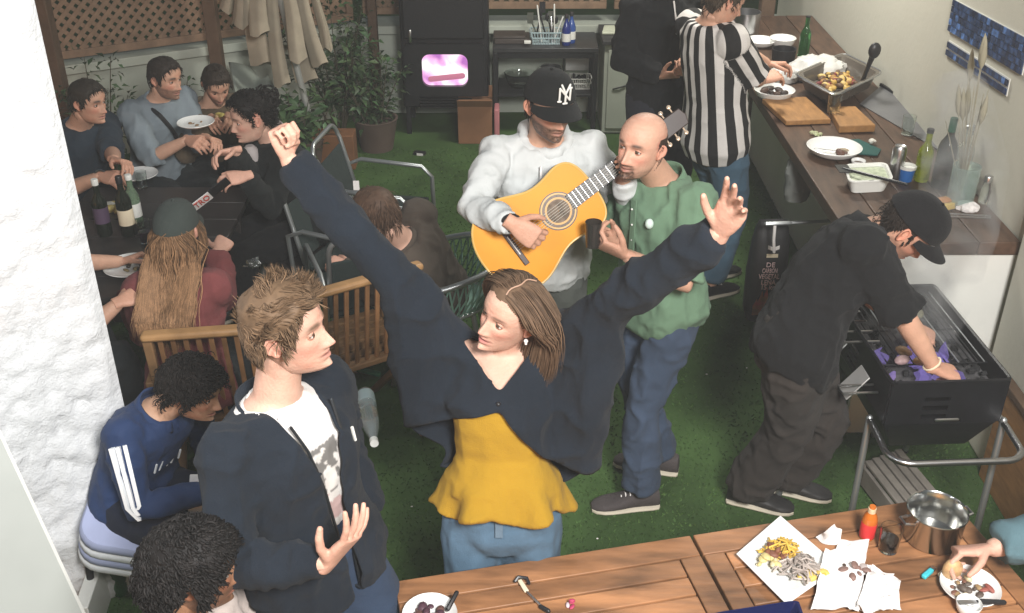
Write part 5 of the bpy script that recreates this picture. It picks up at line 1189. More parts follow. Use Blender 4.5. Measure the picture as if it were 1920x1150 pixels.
# smoke drifting off the grill
sm = bpy.data.materials.new('smoke'); sm.use_nodes = True; t = sm.node_tree; t.nodes.clear(); N = t.nodes.new; ou = N('ShaderNodeOutputMaterial'); pv = N('ShaderNodeVolumePrincipled'); tc = N('ShaderNodeTexCoord'); nz = N('ShaderNodeTexNoise'); nz.inputs['Scale'].default_value = 5.0; nz.inputs['Detail'].default_value = 2; nz.inputs['Distortion'].default_value = .8
mr = N('ShaderNodeMapRange'); mr.inputs[1].default_value = .44; mr.inputs[2].default_value = .75; mr.inputs[3].default_value = 0; mr.inputs[4].default_value = 5; pv.inputs['Color'].default_value = (.85, .87, .87, 1)
t.links.new(tc.outputs['Object'], nz.inputs['Vector']); t.links.new(nz.outputs[0], mr.inputs[0]); t.links.new(mr.outputs[0], pv.inputs['Density']); t.links.new(pv.outputs[0], ou.inputs['Volume'])
b = MB(); b.tube([G(.0, -.02, .87), G(.10, .10, 1.0), G(.22, .28, 1.15), G(.27, .42, 1.35), G(.25, .55, 1.6)], [.15, .15, .16, .17, .12], 14); b.build('smoke', sm, None, kind='stuff')
# slatted tray under the grill
tr_ = thing('slatted_crate', 'grey wooden slatted crate lying on the turf under the grill', 'crate', (1.5, 3.3, 0)); q = [atz(1620, 868, .12), atz(1690, 842, .12), atz(1760, 925, .12), atz(1690, 962, .12)]; q[3] = q[0]+q[2]-q[1]
gw = mat('grey crate wood', (.21, .19, .165), .8, var=.3, scale=10)
ex = q[1]-q[0]; ey = q[3]-q[0]; ez = V3(0, 0, 1)
for i in range(5):
    b = MB(); a = q[0]+ex*((i+.5)/5); b.bar(a, a+ey, ex.length/5-.010, .014); b.build('slat', gw, tr_, bevel=.003)
for (a, b__) in ((q[0], q[1]), (q[3], q[2])): b = MB(); b.bar(a-V3(0, 0, .058), b__-V3(0, 0, .058), .02, .10); b.build('end_board', gw, tr_, bevel=.003)
for (a, b__) in ((q[0], q[3]), (q[1], q[2])): b = MB(); b.bar(a+(b__-a)*.06-V3(0, 0, .06), a+(b__-a)*.94-V3(0, 0, .06), .016, .09); b.build('side_board', gw, tr_, bevel=.003)

# ---------------------------------------------------------------- the two slatted tables in front
TZ = .74; A0 = atz(740, 1090, TZ); tu = (atz(1640, 950, TZ)-A0).normalized(); tv = Vector((tu.y, -tu.x, 0))
def T_(s, d, z=0): return A0+tu*s+tv*d+V3(0, 0, z)
def slat_table(s0, s1, label, rs):
    t = thing('garden_table', label, 'table', tuple(T_((s0+s1)/2, .45))-np.array([0, 0, TZ]), group='slatted tables pushed together in front'); R_ = random.Random(rs); D = .86; W_ = M['wood_table']; th = .026
    def pl(nm, a0, b0, a1, b1, v):
        m_ = MB(); P = [T_(a0, b0, -th), T_(a1, b0, -th), T_(a1, b1, -th), T_(a0, b1, -th), T_(a0, b0), T_(a1, b0), T_(a1, b1), T_(a0, b1)]
        m_.add(P, [(0, 1, 2, 3), (7, 6, 5, 4), (4, 5, 1, 0), (5, 6, 2, 1), (6, 7, 3, 2), (7, 4, 0, 3)], 0, (v, v*.97, v*.92)); m_.build(nm, W_, t, bevel=.003)
    pl('rail', s0, 0, s1, .088, 1.0); pl('rail', s0, D-.088, s1, D, .9); pl('end_board', s0, .091, s0+.065, D-.091, .85); pl('end_board', s1-.065, .091, s1, D-.091, .85)
    n = 9; g_ = (D-.182)/n
    for i in range(n): v = R_.uniform(.85, 1.35); pl('slat', s0+.069, .091+g_*i+.0035, s1-.069, .091+g_*(i+1)-.0035, v)
    for s_ in (s0+.05, s1-.05):
        for d in (.06, D-.06): m_ = MB(); m_.bar(T_(s_, d, -.742+.002), T_(s_, d, -th-.002), .05, .05); m_.build('leg', W_, t, bevel=.004)
    for d in (.06, D-.06): m_ = MB(); m_.bar(T_(s0+.08, d, -.06), T_(s1-.08, d, -.06), .02, .06); m_.build('apron', W_, t, bevel=.003)
slat_table(0, .915, 'left slatted wooden table in front of the dancing woman', 1)
slat_table(.925, 1.80, 'right slatted wooden table crowded with plates and paper', 2)
def tb(px, py, z=0): return atz(px, py, TZ+.001+z)
# square plate with the big helping
sp_ = thing('square_plate', 'large square white plate tilted on the right table', 'plate', tuple(tb(1470, 1060)))
cs = [tb(1380, 1040, .02), tb(1463, 968, .02), tb(1575, 1065, .02), tb(1475, 1135, .02)]; cc = sum(cs, Vector())/4
def qd(k, z): return [cc+(c-cc)*k+V3(0, 0, z) for c in cs]
b = MB(); b.loft([qd(.62, -.02), qd(.66, -.02), qd(.97, -.001), qd(1, 0), qd(1, .004), qd(.93, .003), qd(.70, -.012), qd(.3, -.013)]); b.build('dish', M['ceramic'], sp_, bevel=.004, sharp=50)
cf = cc+V3(.008, -.005, -.002)
def strands(name, label, c, r, n, m, seed, sy=.8, h=.035):
    R_ = random.Random(seed); t = thing(name, label, 'food', tuple(c))
    for i in range(n):
        a = R_.uniform(0, 6.28); q = r*math.sqrt(R_.random()); p = Vector(c)+V3(q*math.cos(a), q*sy*math.sin(a), .006+h*(1-q/r)*R_.uniform(.4, 1)); d = R_.uniform(0, 6.28); k = R_.uniform(.6, 1.3); L = R_.uniform(.015, .03)
        m_ = MB(); m_.tube([p-V3(math.cos(d), math.sin(d), .1)*L, p+V3(-math.sin(d), math.cos(d), .4)*L*.35, p+V3(math.cos(d), math.sin(d), -.1)*L], .0028, 6, col=(k, k, k)); m_.build('strand', m, t)
strands('grated_cheese', 'yellow shredded heap at the back of the square plate', cc+V3(-.005, .035, -.002), .05, 60, mat('shredded yellow', (.62, .40, .07), .5, vcol=True), 1)
strands('shredded_meat', 'pale grey shredded heap at the front of the square plate', cc+V3(.035, -.035, -.002), .06, 70, mat('shredded pale', (.42, .36, .32), .5, vcol=True), 2)
crumbs('bread_dumplings', 'small pale dumplings at the left of the square plate', 'food', cc+V3(-.06, -.015, -.002), .03, 10, [(.55, .46, .2), (.6, .52, .32)], .014, food, 21)
crumbs('red_meat', 'dark red meat slices under the yellow heap', 'food', cc+V3(-.03, .02, .002), .035, 8, [(.16, .06, .035), (.22, .09, .05)], .018, food, 22)
crumbs('yellow_sauce', 'smeared yellow sauce along the edge of the square plate', 'food', cc+V3(.06, -.055, -.002), .04, 10, [(.6, .42, .06), (.62, .46, .12)], .016, food, 23, h=.0)
# crumpled papers
def paper(label, pts, seed, amp=.018, n=14):
    P = [Vector(p) for p in pts]; R_ = np.random.RandomState(seed); V = []; F = []
    for j in range(n+1):
        for i in range(n+1):
            u, v = i/n, j/n; p = P[0]*(1-u)*(1-v)+P[1]*u*(1-v)+P[2]*u*v+P[3]*(1-u)*v; V.append(tuple(p))
    V = np.array(V); q = V*22+seed*7; z = (1-np.abs(2*vnoise(q, seed)-1))*amp+np.abs(2*vnoise(q*2.1, seed+5)-1)*amp*.5; V[:, 2] += z; V[:, :2] += (vnoise(V*30, seed+8)[:, None]-.5)*.02
    for j in range(n):
        for i in range(n): F.append((j*(n+1)+i, j*(n+1)+i+1, (j+1)*(n+1)+i+1, (j+1)*(n+1)+i))
    b = MB(); b.add(V, F); o = b.build('paper_napkin', M['paper'], None, sharp=22); return tag(o, label, 'napkin', 'crumpled papers on the right table')
paper('largest crumpled white paper overlapping the square plate', [tb(1520, 1150, .006), tb(1610, 1150, .006), tb(1625, 1025, .006), tb(1545, 1040, .02)], 1, .02)
paper('upright torn paper tip standing behind the square plate', [tb(1528, 1012), tb(1572, 1028), tb(1575, 1000, .05), tb(1566, 985, .085)], 2, .008, 8)
paper('flat white paper in front of the dark drink glass', [tb(1600, 1150), tb(1690, 1148), tb(1680, 1088), tb(1612, 1100)], 3, .014)
paper('small square napkin between the plate and the sauce bottle', [tb(1560, 1060, .004), tb(1612, 1066, .004), tb(1628, 1018, .004), tb(1572, 1018, .004)], 4, .012, 10)
paper('creased white paper at the bottom edge left of the round plate', [tb(1600, 1152, .01), tb(1672, 1152, .01), tb(1690, 1095, .012), tb(1630, 1070, .012)], 6, .022)
paper('thin torn paper strip beside the dark drink glass', [tb(1610, 1085, .012), tb(1668, 1098, .004), tb(1676, 1082, .004), tb(1625, 1062, .012)], 7, .012, 8)
crumbs('fish_bones', 'dark burnt scraps on the crumpled white paper', 'food', tb(1600, 1070, .02), .035, 12, [(.06, .035, .025), (.2, .12, .1), (.45, .38, .36)], .014, food, 31)
# sauce bottle, glass, pot
p = tb(1624, 1008); bottle('sauce_bottle', 'orange hot sauce bottle with a red cap', p, [(0, .003), (.020, 0), (.023, .006), (.023, .075), (.018, .092), (.010, .105), (.0095, .125), (0, .125)], mat('orange sauce', (.50, .13, .015), .12, spec=.6), mat('red cap', (.55, .03, .03), .4), (.012, .118, .03), mat('cream label', (.62, .48, .30), .6, var=.3, scale=60), (.0236, .010, .058))
b = MB()
p = tb(1664, 1030); tumbler('stemless glass with a dark drink left of the steel pot', p, .033, .085, None, mat('dark cola', (.012, .008, .008), .1))
p = tb(1745, 1008); sp = thing('steel_pot', 'empty steel cooking pot with a lit rim on the right table', 'pot', tuple(p))
b = MB(); b.lathe([(0, .0), (.078, 0), (.084, .006), (.086, .105), (.0905, .110), (.089, .113), (.0835, .108), (.081, .010), (.05, .006), (0, .006)], p, 48); b.build('vessel', mat('polished steel', (.62, .62, .60), .18, 1, var=.05), sp, sharp=50)
for s_ in (-1, 1):
    b = MB(); b.tube([p+tu*(s_*.086)+tv*.02+V3(0, 0, .085), p+tu*(s_*.112)+tv*.016+V3(0, 0, .088), p+tu*(s_*.112)-tv*.016+V3(0, 0, .088), p+tu*(s_*.086)-tv*.02+V3(0, 0, .085)], .005, 6); b.build('handle', M['steel'], sp)
b = MB(); a = tb(1730, 1087); e = tb(1746, 1073); b.bar(a+V3(0, 0, .009), e+V3(0, 0, .009), .016, .014); o = b.build('lighter', mat('turquoise plastic', (.05, .45, .52), .3), None, bevel=.004); tag(o, 'turquoise lighter lying on the right table', 'lighter'); b = MB(); b.bar(e+V3(0, 0, .009), e+(e-a).normalized()*.012+V3(0, 0, .009), .013, .012); b.build('lighter_head', M['steel'], o)
b = MB(); b.tube([tb(1762, 1078, .006), tb(1776, 1064, .006)], .006, 8); o = b.build('cigarette_end', M['label'], None); tag(o, 'pale cigarette end beside the turquoise lighter', 'cigarette end')
p = tb(1816, 1110); plate('dinner_plate', 'round white plate of leftovers at the right end of the table', p, .085, h=.026)
crumbs('leftovers', 'brown and pale leftovers on the round white plate at right', 'food', p+V3(-.012, 0, .010), .048, 18, [(.16, .07, .045), (.10, .075, .06), (.5, .42, .28), (.3, .2, .1)], .013, food, 41); crumbs('cheese_slice', 'pale round slice on the round white plate at right', 'food', p+V3(.0, .022, .018), .006, 2, [(.66, .56, .34)], .018, food, 42); crumbs('red_tomato', 'dark red tomato piece on the round white plate at right', 'food', p+V3(.045, -.01, .012), .01, 4, [(.26, .05, .035), (.3, .09, .07)], .017, food, 43)
fk = thing('fork', 'pale handled fork propped in the round white plate', 'fork', tuple(p)); a = p+V3(-.02, .02, .02); e = tb(1838, 1052, .05); b = MB(); b.tube([a, a.lerp(e, .6)], .003, 6); b.build('tines', M['steel'], fk); b = MB(); b.tube([a.lerp(e, .6), e], .006, 8); b.build('handle', M['plastic_white'], fk)
kf = thing('knife', 'black handled knife across the front of the round white plate', 'knife', tuple(p)); b = MB(); b.bar(tb(1795, 1130, .03), tb(1835, 1128, .03), .014, .004); b.build('blade', M['steel'], kf); b = MB(); b.tube([tb(1835, 1128, .03), tb(1882, 1130, .028)], .008, 8); b.build('handle', M['dark_plastic'], kf)
bowl('dip_bowl', 'small white bowl at the bottom edge in front of the round plate', tb(1812, 1150), .036, .04, M['ceramic'])
# navy tray at the bottom edge
b = MB(); q = [tb(1330, 1160, .02), tb(1490, 1135, .02), tb(1515, 1175, .02), tb(1340, 1200, .02)]; c_ = sum(q, Vector())/4
def rr(k, z): return [c_+(q[1]-q[0])*(x*k)+(q[3]-q[0])*(y*k)+V3(0, 0, z) for x, y in rrect(1, 1, .12)]
b.loft([rr(.86, -.018), rr(1, .014), rr(1.03, .016), rr(1.03, .02), rr(.97, .019), rr(.84, -.010), rr(.3, -.010)]); o = b.build('navy_tray', mat('navy glaze', (.008, .012, .06), .15, spec=.7), None, sharp=50); tag(o, 'glossy navy tray at the bottom edge of the right table', 'tray')
# left table
p = tb(806, 1160); plate('dinner_plate', 'white plate cut by the bottom edge on the left table', p, .078, h=.02); crumbs('leftovers', 'dark purple leftovers on the plate at the bottom edge', 'food', p+V3(0, 0, .008), .045, 12, [(.07, .03, .045), (.12, .06, .05)], .016, food, 51)
b = MB(); b.tube([tb(840, 1142, .03), tb(856, 1112, .05)], .007, 8); o = b.build('butter_knife', M['dark_plastic'], None); tag(o, 'black cutlery handle leaning on the plate at the bottom edge', 'cutlery')
pk2 = thing('peeler', 'small peeler with pale handle and dark tip on the left table', 'peeler', tuple(tb(985, 1100))); b = MB(); b.bar(tb(974, 1088, .006), tb(988, 1110, .006), .014, .008); b.build('handle', M['label'], pk2, bevel=.003); b = MB(); b.tube([tb(966, 1090, .01), tb(972, 1082, .016), tb(988, 1084, .016), tb(992, 1094, .01)], .005, 6); b.build('head', M['dark_plastic'], pk2); b = MB(); b.tube([tb(988, 1110, .006), tb(1018, 1140, .006)], .004, 6); b.build('blade', M['steel'], pk2); b = MB(); b.tube([tb(1014, 1138, .007), tb(1028, 1146, .007)], .007, 8); b.build('tip', M['dark_plastic'], pk2)
crumbs('sweet_wrapper', 'tiny pink and white wrapper on the left table', 'wrapper', tb(1070, 1135), .012, 5, [(.6, .5, .55), (.45, .05, .12)], .009, food, 52)
# water bottle standing on its neck side in the gap of the chairs: lying with the cap towards the lamp
wb = thing('water_bottle', 'clear water bottle lying on the turf beside the young man', 'bottle', (-.55, 3.2, 0)); a = at(684, 738, 3.30); e = at(702, 832, 2.95); dq = (e-a).normalized().to_track_quat('Z', 'Y').to_matrix(); L = (e-a).length
pet = mat('clear bottle plastic', (.78, .84, .84), .08, trans=.85, var=.1)
b = MB(); b.lathe([(0, 0), (.028, 0), (.034, .012), (.034, L*.28), (.031, L*.30), (.034, L*.33), (.032, L*.55), (.027, L*.72), (.013, L*.9), (.013, L*.95), (0, L*.95)], a, 24, dq); b.build('vessel', pet, wb); b = MB(); b.lathe([(0, L*.93), (.015, L*.93), (.015, L*1.0), (0, L*1.0)], a, 16, dq); b.build('cap', M['plastic_white'], wb); b = MB(); b.lathe([(.0345, L*.06), (.0345, L*.26)], a, 24, dq); b.build('label', tint, wb)
b = MB(); p = atz(692, 700, .01); b.bar(p+V3(-.06, .02, .012), p+V3(.06, -.03, .012), .03, .02); o = b.build('green_tool', mat('green plastic handle', (.03, .25, .12), .4), None, bevel=.006); tag(o, 'bright green plastic handle lying on the turf by the chair', 'handle')
bottle('beer_bottle', 'dark green bottle on the bright turf beside the boy', atz(228, 1110, 0), wine(.032, .24, .013), M['glass_green'], None, None, None, None)

for i, (px, py, s_, lab) in enumerate([(1325, 702, .006, 'white crumb on the turf between the jeans and the dark trousers'), (1222, 940, .005, 'tiny pale crumb on the turf right of the brown shoe'), (1400, 690, .004, 'tiny grey crumb on the turf left of the dark trousers'), (772, 950, .005, 'pale crumb on the turf left of the mustard blouse'), (1120, 1010, .005, 'pale crumb on the turf in front of the brown shoe')]):
    p = atz(px, py, .008); b = MB(); b.ball(p, (s_, s_*.7, s_*.5), nu=8, nv=6); o = b.build('crumb', M['paper'], None); tag(o, lab, 'crumb', 'crumbs on the turf')
# ---------------------------------------------------------------- the people
def flow_short(P, R): return np.stack([P[:, 0]*.5, -P[:, 1]*0+.25+0*P[:, 0], -P[:, 2]*0-.4+0*P[:, 0]], 1)
def flow_fwd(P, R): return np.stack([P[:, 0]*3, .5+0*P[:, 0], -.35-.6*(P[:, 2] < .05)], 1)
def flow_down(P, R): return np.stack([P[:, 0]*5, P[:, 1]*3, -.8+0*P[:, 0]], 1)
def const(v): return lambda a, z: np.full(np.shape(a), v, float)
HL = lambda a: hairline(a)
def hair(p, colour, style='short', n=500, seed=1, L=.035, hl=HL, thick=.010, name_label=None, dens=None, zmax=1, **kw):
    h = p.head; m = hair_mat(colour); t = hair_shell(h, thick, hl, seed=seed, zmax=zmax); n = int(n*1.7)
    if style == 'short': locks(h, t, n, const(L), hl, kw.get('flow', flow_short), rad=kw.get('rad', .0019), segs=4, lift=kw.get('lift', .5), jit=kw.get('jit', .3), seed=seed, off=thick+.002, dens=dens, zmax=zmax)
    if style == 'curly': locks(h, t, n, (lambda a, z: L*(.45+1.3*vnoise(np.stack([np.sin(a)*4, np.cos(a)*4, z*45], 1), seed))), hl, kw.get('flow', flow_down), rad=kw.get('rad', .0023), segs=9, lift=kw.get('lift', 1.2), jit=.5, seed=seed, off=thick+.002, zmax=zmax, curl=kw.get('curl', 1.6), curlr=kw.get('curlr', .007), dens=dens, flat=.9)
    o = t.build('hair', m, p.root, sharp=0)
    if name_label: o['label'] = name_label
    return o
def eyeballs(*a): pass
def dirpx(a, b): return (Vector(b)-Vector(a)).normalized()
LIGHT = (.60, .365, .275); TAN = (.54, .315, .22); OLIVE = (.50, .30, .20); BROWN = (.30, .155, .09)
jeans = cloth('blue denim', (.062, .115, .165), .25); dkjeans = cloth('dark denim', (.030, .048, .085), .2)
black = cloth('black cotton', (.0105, .011, .012), .15); navy = cloth('navy knit', (.012, .0165, .024), .2); greyp = cloth('grey trousers', (.10, .11, .10)); brownp = cloth('brown grey trousers', (.042, .036, .032), .15)
CARD = []
def trousers(p, m, e=.014, voxel=.010, upto=.96, top=.30, flare=.012, wrinkle=.005, seed=2, name='trousers'):
    mb = MB(); p.torso(mb, e, -.22, top); p.leg(mb, 'l', e, upto, flare); p.leg(mb, 'r', e, upto, flare)
    return p.garment(name, mb, m, voxel, 4, wrinkle, 9, seed)
def top(p, name, m, e=.018, t0=-.06, t1=1.0, hem=.01, sl=.95, voxel=.010, wrinkle=.005, seed=3, arm_e=None, cuff=0, neck=None, **kw):
    mb = MB(); p.torso(mb, e, t0, t1, hem)
    for q in 'lr': p.arm(mb, q, (e if arm_e is None else arm_e), sl, cuff)
    if kw.get('extra'): kw.pop('extra')(mb)
    o = p.garment(name, mb, m, voxel, kw.pop('it', 4), wrinkle, kw.pop('wf', 10), seed, **kw)
    return o
def collar_ring(p, m, parent, r=.064, th=.007, z=1.03, tiltf=.03, name='collar', seg=20, sq=.95):
    c = p.spine(z); rt, f, u = p.fr(1); pts = [c+rt*(r*p.k*math.cos(q))+f*(r*sq*p.k*math.sin(q))-u*(tiltf*p.k*(.5+.5*math.sin(q))) for q in [2*math.pi*i/seg for i in range(seg)]]
    b = MB(); b.tube(pts, th, 8, closed=True); return b.build(name, m, parent)
def collar_band(p, m, parent, rb=.088, rt_=.070, h=.048, zb=.995, dip=.045, gap=0, name='collar'):
    c = p.spine(zb); rt, f, u = p.fr(1); n = 40; b = MB(); P = []; F = []; k = p.k
    for i in range(n):
        q = math.radians(90+gap+(360-2*gap)*i/(n-1)); fr_ = .5+.5*math.sin(q)
        for j, (r_, z_) in enumerate(((rb, -.010), (rb*1.02, .006), ((rb+rt_)/2, h*.6), (rt_, h))): P.append(c+rt*(r_*k*math.cos(q))+f*(r_*.97*k*math.sin(q))+u*(k*(z_*(1-.35*fr_)-dip*fr_**1.5)))
    for i in range(n-1):
        for j in range(3): F.append((4*i+j, 4*i+4+j, 4*i+5+j, 4*i+1+j))
    b.add(P, F); o = b.build(name, m, parent, sharp=0); q = o.modifiers.new('s', 'SOLIDIFY'); q.thickness = .007; q.offset = 1; return o
def seated_legs(p, f=None, knee_z=.47, thigh=.42, spread=.10, foot_fwd=.0, ang=0):
    f = p if f is None else f
def chairpose(P, yaw, k=1.0, spread=.13, thigh=.41, foot=.02, ang=0):
    """ankles and hints for somebody who sits"""
    f = yawv(yaw+ang); r = right_of(f); P = Vector(P); res = {}
    for q, s_ in (('r', 1), ('l', -1)):
        kn = P+f*(thigh*k)+r*(s_*spread); an = kn+f*foot; an.z = .085; res['a'+q] = an; res['k'+q] = f+Vector((0, 0, 1.4))
    return res
shoe_dark = mat('dark shoe', (.025, .024, .024), .6); shoe_black = mat('black shoe', (.01, .01, .011), .45)
def put_shoes(p, m, yaw, yaw2=None, **kw):
    shoe(p.root, p.an['r'], yaw, m, p.k, **kw); shoe(p.root, p.an['l'], yaw if yaw2 is None else yaw2, m, p.k, **kw)

# ---- the dancing woman with raised arms
w1 = Person('woman dancing with both arms raised in a navy cardigan and mustard blouse', 1.60, True, LIGHT)
N_ = at(942, 655, 2.68); hc = at(960, 588, 2.62)
wl = at(1352, 432, 2.36); wr = at(538, 292, 2.74)
w1.pose((-.03, 2.50, .83), N_, -4, -4, wl=wl, wr=wr, al=(.07, 2.62, .085), ar=(-.14, 2.62, .085), el=(.5, .2, -.6), er=(-.5, .2, -.6), sh_up=(.055, .055))
hd = Head(hc, -48, -8, -16, .98, True, LIGHT, (.07, .04, .025), (.47, .17, .15))
hl_ = at(1418, 308, 2.27); hr_ = at(520, 238, 2.74)
w1.body(hd, .008, hands=[dict(wrist=wl, d=dirpx(wl, hl_), nrm=(-.55, -.75, .0), side='l', curl=.2, spread=.14, thumb=.25, k=1.0, curls=[.10, .15, .22, .30]), dict(wrist=wr, d=dirpx(wr, hr_), nrm=(.7, -.6, .2), side='r', curl=1.0, thumb=1.7, k=.9)])
trousers(w1, cloth('washed denim', (.080, .140, .205), .4), .016, .009, .97, .26, .03, .004)
put_shoes(w1, M['plastic_white'], 0)
# waistband, fly and pocket seams of the jeans
r_, f_, u_ = w1.fr(.1)
b = MB(); b.bar(w1.spine(.16)+f_*.124, w1.spine(-.06)+f_*.122, .022, .006, up=f_); b.build('fly', cloth('faded seam', (.11, .16, .21), .5), w1.root)
must = cloth('mustard blouse', (.36, .21, .018), .10)
mb = MB(); w1.torso(mb, .016, .16, .70, .030)
rings = []
for t_, ex in ((.30, .030), (.24, .048), (.14, .066), (.05, .080), (.035, .074)):
    r2, f2, u2 = w1.fr(.1); c = w1.spine(t_); rg = []
    for j in range(56):
        q = 2*math.pi*j/56; fr_ = 1+(.30-t_)*(1.1*math.sin(6*q+.6)+.6*math.sin(11*q+2)); rg.append(c+r2*((.125+ex*fr_)*math.cos(q))+f2*((.085+ex*fr_)*math.sin(q))+u2*(.014*math.sin(5*q+1)*(1 if t_ < .1 else 0)))
    rings.append(rg)
mb.loft(rings)
w1.garment('blouse', mb, must, .007, 2, .003, 9, 5)
def wings(mb):
    for q, sd in (('r', 1), ('l', -1)):
        a, e_ = w1.sh[q], w1.el[q]
        r2, f2, u2 = w1.fr(.5)
        zb = .46 if q == 'r' else .27
        for s_ in (0, .25, .5, .72):
            topp = a.lerp(e_, s_); bot = w1.spine(zb+.10*s_)+r2*(sd*(.17+.085*s_))+f2*.02
            mb.tube([topp, topp.lerp(bot, .5)-u2*.01, bot], [.058, .062, .052], 12)
def cutc(C):
    l, f, t = w1.tc(C); fr = f > -.01
    vneck = fr & (t < 1.08) & (t > .80) & (np.abs(l) < (t-.80)*.42)
    v = fr & (t < np.where(l > 0, .70-.55*np.abs(l), .72-3.0*np.abs(l)+5.2*l*l))
    return (vneck | v | ((t > .985) & (t < 1.1) & (np.abs(l) < .07)))
mb = MB(); w1.torso(mb, .028, .27, 1.0, .05); 
for q in 'lr': w1.arm(mb, q, .022, .97, .002, 1.2)
wings(mb); w1.garment('cardigan', mb, navy, .0095, 5, .010, 8, 7, cut=cutc, solid=.007)
b = MB(); b.ball(w1.spine(.745)+f_*.150, .008, nu=10, nv=6); b.build('button', M['dark_plastic'], w1.root)
# hair: parted, tucked behind her left ear, down to the collar
hcol = (.125, .078, .048)
part_x = -.012
def flow_part(P, R):
    x, y, z = P[:, 0], P[:, 1], P[:, 2]; s_ = np.where(x > part_x, 1.0, -1.0); topm = np.clip((z-.03)/.06, 0, 1)
    return np.stack([s_*(1.0*topm+.0), -.35*topm-1.3*(z < .055)*(y > -.035)*(z > -.05), -.25-.9*(1-topm)], 1)
hlw = lambda a: hairline(a, .078, .056, .025, -.075)
def subw(P, rg):
    P = P.copy(); lim = np.abs(P[:, 0]) < .052; low = (P[:, 2] < -.07) & (P[:, 1] > -.02); P[low, 1] -= .012; tk = (P[:, 0] < -.04) & (P[:, 1] > -.035) & (P[:, 2] < .018) & (P[:, 2] > -.12); P[tk, 1] -= .013; return P
t = hair_shell(hd, .005, hlw, .001, seed=2)
locks(hd, t, 3400, lambda a, z: np.where(np.abs(a) < 3.2, .23+.05*(z > .07), .2), hlw, flow_part, rad=.0021, segs=10, lift=.08, grav=.28, jit=.05, seed=4, off=.011, sub=subw, colvar=.22, forbid=lambda x, y, z: (y > .022) & (z < .034), dens=lambda a, z: 0 if (-1.5 < a < -.3 and z < .052) or (.3 < a < 1.1 and z < .03) else 1)
V_ = np.concatenate(t.V); o = t.build('hair', hair_mat(hcol), w1.root, sharp=0)
b = MB(); P_ = [Vector(hd.world(np.array([[part_x+.004*math.sin(i), .103*math.cos(a_)*1.0, .004+.1275*math.sin(a_)]]))[0]) for i, a_ in enumerate(np.radians(np.linspace(48, 108, 12)))]; b.tube(P_, .0022, 6); b.build('parting', mat('scalp', (.42, .26, .18), .6), w1.root)
ep = Vector(hd.world(np.array([[-.080, -.004, -.042]]))[0]); b = MB(); b.ball(ep, .0065, nu=12, nv=8); b.ball(ep+V3(0, 0, -.009), .004, nu=10, nv=6); b.build('earring', mat('pearl', (.75, .68, .66), .2), w1.root)

# ---- the young man in the navy jacket
y1 = Person('young man with tousled light brown hair and open navy jacket looking right', 1.77, False, LIGHT)
N_ = at(516, 748, 2.28); hc = at(538, 618, 2.27); wr = at(618, 1052, 1.98); wl = at(700, 985, 2.36)
y1.pose((-.56, 2.24, .88), N_, 48, 56, wl=wl, wr=wr, al=(-.42, 2.34, .085), ar=(-.60, 2.18, .085), el=(-.3, 1, -.4), er=(-.8, -.2, -.6))
hd = Head(hc, 80, -8, 3, 1.0, False, LIGHT, (.10, .06, .035), (.45, .17, .14))
y1.body(hd, .009, hands=[dict(wrist=wr, d=(.62, .05, .72), nrm=(-.6, .55, .5), side='r', curl=.22, spread=.35, thumb=.7, k=1.05), dict(wrist=wl, d=(.0, -.12, -1), nrm=(-.8, .3, 0), side='l', curl=.5, thumb=.4, k=1.02)])
trousers(y1, dkjeans, .016, .011); put_shoes(y1, shoe_dark, 46)
def shirtcol(P):
    l, f, t = y1.tc(P); m_ = ((np.abs(l+.01) < .055) & (t > .52) & (t < .80) & (f > 0)); nz_ = fbm(P*38, 4, 2); g_ = np.where(m_ & (nz_ > .46), .26, 1.0); pk_ = np.where((np.abs(l) < .06) & (t > .25) & (t <= .52) & (f > 0) & (fbm(P*30, 9, 2) > .55), 1, 0)[:, None]
    C = g_[:, None]*np.ones(3); return C*(1-pk_)+pk_*np.array([.75, .55, .55])
mb = MB(); y1.torso(mb, .007, -.10, 1.012, 0); y1.garment('t_shirt', mb, cloth('white tee', (.66, .63, .60), .05), .007, 4, .0025, 11, 4, colfn=shirtcol)
collar_ring(y1, cloth('tee collar', (.66, .63, .60), .04), y1.root, .070, .006, 1.03, .05)
def cutj(C):
    l, f, t = y1.tc(C); ctr = -.012
    return ((f > .0) & (np.abs(l-ctr) < np.interp(t, [-.2, .2, .6, .95, 1.1], [.018, .020, .036, .075, .09]))) | ((t > .985) & (np.hypot(l, f+.01) < .086))
o = top(y1, 'jacket', navy, .026, -.12, 1.0, .03, .95, .009, .0085, 8, arm_e=.014, cut=cutj, solid=.008, it=5)
# stand-up collar and zip edges
b = MB(); P = []; F = []; rt, f, u = y1.fr(1); n = 21
for i in range(n):
    q = math.radians(-52+284*i/(n-1)); c = y1.spine(.985)
    for h_, rr in ((0, .088), (.050*(.25+.75*max(0, math.sin(q))**.5 if math.sin(q) > 0 else .25), .090)): P.append(c+rt*(rr*math.cos(q))+f*(rr*.98*-math.sin(q)*-1 if False else -rr*.98*math.sin(q)*1.0)+u*(h_-.012)+f*(-.006))
for i in range(n-1): F.append((2*i, 2*i+2, 2*i+3, 2*i+1))
b.add(P, F); o2 = b.build('collar', navy, y1.root); q = o2.modifiers.new('s', 'SOLIDIFY'); q.thickness = .008
zip_ = mat('zip', (.03, .035, .04), .4, .5)
for s_ in (-1, 1):
    b = MB(); pts = [y1.spine(t_)+rt*(-.012+s_*float(np.interp(t_, [-.2, .2, .6, .95], [.018, .020, .036, .075])))+f*(.142 if t_ < .9 else .115) for t_ in np.linspace(-.1, .96, 9)]; b.tube(pts, .0045, 6); b.build('zip_edge', zip_, y1.root)
b = MB(); b.bar(y1.spine(.80)-rt*.105+f*.150, y1.spine(.72)-rt*.105+f*.153, .006, .006); b.build('logo_mark', M['plastic_white'], y1.root)
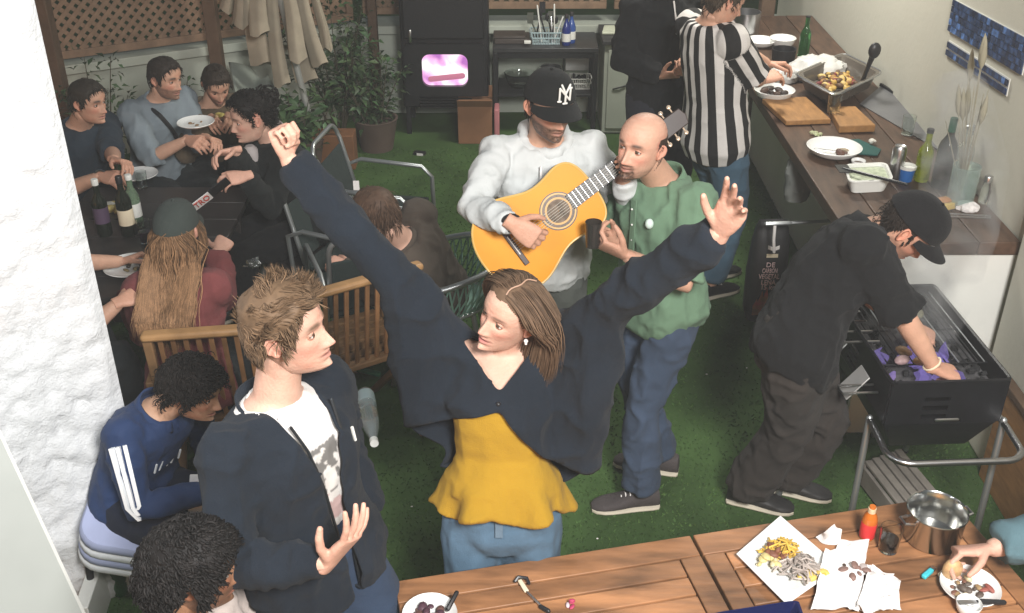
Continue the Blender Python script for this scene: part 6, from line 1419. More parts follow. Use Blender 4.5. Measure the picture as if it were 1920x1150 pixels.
ycol = (.125, .078, .045)
hly = lambda a: hairline(a, .072, .046, .006, -.072)
def flow_y(P, R):
    Q = P*34; up = np.clip(P[:, 2]/.08, 0, 1)
    return np.stack([P[:, 0]*4+2.2*(vnoise(Q, 3)-.5), .25+2.4*(vnoise(Q, 5)-.5)*(.3+up), -.55+.8*up+1.6*(vnoise(Q, 7)-.5)], 1)
t = hair_shell(hd, .015, hly, .006, 34, 3, shape=lambda A, Z: .4+1.0*np.clip(Z/.09, 0, 1))
locks(hd, t, 3000, lambda a, z: (.026+.022*np.clip(z/.08, 0, 1)), hly, flow_y, rad=.0014, segs=6, lift=.2, jit=.13, seed=6, off=.019, colvar=.3)
t.build('hair', hair_mat(ycol), y1.root, sharp=0)

# ---- the man in the foreground with short curly hair
c1 = Person('man in the foreground seen from behind with short black curly hair', 1.75, False, BROWN)
hc = at(362, 1066, 1.93); N_ = hc+V3(-.05, -.01, -.20); P_ = Vector((N_.x-.04, N_.y-.02, .62))
c1.pose(P_, N_, 85, 80, wl=P_+V3(.36, .12, .12), wr=P_+V3(.36, -.18, .12), el=(0, .5, -1), er=(0, -.5, -1), **chairpose(P_, 85))
hd = Head(hc, 104, 6, 0, 1.0, False, BROWN, (.015, .012, .01), (.24, .09, .07), beard=((.02, .015, .012), .5, 'full'))
c1.body(hd, .010, hands=[dict(wrist=P_+V3(.36, .12, .12), d=(1, 0, -.3), nrm=(0, 0, -1), side='l', curl=.4), dict(wrist=P_+V3(.36, -.18, .12), d=(1, 0, -.3), nrm=(0, 0, -1), side='r', curl=.4)])
trousers(c1, dkjeans, .016, .013); put_shoes(c1, shoe_dark, 85)
wt_ = cloth('pale shirt', (.55, .47, .43), .08); o = top(c1, 'shirt', wt_, .018, -.1, 1.01, .01, .5, .010, .005, 9); collar_ring(c1, wt_, c1.root, .074, .012, 1.03, .05)
hlc = lambda a: hairline(a, .070, .048, .0, -.075)
hair(c1, (.011, .0095, .009), 'curly', 1500, 5, .030, hlc, .020, curl=1.3, curlr=.006, rad=.0030)
stl = thing('wooden_stool', 'plain wooden stool under the man in the foreground', 'stool', (P_.x, P_.y, 0)); b = MB(); b.lathe([(0, 0), (.19, 0), (.19, .03), (0, .03)], (P_.x-.02, P_.y, .49), 24); b.build('seat', M['chair_wood'], stl, bevel=.004)
for a_ in (45, 135, 225, 315): q = math.radians(a_); b = MB(); b.tube([(P_.x-.02+.12*math.cos(q), P_.y+.12*math.sin(q), .489), (P_.x-.02+.19*math.cos(q), P_.y+.19*math.sin(q), 0)], .016, 8); b.build('leg', M['chair_wood'], stl)

# ---- the boy in the tracksuit
b1 = Person('boy with black curls bending forward in a navy tracksuit with white stripes', 1.55, False, OLIVE)
hc = at(362, 728, 3.0); N_ = at(298, 768, 3.02); P_ = Vector((-1.36, 3.02, .46)); wr = at(388, 925, 2.86); wl = at(398, 905, 3.05)
b1.pose(P_, N_, 62, 62, wl=wl, wr=wr, bow=.045, el=(0, .6, -1), er=(-.3, -.6, -1), **chairpose(P_, 62, .9))
hd = Head(hc, 74, 16, 0, .95, False, OLIVE, (.02, .015, .012), (.38, .15, .12))
b1.body(hd, .010, hands=[dict(wrist=wr, d=(.8, .1, .1), nrm=(0, .6, .8), side='r', curl=.6, k=.9), dict(wrist=wl, d=(.8, -.1, .1), nrm=(0, -.6, .8), side='l', curl=.6, k=.9)])
nvb = cloth('tracksuit navy', (.020, .040, .105), .15, rough=.55); trousers(b1, cloth('dark track trousers', (.012, .016, .03)), .016, .012); put_shoes(b1, shoe_black, 62)
top(b1, 'track_jacket', nvb, .014, -.08, 1.012, .02, .96, .009, .005, 12); collar_band(b1, nvb, b1.root, .092, .076, .05, .995, .04, 8)
wht = mat('white stripe', (.78, .80, .82), .6)
def arm_stripe(p, q, da, m, e, s0=.04, s1=.95, w_=.007, up=(0, 0, 1)):
    a, e_, c = p.sh[q], p.el[q], p.wr[q]; pts = []; nn = 14
    for i in range(nn):
        t_ = s0+(s1-s0)*i/(nn-1); x = a.lerp(e_, t_*2) if t_ < .5 else e_.lerp(c, t_*2-1); d = (e_-a).normalized() if t_ < .5 else (c-e_).normalized()
        out = Vector(up)-d*Vector(up).dot(d); out.normalize(); sd = d.cross(out); rr = float(np.interp(t_, [0, .18, .38, .5, .65, .95], [.060, .053, .046, .043, .043, .030]))*p.k+e
        pts.append((x+(out*math.cos(da)+sd*math.sin(da))*rr, (out*math.cos(da)+sd*math.sin(da)), sd))
    P = []; F = []
    for (x, n_, s_) in pts: tdir = n_.cross((pts[1][0]-pts[0][0]).normalized()); P += [x-tdir*w_, x+tdir*w_, x+tdir*w_-n_*.02, x-tdir*w_-n_*.02]
    for i in range(nn-1):
        for k_ in range(4): F.append((4*i+k_, 4*i+(k_+1) % 4, 4*i+4+(k_+1) % 4, 4*i+4+k_))
    F += [(3, 2, 1, 0), (4*nn-4, 4*nn-3, 4*nn-2, 4*nn-1)]
    b = MB(); b.add(P, F); return b.build('sleeve_stripe', m, p.root)
for da in (-.32, 0, .32): arm_stripe(b1, 'r', da, wht, .026, .05, .50, .0065, (.15, -1, .25))
rt, f, u = b1.fr(.5)
for i in range(5): b = MB(); c = b1.spine(.55)+f*.128-rt*(-.06+.03*i); b.bar(c-u*.018+rt*.008*(i % 2), c+u*.022, .006, .005, up=f); b.build('chest_print', wht, b1.root)
hlb = lambda a: hairline(a, .066, .044, .004, -.055)
hair(b1, (.011, .009, .008), 'curly', 900, 8, .036, hlb, .014, curl=1.5, curlr=.008, rad=.0028, dens=lambda a, z: 1 if z > .01 else .35)
sq = thing('cushioned_stool', 'stool with white and lilac striped cushion under the bending boy', 'stool', (P_.x, P_.y, 0)); cs_ = [mat('white cushion', (.80, .82, .85), .8, bump=.2, bscale=18), mat('lilac stripe', (.36, .40, .58), .8)]
for i in range(4):
    b = MB(); R2 = Matrix.Rotation(.25, 3, 'X') @ Matrix.Rotation(.3, 3, 'Y'); c = Vector((P_.x+.02, P_.y-.06, .375))+R2 @ Vector((0, 0, .045*(i-1.5))); rings = []
    for z_, k_ in ((-.024, .96), (-.012, 1.0), (.012, 1.0), (.024, .96)): rings.append([c+R2 @ Vector((x*k_, y*k_, z_)) for x, y in rrect(.40, .34, .09)])
    b.loft(rings); b.build('cushion_band', cs_[i % 2], sq)
for dx_, dy_ in ((-.12, -.12), (.1, -.12), (-.12, .1), (.1, .1)): b = MB(); b.tube([(P_.x-.06+dx_, P_.y+dy_, .30), (P_.x-.06+dx_*1.15, P_.y+dy_*1.15, 0)], .014, 8); b.build('leg', BM, sq)
b = MB(); p = at(378, 925, 2.9); R2 = Matrix.Rotation(.9, 3, 'X') @ Matrix.Rotation(.3, 3, 'Y'); b.box(p, (.085, .13, .012), R2); o = b.build('paper_plate', M['paper'], None, bevel=.004); tag(o, 'folded white paper plate held by the bending boy', 'plate')

# ---- the guitarist
g1 = Person('guitarist in a white hoodie and black cap looking down', 1.80, False, TAN)
N_ = at(1022, 262, 3.86); hc = at(1030, 196, 3.76); P_ = Vector((.12, 3.92, .95)); wr = at(962, 420, 3.36); wl = at(1168, 330, 3.62)
g1.pose(P_, N_, 6, 8, wl=wl, wr=wr, al=(.20, 3.95, .085), ar=(.02, 3.86, .085), el=(.6, -.2, -1), er=(-1, .1, -.5), sh_up=(0, .01))
hd = Head(hc, 24, 8, 0, 1.03, False, TAN, (.02, .015, .012), (.33, .13, .1), beard=((.03, .018, .012), .95, 'full'))
g1.body(hd, .009, hands=[dict(wrist=wr, d=(.75, -.12, -.5), nrm=(-.1, .9, -.2), side='r', curl=.55, thumb=.6, k=1.05), dict(wrist=wl, d=(.35, -.55, .55), nrm=(-.65, -.3, .4), side='l', curl=.8, thumb=.3, k=1.0)])
trousers(g1, greyp, .012, .011, .97, .3, .02, .006); put_shoes(g1, M['plastic_white'], 8)
hood = cloth('white fleece', (.56, .58, .575), .06); top(g1, 'hoodie', hood, .024, -.10, .99, .014, .965, .009, .0065, 14, arm_e=.012, it=4)
rt, f, u = g1.fr(1)
mb = MB(); c = g1.spine(.99)
for r_0, th_, dz, tf in ((.082, .026, .0, .05), (.088, .020, .03, .055)):
    pts = [c+rt*(r_0*math.cos(q))+f*(r_0*.95*math.sin(q)+.0)+u*(dz-tf*(.5+.5*math.sin(q))+.012) for q in [2*math.pi*i/24 for i in range(24)]]; mb.tube(pts, [th_*(1.25 if math.sin(q) < -.3 else 1) for q in [2*math.pi*i/24 for i in range(24)]], 10, closed=True)
mb.tube([c-f*.085+u*.03, c-f*.115-u*.02, c-f*.125-u*.09], [.05, .075, .045], 14)
g1.garment('hood', mb, hood, .007, 4, .005, 14, 15)
for s_ in (-1, 1): b = MB(); b.tube([g1.spine(.93)+rt*(.038*s_)+f*.145, g1.spine(.80)+rt*(.042*s_)+f*.172, g1.spine(.64)+rt*(.040*s_)+f*.178], .005, 6); b.build('drawstring', M['paper'], g1.root)
capm = cloth('black cap cloth', (.010, .011, .011), .1); co = cap_on(hd, g1.root, capm, True)
hair(g1, (.012, .01, .009), 'short', 130, 7, .02, lambda a: np.where(np.abs((np.asarray(a)+math.pi) % (2*math.pi)-math.pi) < 1.3, .2, hairline(a)), .003, zmax=.03)
# interlocking letters on the cap front
def strokes(name, segs, m, parent, head, w_=.0075):
    b = MB()
    for pl in segs:
        P = []
        for (x, z) in pl:
            x = -x*.9; az = x/.095; r_y = -.004+.112*math.cos(az)*math.cos(max(0, z-.05)/.10*.9)**.8; P.append(Vector(head.world(np.array([[.0875*math.sin(az), r_y+.008, .045+z]]))[0]))
        b.tube(P, w_*.5, 8)
    return b.build(name, m, parent)
strokes('cap_emblem', [[(-.026, .022), (-.026, .070)], [(-.026, .070), (.022, .024)], [(.022, .024), (.022, .066)], [(-.018, .082), (.0, .050)], [(.020, .080), (.0, .050)], [(.0, .050), (.0, .014)], [(-.008, .014), (.008, .014)], [(-.031, .022), (-.020, .022)], [(.016, .068), (.028, .068)]], M['plastic_white'], co, hd)
b = MB(); b.tube([g1.wr['r']+(g1.el['r']-g1.wr['r']).normalized()*.012+rt*(.033*math.cos(q))*1+V3(0, .0, 0)+u*(.033*math.sin(q)) for q in [2*math.pi*i/16 for i in range(16)]], .006, 6, closed=True); b.build('wristband', M['dark_plastic'], g1.root)
# guitar
gt = thing('acoustic_guitar', 'honey yellow classical guitar with a dark fretboard', 'guitar', (0, 0, 0))
sh = at(1047, 396, 3.52); nut = at(1220, 264, 3.65); gx = (nut-sh).normalized(); gn = Vector((.05, -.93, .36)); gn = (gn-gx*gn.dot(gx)).normalized(); gy = gn.cross(gx)   # along the neck, out of the top, across
gt.location = sh; LN = (nut-sh).length
prof = [(-.335, 0), (-.33, .06), (-.31, .115), (-.27, .158), (-.215, .178), (-.16, .172), (-.105, .146), (-.06, .125), (-.02, .118), (.03, .124), (.075, .136), (.11, .134), (.14, .113), (.155, .07), (.158, 0)]
fx = np.linspace(0, 1, len(prof)); ux_ = np.linspace(0, 1, 40); hp_ = [(float(np.interp(t_, fx, [a_ for a_, _ in prof])), float(np.interp(t_, fx, [b_ for _, b_ in prof]))) for t_ in ux_]
out = hp_+[(a_, -b_) for a_, b_ in hp_[-2:0:-1]]; n = len(out)
def GP(x, y, z): return sh+gx*x+gy*y+gn*z
# smooth the outline
for _ in range(3): out = [tuple((np.array(out[i-1])+2*np.array(out[i])+np.array(out[(i+1) % n]))/4) for i in range(n)]
gwood = mat('honey spruce', (.62, .245, .006), .42, var=.12, scale=3, spec=.2); side_m = mat('dark side wood', (.022, .010, .007), .4)
b = MB(); b.add([GP(x, y, 0) for x, y in out], [tuple(range(n))]); o = b.build('top_plate', gwood, gt, smooth=False)
if o.data.polygons[0].normal.dot(gn) < 0: o.data.flip_normals()
b = MB(); b.loft([[GP(x, y, -.002) for x, y in out], [GP(x, y, -.095) for x, y in out]]); b.build('sides', side_m, gt, sharp=50)
b = MB(); b.tube([GP(x, y, -.001) for x, y in out], .004, 6, closed=True); b.build('binding', mat('cream binding', (.62, .40, .12), .4), gt)
def disc(r0, r1, z, m, nm, parent=None, th=.0015):
    b = MB(); nn = 40; P = []; 
    for r_ in (r0, r1):
        for i in range(nn): q = 2*math.pi*i/nn; P.append(GP(r_*math.cos(q), r_*math.sin(q), z))
    b.add(P, [(i, (i+1) % nn, nn+(i+1) % nn, nn+i) for i in range(nn)]); return b.build(nm, m, parent or gt, smooth=False)
disc(.001, .043, .0015, mat('sound hole', (.16, .12, .09), .8, var=.8, scale=30), 'sound_hole'); disc(.043, .050, .002, mat('rosette ring', (.50, .26, .05), .4), 'rosette'); disc(.050, .060, .0022, mat('rosette dark', (.07, .035, .015), .4, var=.8, scale=120), 'rosette'); disc(.060, .066, .002, mat('rosette ring light', (.5, .28, .06), .4), 'rosette'); disc(.066, .070, .0023, side_m, 'rosette')
b = MB(); b.prism([(.052, -.030), (LN, -.026), (LN, .026), (.052, .030)], sh+gn*.003, gx, gy, .008); fb = b.build('fretboard', mat('ebony', (.018, .014, .013), .4), gt, smooth=False)
b = MB(); b.prism([(.158, -.024), (LN, -.021), (LN, .021), (.158, .024)], sh-gn*.018, gx, gy, .0195); b.build('neck', side_m, gt, smooth=False, bevel=.004)
sl_ = LN+.225; 
for i in range(1, 20):
    x = LN-sl_*(1-2**(-i/12)); 
    if x > .056: b = MB(); b.bar(GP(x, -.028, .0115), GP(x, .028, .0115), .0013, .0012, up=gn); b.build('fret', M['steel'], fb)
for i in (3, 5, 7, 9): x = LN-sl_*(1-2**(-(i-.5)/12)); b = MB(); b.box(GP(x, 0, .0118), (.005, .005, .001)); b.build('inlay', M['paper'], fb)
b = MB(); b.prism([(-.215, -.085), (-.195, -.085), (-.195, .085), (-.215, .085)], sh+gn*.001, gx, gy, .010); br_ = b.build('bridge', mat('dark bridge', (.035, .014, .010), .4), gt, smooth=False, bevel=.002)
b = MB(); b.prism([(-.207, -.04), (-.203, -.04), (-.203, .04), (-.207, .04)], sh+gn*.011, gx, gy, .004); b.build('saddle', M['paper'], br_, smooth=False)
strm = mat('string', (.6, .58, .5), .3)
for i in range(6): y = (i-2.5)*.0095; b = MB(); b.tube([GP(-.205, y, .015), GP(LN, y*.85, .014)], .0007, 4); b.build('string', strm, gt)
b = MB(); b.prism([(LN, -.026), (LN+.03, -.035), (LN+.15, -.033), (LN+.16, 0), (LN+.15, .033), (LN+.03, .035), (LN, .026)], sh-gn*.012, gx, (gy-gn*.0).normalized(), .016); hs = b.build('headstock', side_m, gt, smooth=False, bevel=.003)
for i in range(3):
    for s_ in (-1, 1): b = MB(); p = GP(LN+.05+.037*i, s_*.050, -.006); b.tube([p-gy*(s_*.014), p], .003, 6); b.ball(p+gy*s_*.006, (.009, .012, .008), nu=10, nv=6); b.build('tuning_peg', mat('pearl peg', (.70, .55, .42), .2, .4), hs)

# ---- the bald man in green
gm1 = Person('bald bearded man in a green shirt standing beside the guitarist', 1.74, False, TAN, .94)
N_ = at(1240, 338, 3.66); hc = at(1203, 272, 3.56); P_ = Vector((.585, 3.64, .92)); wl = at(1172, 478, 3.38); wr = at(1150, 455, 3.60)
gm1.pose(P_, N_, -58, -52, wl=wl, wr=wr, al=(.545, 3.50, .085), ar=(.66, 3.74, .085), el=(.7, -.3, -1), er=(-.2, .8, -1), kl=(-.8, -.3, 0), kr=(-.8, -.2, 0))
hd = Head(hc, -38, -4, -6, .99, False, (.62, .36, .26), (.05, .03, .02), (.42, .16, .13), beard=((.035, .02, .013), 1.0, 'goatee'), eye_open=1.0, smile=1)
gm1.body(hd, .009, hands=[dict(wrist=wl, d=(-.8, .05, .35), nrm=(-.1, .5, .6), side='l', curl=.62, thumb=.7, k=1.05), dict(wrist=wr, d=(-.6, -.3, .4), nrm=(.2, -.7, .3), side='r', curl=.6, k=1.0)])
trousers(gm1, cloth('worn blue denim', (.050, .072, .115), .2), .013, .010, .97, .30, .022, .008, 6)
sm_ = mat('mesh shoe', (.06, .05, .05), .8, bump=.3, bscale=120); shoe(gm1.root, gm1.an['l'], -84, sm_, 1.02); shoe(gm1.root, gm1.an['r'], -105, sm_, 1.02)
grn = cloth('green shirt', (.13, .215, .14), .10); top(gm1, 'shirt', grn, .024, -.19, 1.01, .030, .48, .009, .007, 16, arm_e=.026, cuff=.01)
rt, f, u = gm1.fr(1)
collar_band(gm1, grn, gm1.root, .096, .076, .052, .99, .05, 12)
b = MB(); b.bar(gm1.spine(.93)+f*.138, gm1.spine(.50)+f*.158, .028, .006, up=f); pk_ = b.build('placket', grn, gm1.root, bevel=.002)
for t_ in (.86, .74, .62): b = MB(); b.ball(gm1.spine(t_)+f*(.150+.01*(.9-t_)), .0042, nu=8, nv=6); b.build('button', M['plastic_white'], pk_)
b = MB(); b.ball(gm1.spine(.80)-rt*.09+f*.150, (.016, .016, .02), nu=14, nv=8); b.build('badge', mat('badge', (.6, .72, .66), .3), gm1.root)
hlg = lambda a: (lambda q: np.where(q < 1.42, .2, np.where(q > 2.0, -.075, -.0)))(np.abs((np.asarray(a)+math.pi) % (2*math.pi)-math.pi))
hair(gm1, (.05, .033, .024), 'short', 420, 9, .007, hlg, .002, zmax=.045, rad=.0012)
gl = wl+V3(-.115, .02, .075); tumbler('small dark drink held by the bald man in green', gl-V3(0, 0, .05), .030, .095, mat('smoky glass', (.05, .045, .04), .1, trans=.4))

# ---- the man in the striped shirt
s1 = Person('man in a black and white vertically striped shirt at the worktop', 1.78, False, TAN)
N_ = at(1334, 40, 5.34); hc = at(1358, 0, 5.30); P_ = Vector((1.085, 5.36, .93)); wr = at(1428, 150, 5.52); wl = at(1440, 120, 5.75)
s1.pose(P_, N_, 118, 115, wl=wl, wr=wr, al=(1.17, 5.52, .085), ar=(1.12, 5.30, .085), el=(.2, .8, -.6), er=(.4, -.7, -.8))
hd = Head(hc, 104, 22, 0, 1.0, False, TAN, (.04, .03, .02))
s1.body(hd, .010, hands=[dict(wrist=wr, d=(.8, .25, .2), nrm=(0, .3, -.8), side='r', curl=.5, k=1.05), dict(wrist=wl, d=(.8, .1, .0), nrm=(0, -.3, -.8), side='l', curl=.5, k=1.0)])
trousers(s1, jeans, .018, .011); put_shoes(s1, shoe_black, 118)
stm = bpy.data.materials.new('striped cloth'); stm.use_nodes = True; t = stm.node_tree; p = t.nodes['Principled BSDF']; p.inputs['Roughness'].default_value = .9; N = t.nodes.new
at_ = N('ShaderNodeAttribute'); at_.attribute_name = 'Col'; se = N('ShaderNodeSeparateColor'); t.links.new(at_.outputs['Color'], se.inputs[0]); m1 = N('ShaderNodeMath'); m1.operation = 'FRACT'; t.links.new(se.outputs[0], m1.inputs[0]); m2 = N('ShaderNodeMath'); m2.operation = 'GREATER_THAN'; m2.inputs[1].default_value = .47; t.links.new(m1.outputs[0], m2.inputs[0])
mx = N('ShaderNodeMix'); mx.data_type = 'RGBA'; mx.inputs[6].default_value = (.62, .59, .56, 1); mx.inputs[7].default_value = (.010, .009, .009, 1); t.links.new(m2.outputs[0], mx.inputs[0]); t.links.new(mx.outputs[2], p.inputs['Base Color'])
def stripe_u(P):
    l, f, t_ = s1.tc(P); ang = np.arctan2(l, -f); u_ = (ang*.165)/.083+20
    for q in 'lr':
        a, e_ = np.array(s1.sh[q]), np.array(s1.el[q]); d = e_-a; L = np.linalg.norm(d); d /= L; s_ = (P-a) @ d; rad = np.linalg.norm((P-a)-s_[:, None]*d, axis=1); lat = np.array(s1.fr(.9)[0])*(1 if q == 'r' else -1)
        on = (s_ > .03) & (rad < .10) & (np.abs(l) > .175) | ((s_ > .10) & (rad < .09) & (s_ < L*1.1)); x = np.cross(d, lat); x /= np.linalg.norm(x); y = np.cross(d, x); rel = P-a; an = np.arctan2(rel @ y, rel @ x); u_ = np.where(on, an*.075/.072+31.3, u_)
    return np.stack([u_, u_, u_], 1)
class _S: pass
mb = MB(); s1.torso(mb, .030, -.12, 1.008, .012)
for q in 'lr': s1.arm(mb, q, .030, .46, .012)
P, Nn, F = remesh(mb, .007, 5); d = .007*((1-np.abs(2*fbm(P*9, 5, 2)-1))-.7)*2; P = P+Nn*d[:, None]; o_ = MB(); o_.add(P, F.tolist(), 0, stripe_u(P)); o_.build('striped_shirt', stm, s1.root, sharp=0)
mb = MB(); s1.torso(mb, .020, -.17, .1, .0); s1.garment('undershirt', mb, must, .012)
hair(s1, (.06, .045, .032), 'short', 350, 11, .02, HL, .007)

# ---- the person in black at the back
k1 = Person('person in a black zip top standing left of the striped shirt', 1.78, False, TAN)
P_ = at(1236, 182, 6.15); N_ = P_+V3(-.01, .0, .60); wr = P_+V3(-.02, -.22, .20); wl = P_+V3(.14, -.24, .22)
k1.pose(P_, N_, 12, 12, wl=wl, wr=wr, al=(P_.x+.11, P_.y+.04, .085), ar=(P_.x-.11, P_.y, .085), el=(1, .3, -.3), er=(-1, .3, -.3))
hd = Head(N_+V3(.01, -.04, .19), 12, 10, 0, 1.0, False, TAN); k1.body(hd, .012, hands=[dict(wrist=wr, d=(.6, -.5, .2), nrm=(0, .6, .6), side='r', curl=.7), dict(wrist=wl, d=(-.6, -.5, .2), nrm=(0, .6, .6), side='l', curl=.7)])
trousers(k1, cloth('charcoal jeans', (.022, .023, .030)), .018, .012); put_shoes(k1, shoe_black, 12)
top(k1, 'zip_top', black, .028, -.10, 1.01, .0, .96, .011, .007, 18); collar_band(k1, black, k1.root)
rt, f, u = k1.fr(.8); b = MB(); b.tube([k1.spine(.98)+f*.10-rt*.02, k1.spine(.86)+f*.142-rt*.02, k1.spine(.70)+f*.156-rt*.028], .005, 6); b.build('drawstring', M['paper'], k1.root)
hair(k1, (.02, .015, .012), 'short', 300, 12)

# ---- the man at the grill
q1 = Person('man in a black polo and black cap bending over the grill', 1.74, False, TAN)
N_ = at(1632, 436, 3.44); hc = at(1702, 424, 3.37); P_ = Vector((1.05, 3.33, .885)); wr = at(1752, 690, 3.22); wl = at(1712, 612, 3.50)
q1.pose(P_, N_, 72, 66, wl=wl, wr=wr, al=(1.17, 3.60, .085), ar=(.99, 3.52, .085), bow=.05, el=(0, .6, -.8), er=(-.5, -.5, -.6))
hd = Head(hc, 72, 46, 4, 1.04, False, (.56, .31, .215), (.05, .03, .02), (.36, .14, .11), beard=((.06, .035, .025), .45, 'full'))
q1.body(hd, .009, hands=[dict(wrist=wr, d=(.85, .15, -.3), nrm=(0, .2, -1), side='r', curl=.75, thumb=.6, k=1.05), dict(wrist=wl, d=(.8, -.2, -.4), nrm=(0, .2, -1), side='l', curl=.6, k=1.0)])
trousers(q1, brownp, .026, .011, .97, .26, .03, .008, 21); put_shoes(q1, shoe_dark, 72)
top(q1, 'polo_shirt', black, .030, -.16, 1.01, .02, .50, .009, .007, 22, arm_e=.030, cuff=.012); collar_band(q1, black, q1.root, .094, .074, .05, .995, .04, 10)
co = cap_on(hd, q1.root, cloth('black cap twill', (.010, .010, .011), .1), True, brim_len=.07)
hair(q1, (.02, .015, .012), 'short', 160, 13, .014, lambda a: np.where(np.abs((np.asarray(a)+math.pi) % (2*math.pi)-math.pi) < 1.35, .2, hairline(a)), .002, zmax=.03)
b = MB(); c_ = q1.wr['r']; e_ = (q1.el['r']-c_).normalized(); x_ = e_.orthogonal().normalized(); y_ = e_.cross(x_); b.tube([c_+e_*.02+x_*(.034*math.cos(q))+y_*(.03*math.sin(q)) for q in [2*math.pi*i/16 for i in range(16)]], .004, 6, closed=True); b.build('bracelet', M['label'], q1.root)

# ---- the seated group at the left
def sitter(label, skin, N_, hc, yaw, hyaw, hpitch, wr, wl, topm, botm, haircol, style='short', H=1.75, fem=False, headk=1.0, shoe_m=None, thigh=.41, P=None, seat=True, voxel=.012, curl=.5, roll=0, sl=.95, neck=True, nh=350, hL=.03, beard=None, topname='jumper', spread=.13, e=.022, lean=.10, legang=0, er=(0, 0, -1), el=(0, 0, -1), hlf=HL):
    p = Person(label, H, fem, skin); f = yawv(yaw)
    P = Vector((N_.x, N_.y, .50))-f*lean if P is None else Vector(P)
    p.pose(P, N_, yaw, yaw, wl=wl, wr=wr, bow=.03, er=er, el=el, **chairpose(P, yaw, 1, spread, thigh, ang=legang))
    hd = Head(hc, hyaw, hpitch, roll, headk, fem, skin, tuple(np.array(haircol)*.9), beard=beard)
    hands = []
    if wr is not None: hands.append(dict(wrist=wr, d=f+V3(0, 0, .1), nrm=V3(0, 0, -1)+right_of(f)*-.6, side='r', curl=curl))
    if wl is not None: hands.append(dict(wrist=wl, d=f+V3(0, 0, .1), nrm=V3(0, 0, -1)+right_of(f)*.6, side='l', curl=curl))
    p.body(hd, voxel, hands=hands); trousers(p, botm, .016, .013); put_shoes(p, shoe_m or shoe_dark, yaw+legang)
    top(p, topname, topm, e, -.10, 1.012, .01, sl, .011, .006, len(label))
    if neck: collar_ring(p, topm, p.root, .072 if not fem else .062, .012, 1.03, .035)
    if style: hair(p, haircol, style, nh, len(label), hL, hlf, .010 if style == 'short' else .02)
    if seat:
        t = thing('low_stool', 'dark low stool under the '+' '.join(label.split(' seen')[0].split()[:10]), 'stool', (P.x, P.y, 0)); b = MB(); b.box((P.x, P.y, .37), (.46, .44, .05), Matrix.Rotation(math.radians(yaw), 3, 'Z')); b.build('seat_board', dt, t, bevel=.01)
        for a_ in (45, 135, 225, 315): q = math.radians(a_+yaw); b = MB(); b.tube([(P.x+.25*math.cos(q), P.y+.25*math.sin(q), .345), (P.x+.28*math.cos(q), P.y+.28*math.sin(q), 0)], .016, 8); b.build('leg', M['tube'], t)
    return p
dkblue = cloth('dark blue shirt', (.022, .032, .045)); slate = cloth('slate shirt', (.19, .225, .25)); olive = cloth('olive brown hoodie', (.115, .085, .055)); dkgreen = cloth('dark grey jacket', (.016, .021, .020)); drk = cloth('dark trousers', (.018, .022, .024))
sA = sitter('man in a dark blue shirt with forearms on his knees at the far left', TAN, at(148, 236, 5.38), at(166, 190, 5.30), 58, 68, 4, at(190, 330, 5.0), at(215, 300, 5.05), dkblue, drk, (.03, .024, .018), sl=.55, headk=.93, er=(-.3, -.6, -1))
b = MB(); c_ = sA.wr['r']; b.tube([c_+V3(.03*math.cos(q), .0, .03*math.sin(q)) for q in [2*math.pi*i/14 for i in range(14)]], .006, 6, closed=True); b.build('wristwatch', M['steel'], sA.root)
sB = sitter('man in a slate blue shirt with a dark strap across his chest', TAN, at(297, 186, 5.72), at(310, 146, 5.66), 48, 62, 6, at(352, 262, 5.45), at(388, 258, 5.50), slate, drk, (.028, .022, .018), sl=.6, headk=.93, H=1.66, beard=((.05, .035, .028), .7, 'full'), er=(-.6, -.4, -1))
rt, f, u = sB.fr(.8); b = MB(); b.tube([sB.spine(1.0)+rt*.09-f*.02, sB.spine(.95)+rt*.07+f*.12, sB.spine(.82)+rt*.03+f*.165, sB.spine(.6)-rt*.03+f*.178, sB.spine(.4)-rt*.09+f*.170], .012, 8); b.build('strap', M['dark_plastic'], sB.root)
p = at(368, 236, 5.38); plate('held_plate', 'white plate held up by the man in the slate blue shirt', p, .098); crumbs('snack_leftovers', 'few brown scraps on the plate held by the slate shirted man', 'food', p+V3(0, 0, .008), .04, 5, [(.2, .12, .06)], .010, food, 61)
sC = sitter('man in an olive brown hoodie eating with both hands', TAN, at(398, 196, 6.0), at(406, 158, 5.93), 22, 26, 28, at(395, 222, 5.74), at(430, 218, 5.76), olive, drk, (.03, .022, .016), headk=.92, beard=((.05, .033, .025), .8, 'full'), er=(-1, 0, -1), el=(1, 0, -1), e=.03)
crumbs('sandwich', 'yellow filled bite held by the man in the olive hoodie', 'food', at(412, 220, 5.70), .025, 5, [(.5, .42, .12), (.45, .3, .15)], .018, food, 62)
sD = sitter('person with black curly updo in a dark jacket over a grey hoodie', LIGHT, at(505, 262, 5.12), at(470, 220, 5.04), -52, -58, 8, at(440, 282, 4.86), at(462, 330, 4.80), cloth('black jacket', (.012, .014, .014)), black, (.012, .010, .009), 'curly', 1.68, True, .98, nh=420, hL=.028, e=.028, topname='jacket', lean=.14, hlf=lambda a: hairline(a, .082, .062, .03, -.06))
hg = cloth('grey hoodie', (.42, .38, .37)); collar_band(sD, hg, sD.root, .118, .088, .085, .955, .10, 14, 'hood')
rt, f, u = sD.fr(.8); b = MB(); b.tube([sD.spine(.97)+f*.120, sD.spine(.75)+f*.165, sD.spine(.5)+f*.158], [.045, .034, .014], 10); b.build('hoodie_front', hg, sD.root)
b = MB(); cbn = sD.head.world(np.array([[0, -.10, .07]]))[0]; tb_ = MB()
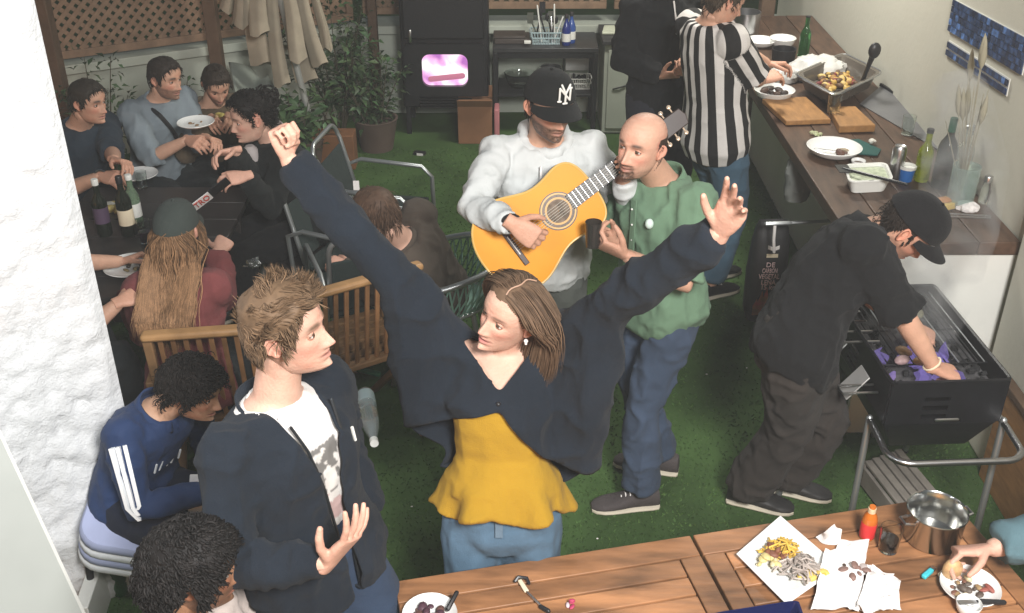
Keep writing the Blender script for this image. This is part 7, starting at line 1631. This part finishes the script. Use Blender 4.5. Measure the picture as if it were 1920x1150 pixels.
for i in range(60):
    a_, el_ = rng.uniform(0, 6.28), rng.uniform(-1, 1); d = Vector((math.cos(a_)*math.cos(el_), math.sin(a_)*math.cos(el_), math.sin(el_))); c_ = Vector(cbn)+d*.045; x_ = d.orthogonal().normalized(); y_ = d.cross(x_); tb_.tube([c_+x_*(.016*math.cos(q))+y_*(.016*math.sin(q))+d*(.004*q) for q in np.linspace(0, 6, 8)], .005, 5)
tb_.ball(cbn, .05, nu=14, nv=10); tb_.build('hair_bun', hair_mat((.012, .010, .009)), sD.root)
# long haired woman in dusky red, seen from behind
red = cloth('dusky red top', (.19, .055, .055), .2)
sE = sitter('woman with long wavy blond hair and grey cap seen from behind in dusky red', LIGHT, at(332, 520, 3.74), at(332, 432, 3.80), 172, 176, 6, at(410, 470, 4.12), at(240, 540, 4.02), red, drk, (.22, .115, .045), None, 1.68, True, .98, P=(-1.30, 3.60, .52), seat=False, e=.030, voxel=.010)
hd = sE.head; hle = lambda a: hairline(a, .06, .045, .02, -.07)
t = hair_shell(hd, .004, hle, .001, seed=2, zmax=.035)
def flow_e(P, R): return np.stack([P[:, 0]*2.0+2.2*np.sin(P[:, 2]*58+R[:, 0]*5), -.25*(P[:, 2] > 0)-.04, -.9+0*P[:, 0]], 1)
def sube(P, rg): P = P.copy(); lw_ = P[:, 2] < -.08; P[lw_, 1] = np.minimum(P[lw_, 1], -.085-.17*np.clip((-P[lw_, 2]-.08)/.22, 0, 1)); P[lw_, 0] *= .985; return P
locks(hd, t, 2300, const(.36), hle, flow_e, rad=.0019, segs=14, lift=.05, grav=.32, jit=.2, seed=4, off=.006, sub=sube, colvar=.38, zmax=.035)
t.build('hair', hair_mat((.24, .135, .07)), sE.root, sharp=0)
cgm = cloth('grey green cap', (.045, .055, .05)); cap_on(hd, sE.root, cgm, True, low=-.006)
# dark banner strap with red letters on white, beside the cap
bn = thing('lettered_strap', 'dark strap with white patches of red letters beside the grey cap', 'strap', tuple(at(372, 385, 3.95)))
a = at(336, 408, 3.92); e = at(410, 352, 4.0); ux_ = (e-a).normalized(); uy_ = Vector((.35, -.45, .82)); uy_ = (uy_-ux_*uy_.dot(ux_)).normalized()
b = MB(); b.bar(a-ux_*.06, e+ux_*.05, .07, .004, up=ux_.cross(uy_)); b.build('strap_band', M['dark_plastic'], bn)
nn_ = ux_.cross(uy_).normalized()
for x0_, x1_, s_ in ((.0, .055, 'C'), (.068, .155, 'TRO')):
    b = MB(); b.prism([(x0_, -.036), (x1_, -.036), (x1_, .036), (x0_, .036)], a+nn_*.003, ux_, uy_, .002); b.build('white_patch', M['paper'], bn, smooth=False)
    text_obj('lettering', s_, a+ux_*((x0_+x1_)/2)+nn_*.0065, ux_, uy_, .07, mat('red print', (.45, .06, .04), .6), bn, fit=(x1_-x0_)*.8)
# person behind the pier: only an arm shows
sF = sitter('person mostly hidden by the plastered pier with one bare forearm showing', TAN, Vector((-2.02, 3.80, 1.0)), Vector((-2.0, 3.84, 1.2)), 130, 130, 10, at(226, 566, 3.62), Vector((-1.75, 4.25, .78)), cloth('pale green tee', (.33, .36, .27)), drk, (.03, .02, .015), sl=.42, er=(-.4, -.2, -.3), P=(-2.08, 3.68, .50))
# person with brown hair in the woven chair
sG = sitter('person in a brown jacket and beige trousers sunk in the green woven chair', LIGHT, at(752, 452, 4.35), at(706, 402, 4.28), -112, -128, 26, at(672, 505, 4.45), at(650, 500, 4.62), cloth('brown jacket', (.075, .060, .048)), cloth('beige trousers', (.33, .31, .24)), (.085, .052, .035), 'short', P=(-.38, 4.52, .43), seat=False, nh=480, hL=.045, e=.032, topname='jacket', thigh=.43)
# person at the right end of the table: denim sleeve and a hand with bread
wv = atz(1852, 1030, .83)
sH = Person('person at the right edge with a denim sleeve reaching over the table', 1.75, False, LIGHT)
P_ = Vector((2.02, 2.22, .50)); N_ = Vector((1.93, 2.18, 1.04)); sH.pose(P_, N_, -80, -80, wl=wv+V3(.2, -.25, -.02), wr=wv, el=(.3, -.8, -.4), er=(.5, .6, -.5), **chairpose(P_, -80, 1, .12, .36))
hd = Head(N_+V3(-.06, 0, .2), -80, 10, 0, 1, False, LIGHT); sH.body(hd, .010, hands=[dict(wrist=wv, d=(-1, .05, -.10), nrm=(.1, -.5, -.8), side='r', curl=.75, thumb=.8, k=1.0, curls=[.55, .7, .85, .9]), dict(wrist=wv+V3(.2, -.25, -.02), d=(-1, .2, -.2), nrm=(0, 0, -1), side='l', curl=.4)])
top(sH, 'denim_shirt', cloth('pale denim', (.085, .15, .175), .3), .028, -.1, .99, .01, .93, .010, .008, 31); trousers(sH, drk, .016, .013); put_shoes(sH, shoe_dark, -80); hair(sH, (.04, .03, .02), 'short', 300, 14)
b = MB(); b.ball((0, 0, 0), (.030, .02, .036), None, 16, 12, col=(.50, .30, .13)); V, F = b.arrays(); b2 = MB(); V = V*(1+.35*(fbm(V*45, 3)-.5))[:, None]; b2.add(V, F, 0, np.array([.52, .33, .16])*(.6+.8*fbm(V*80, 5))[:, None]); o = b2.build('bread_piece', food, None); o.location = wv+V3(-.105, -.035, -.045); tag(o, 'torn piece of bread held in the hand at the right edge', 'bread')
st2 = thing('low_stool', 'plain dark stool at the right end of the table', 'stool', (P_.x, P_.y, 0)); b = MB(); b.box((P_.x, P_.y, .37), (.44, .44, .05)); b.build('seat_board', dt, st2, bevel=.01)
# thin smoke haze over the whole terrace, a volume added to lift the blacks
hz = bpy.data.materials.new('haze'); hz.use_nodes = True; t = hz.node_tree; t.nodes.clear(); ou = t.nodes.new('ShaderNodeOutputMaterial'); pv = t.nodes.new('ShaderNodeVolumePrincipled'); pv.inputs['Color'].default_value = (.93, .95, .95, 1); pv.inputs['Density'].default_value = .005
t.links.new(pv.outputs[0], ou.inputs['Volume'])
b = MB(); b.box((0, 13, 1.7), (32, 38, 5.5)); b.build('haze', hz, None, smooth=False, kind='stuff')
bpy.context.view_layer.update()
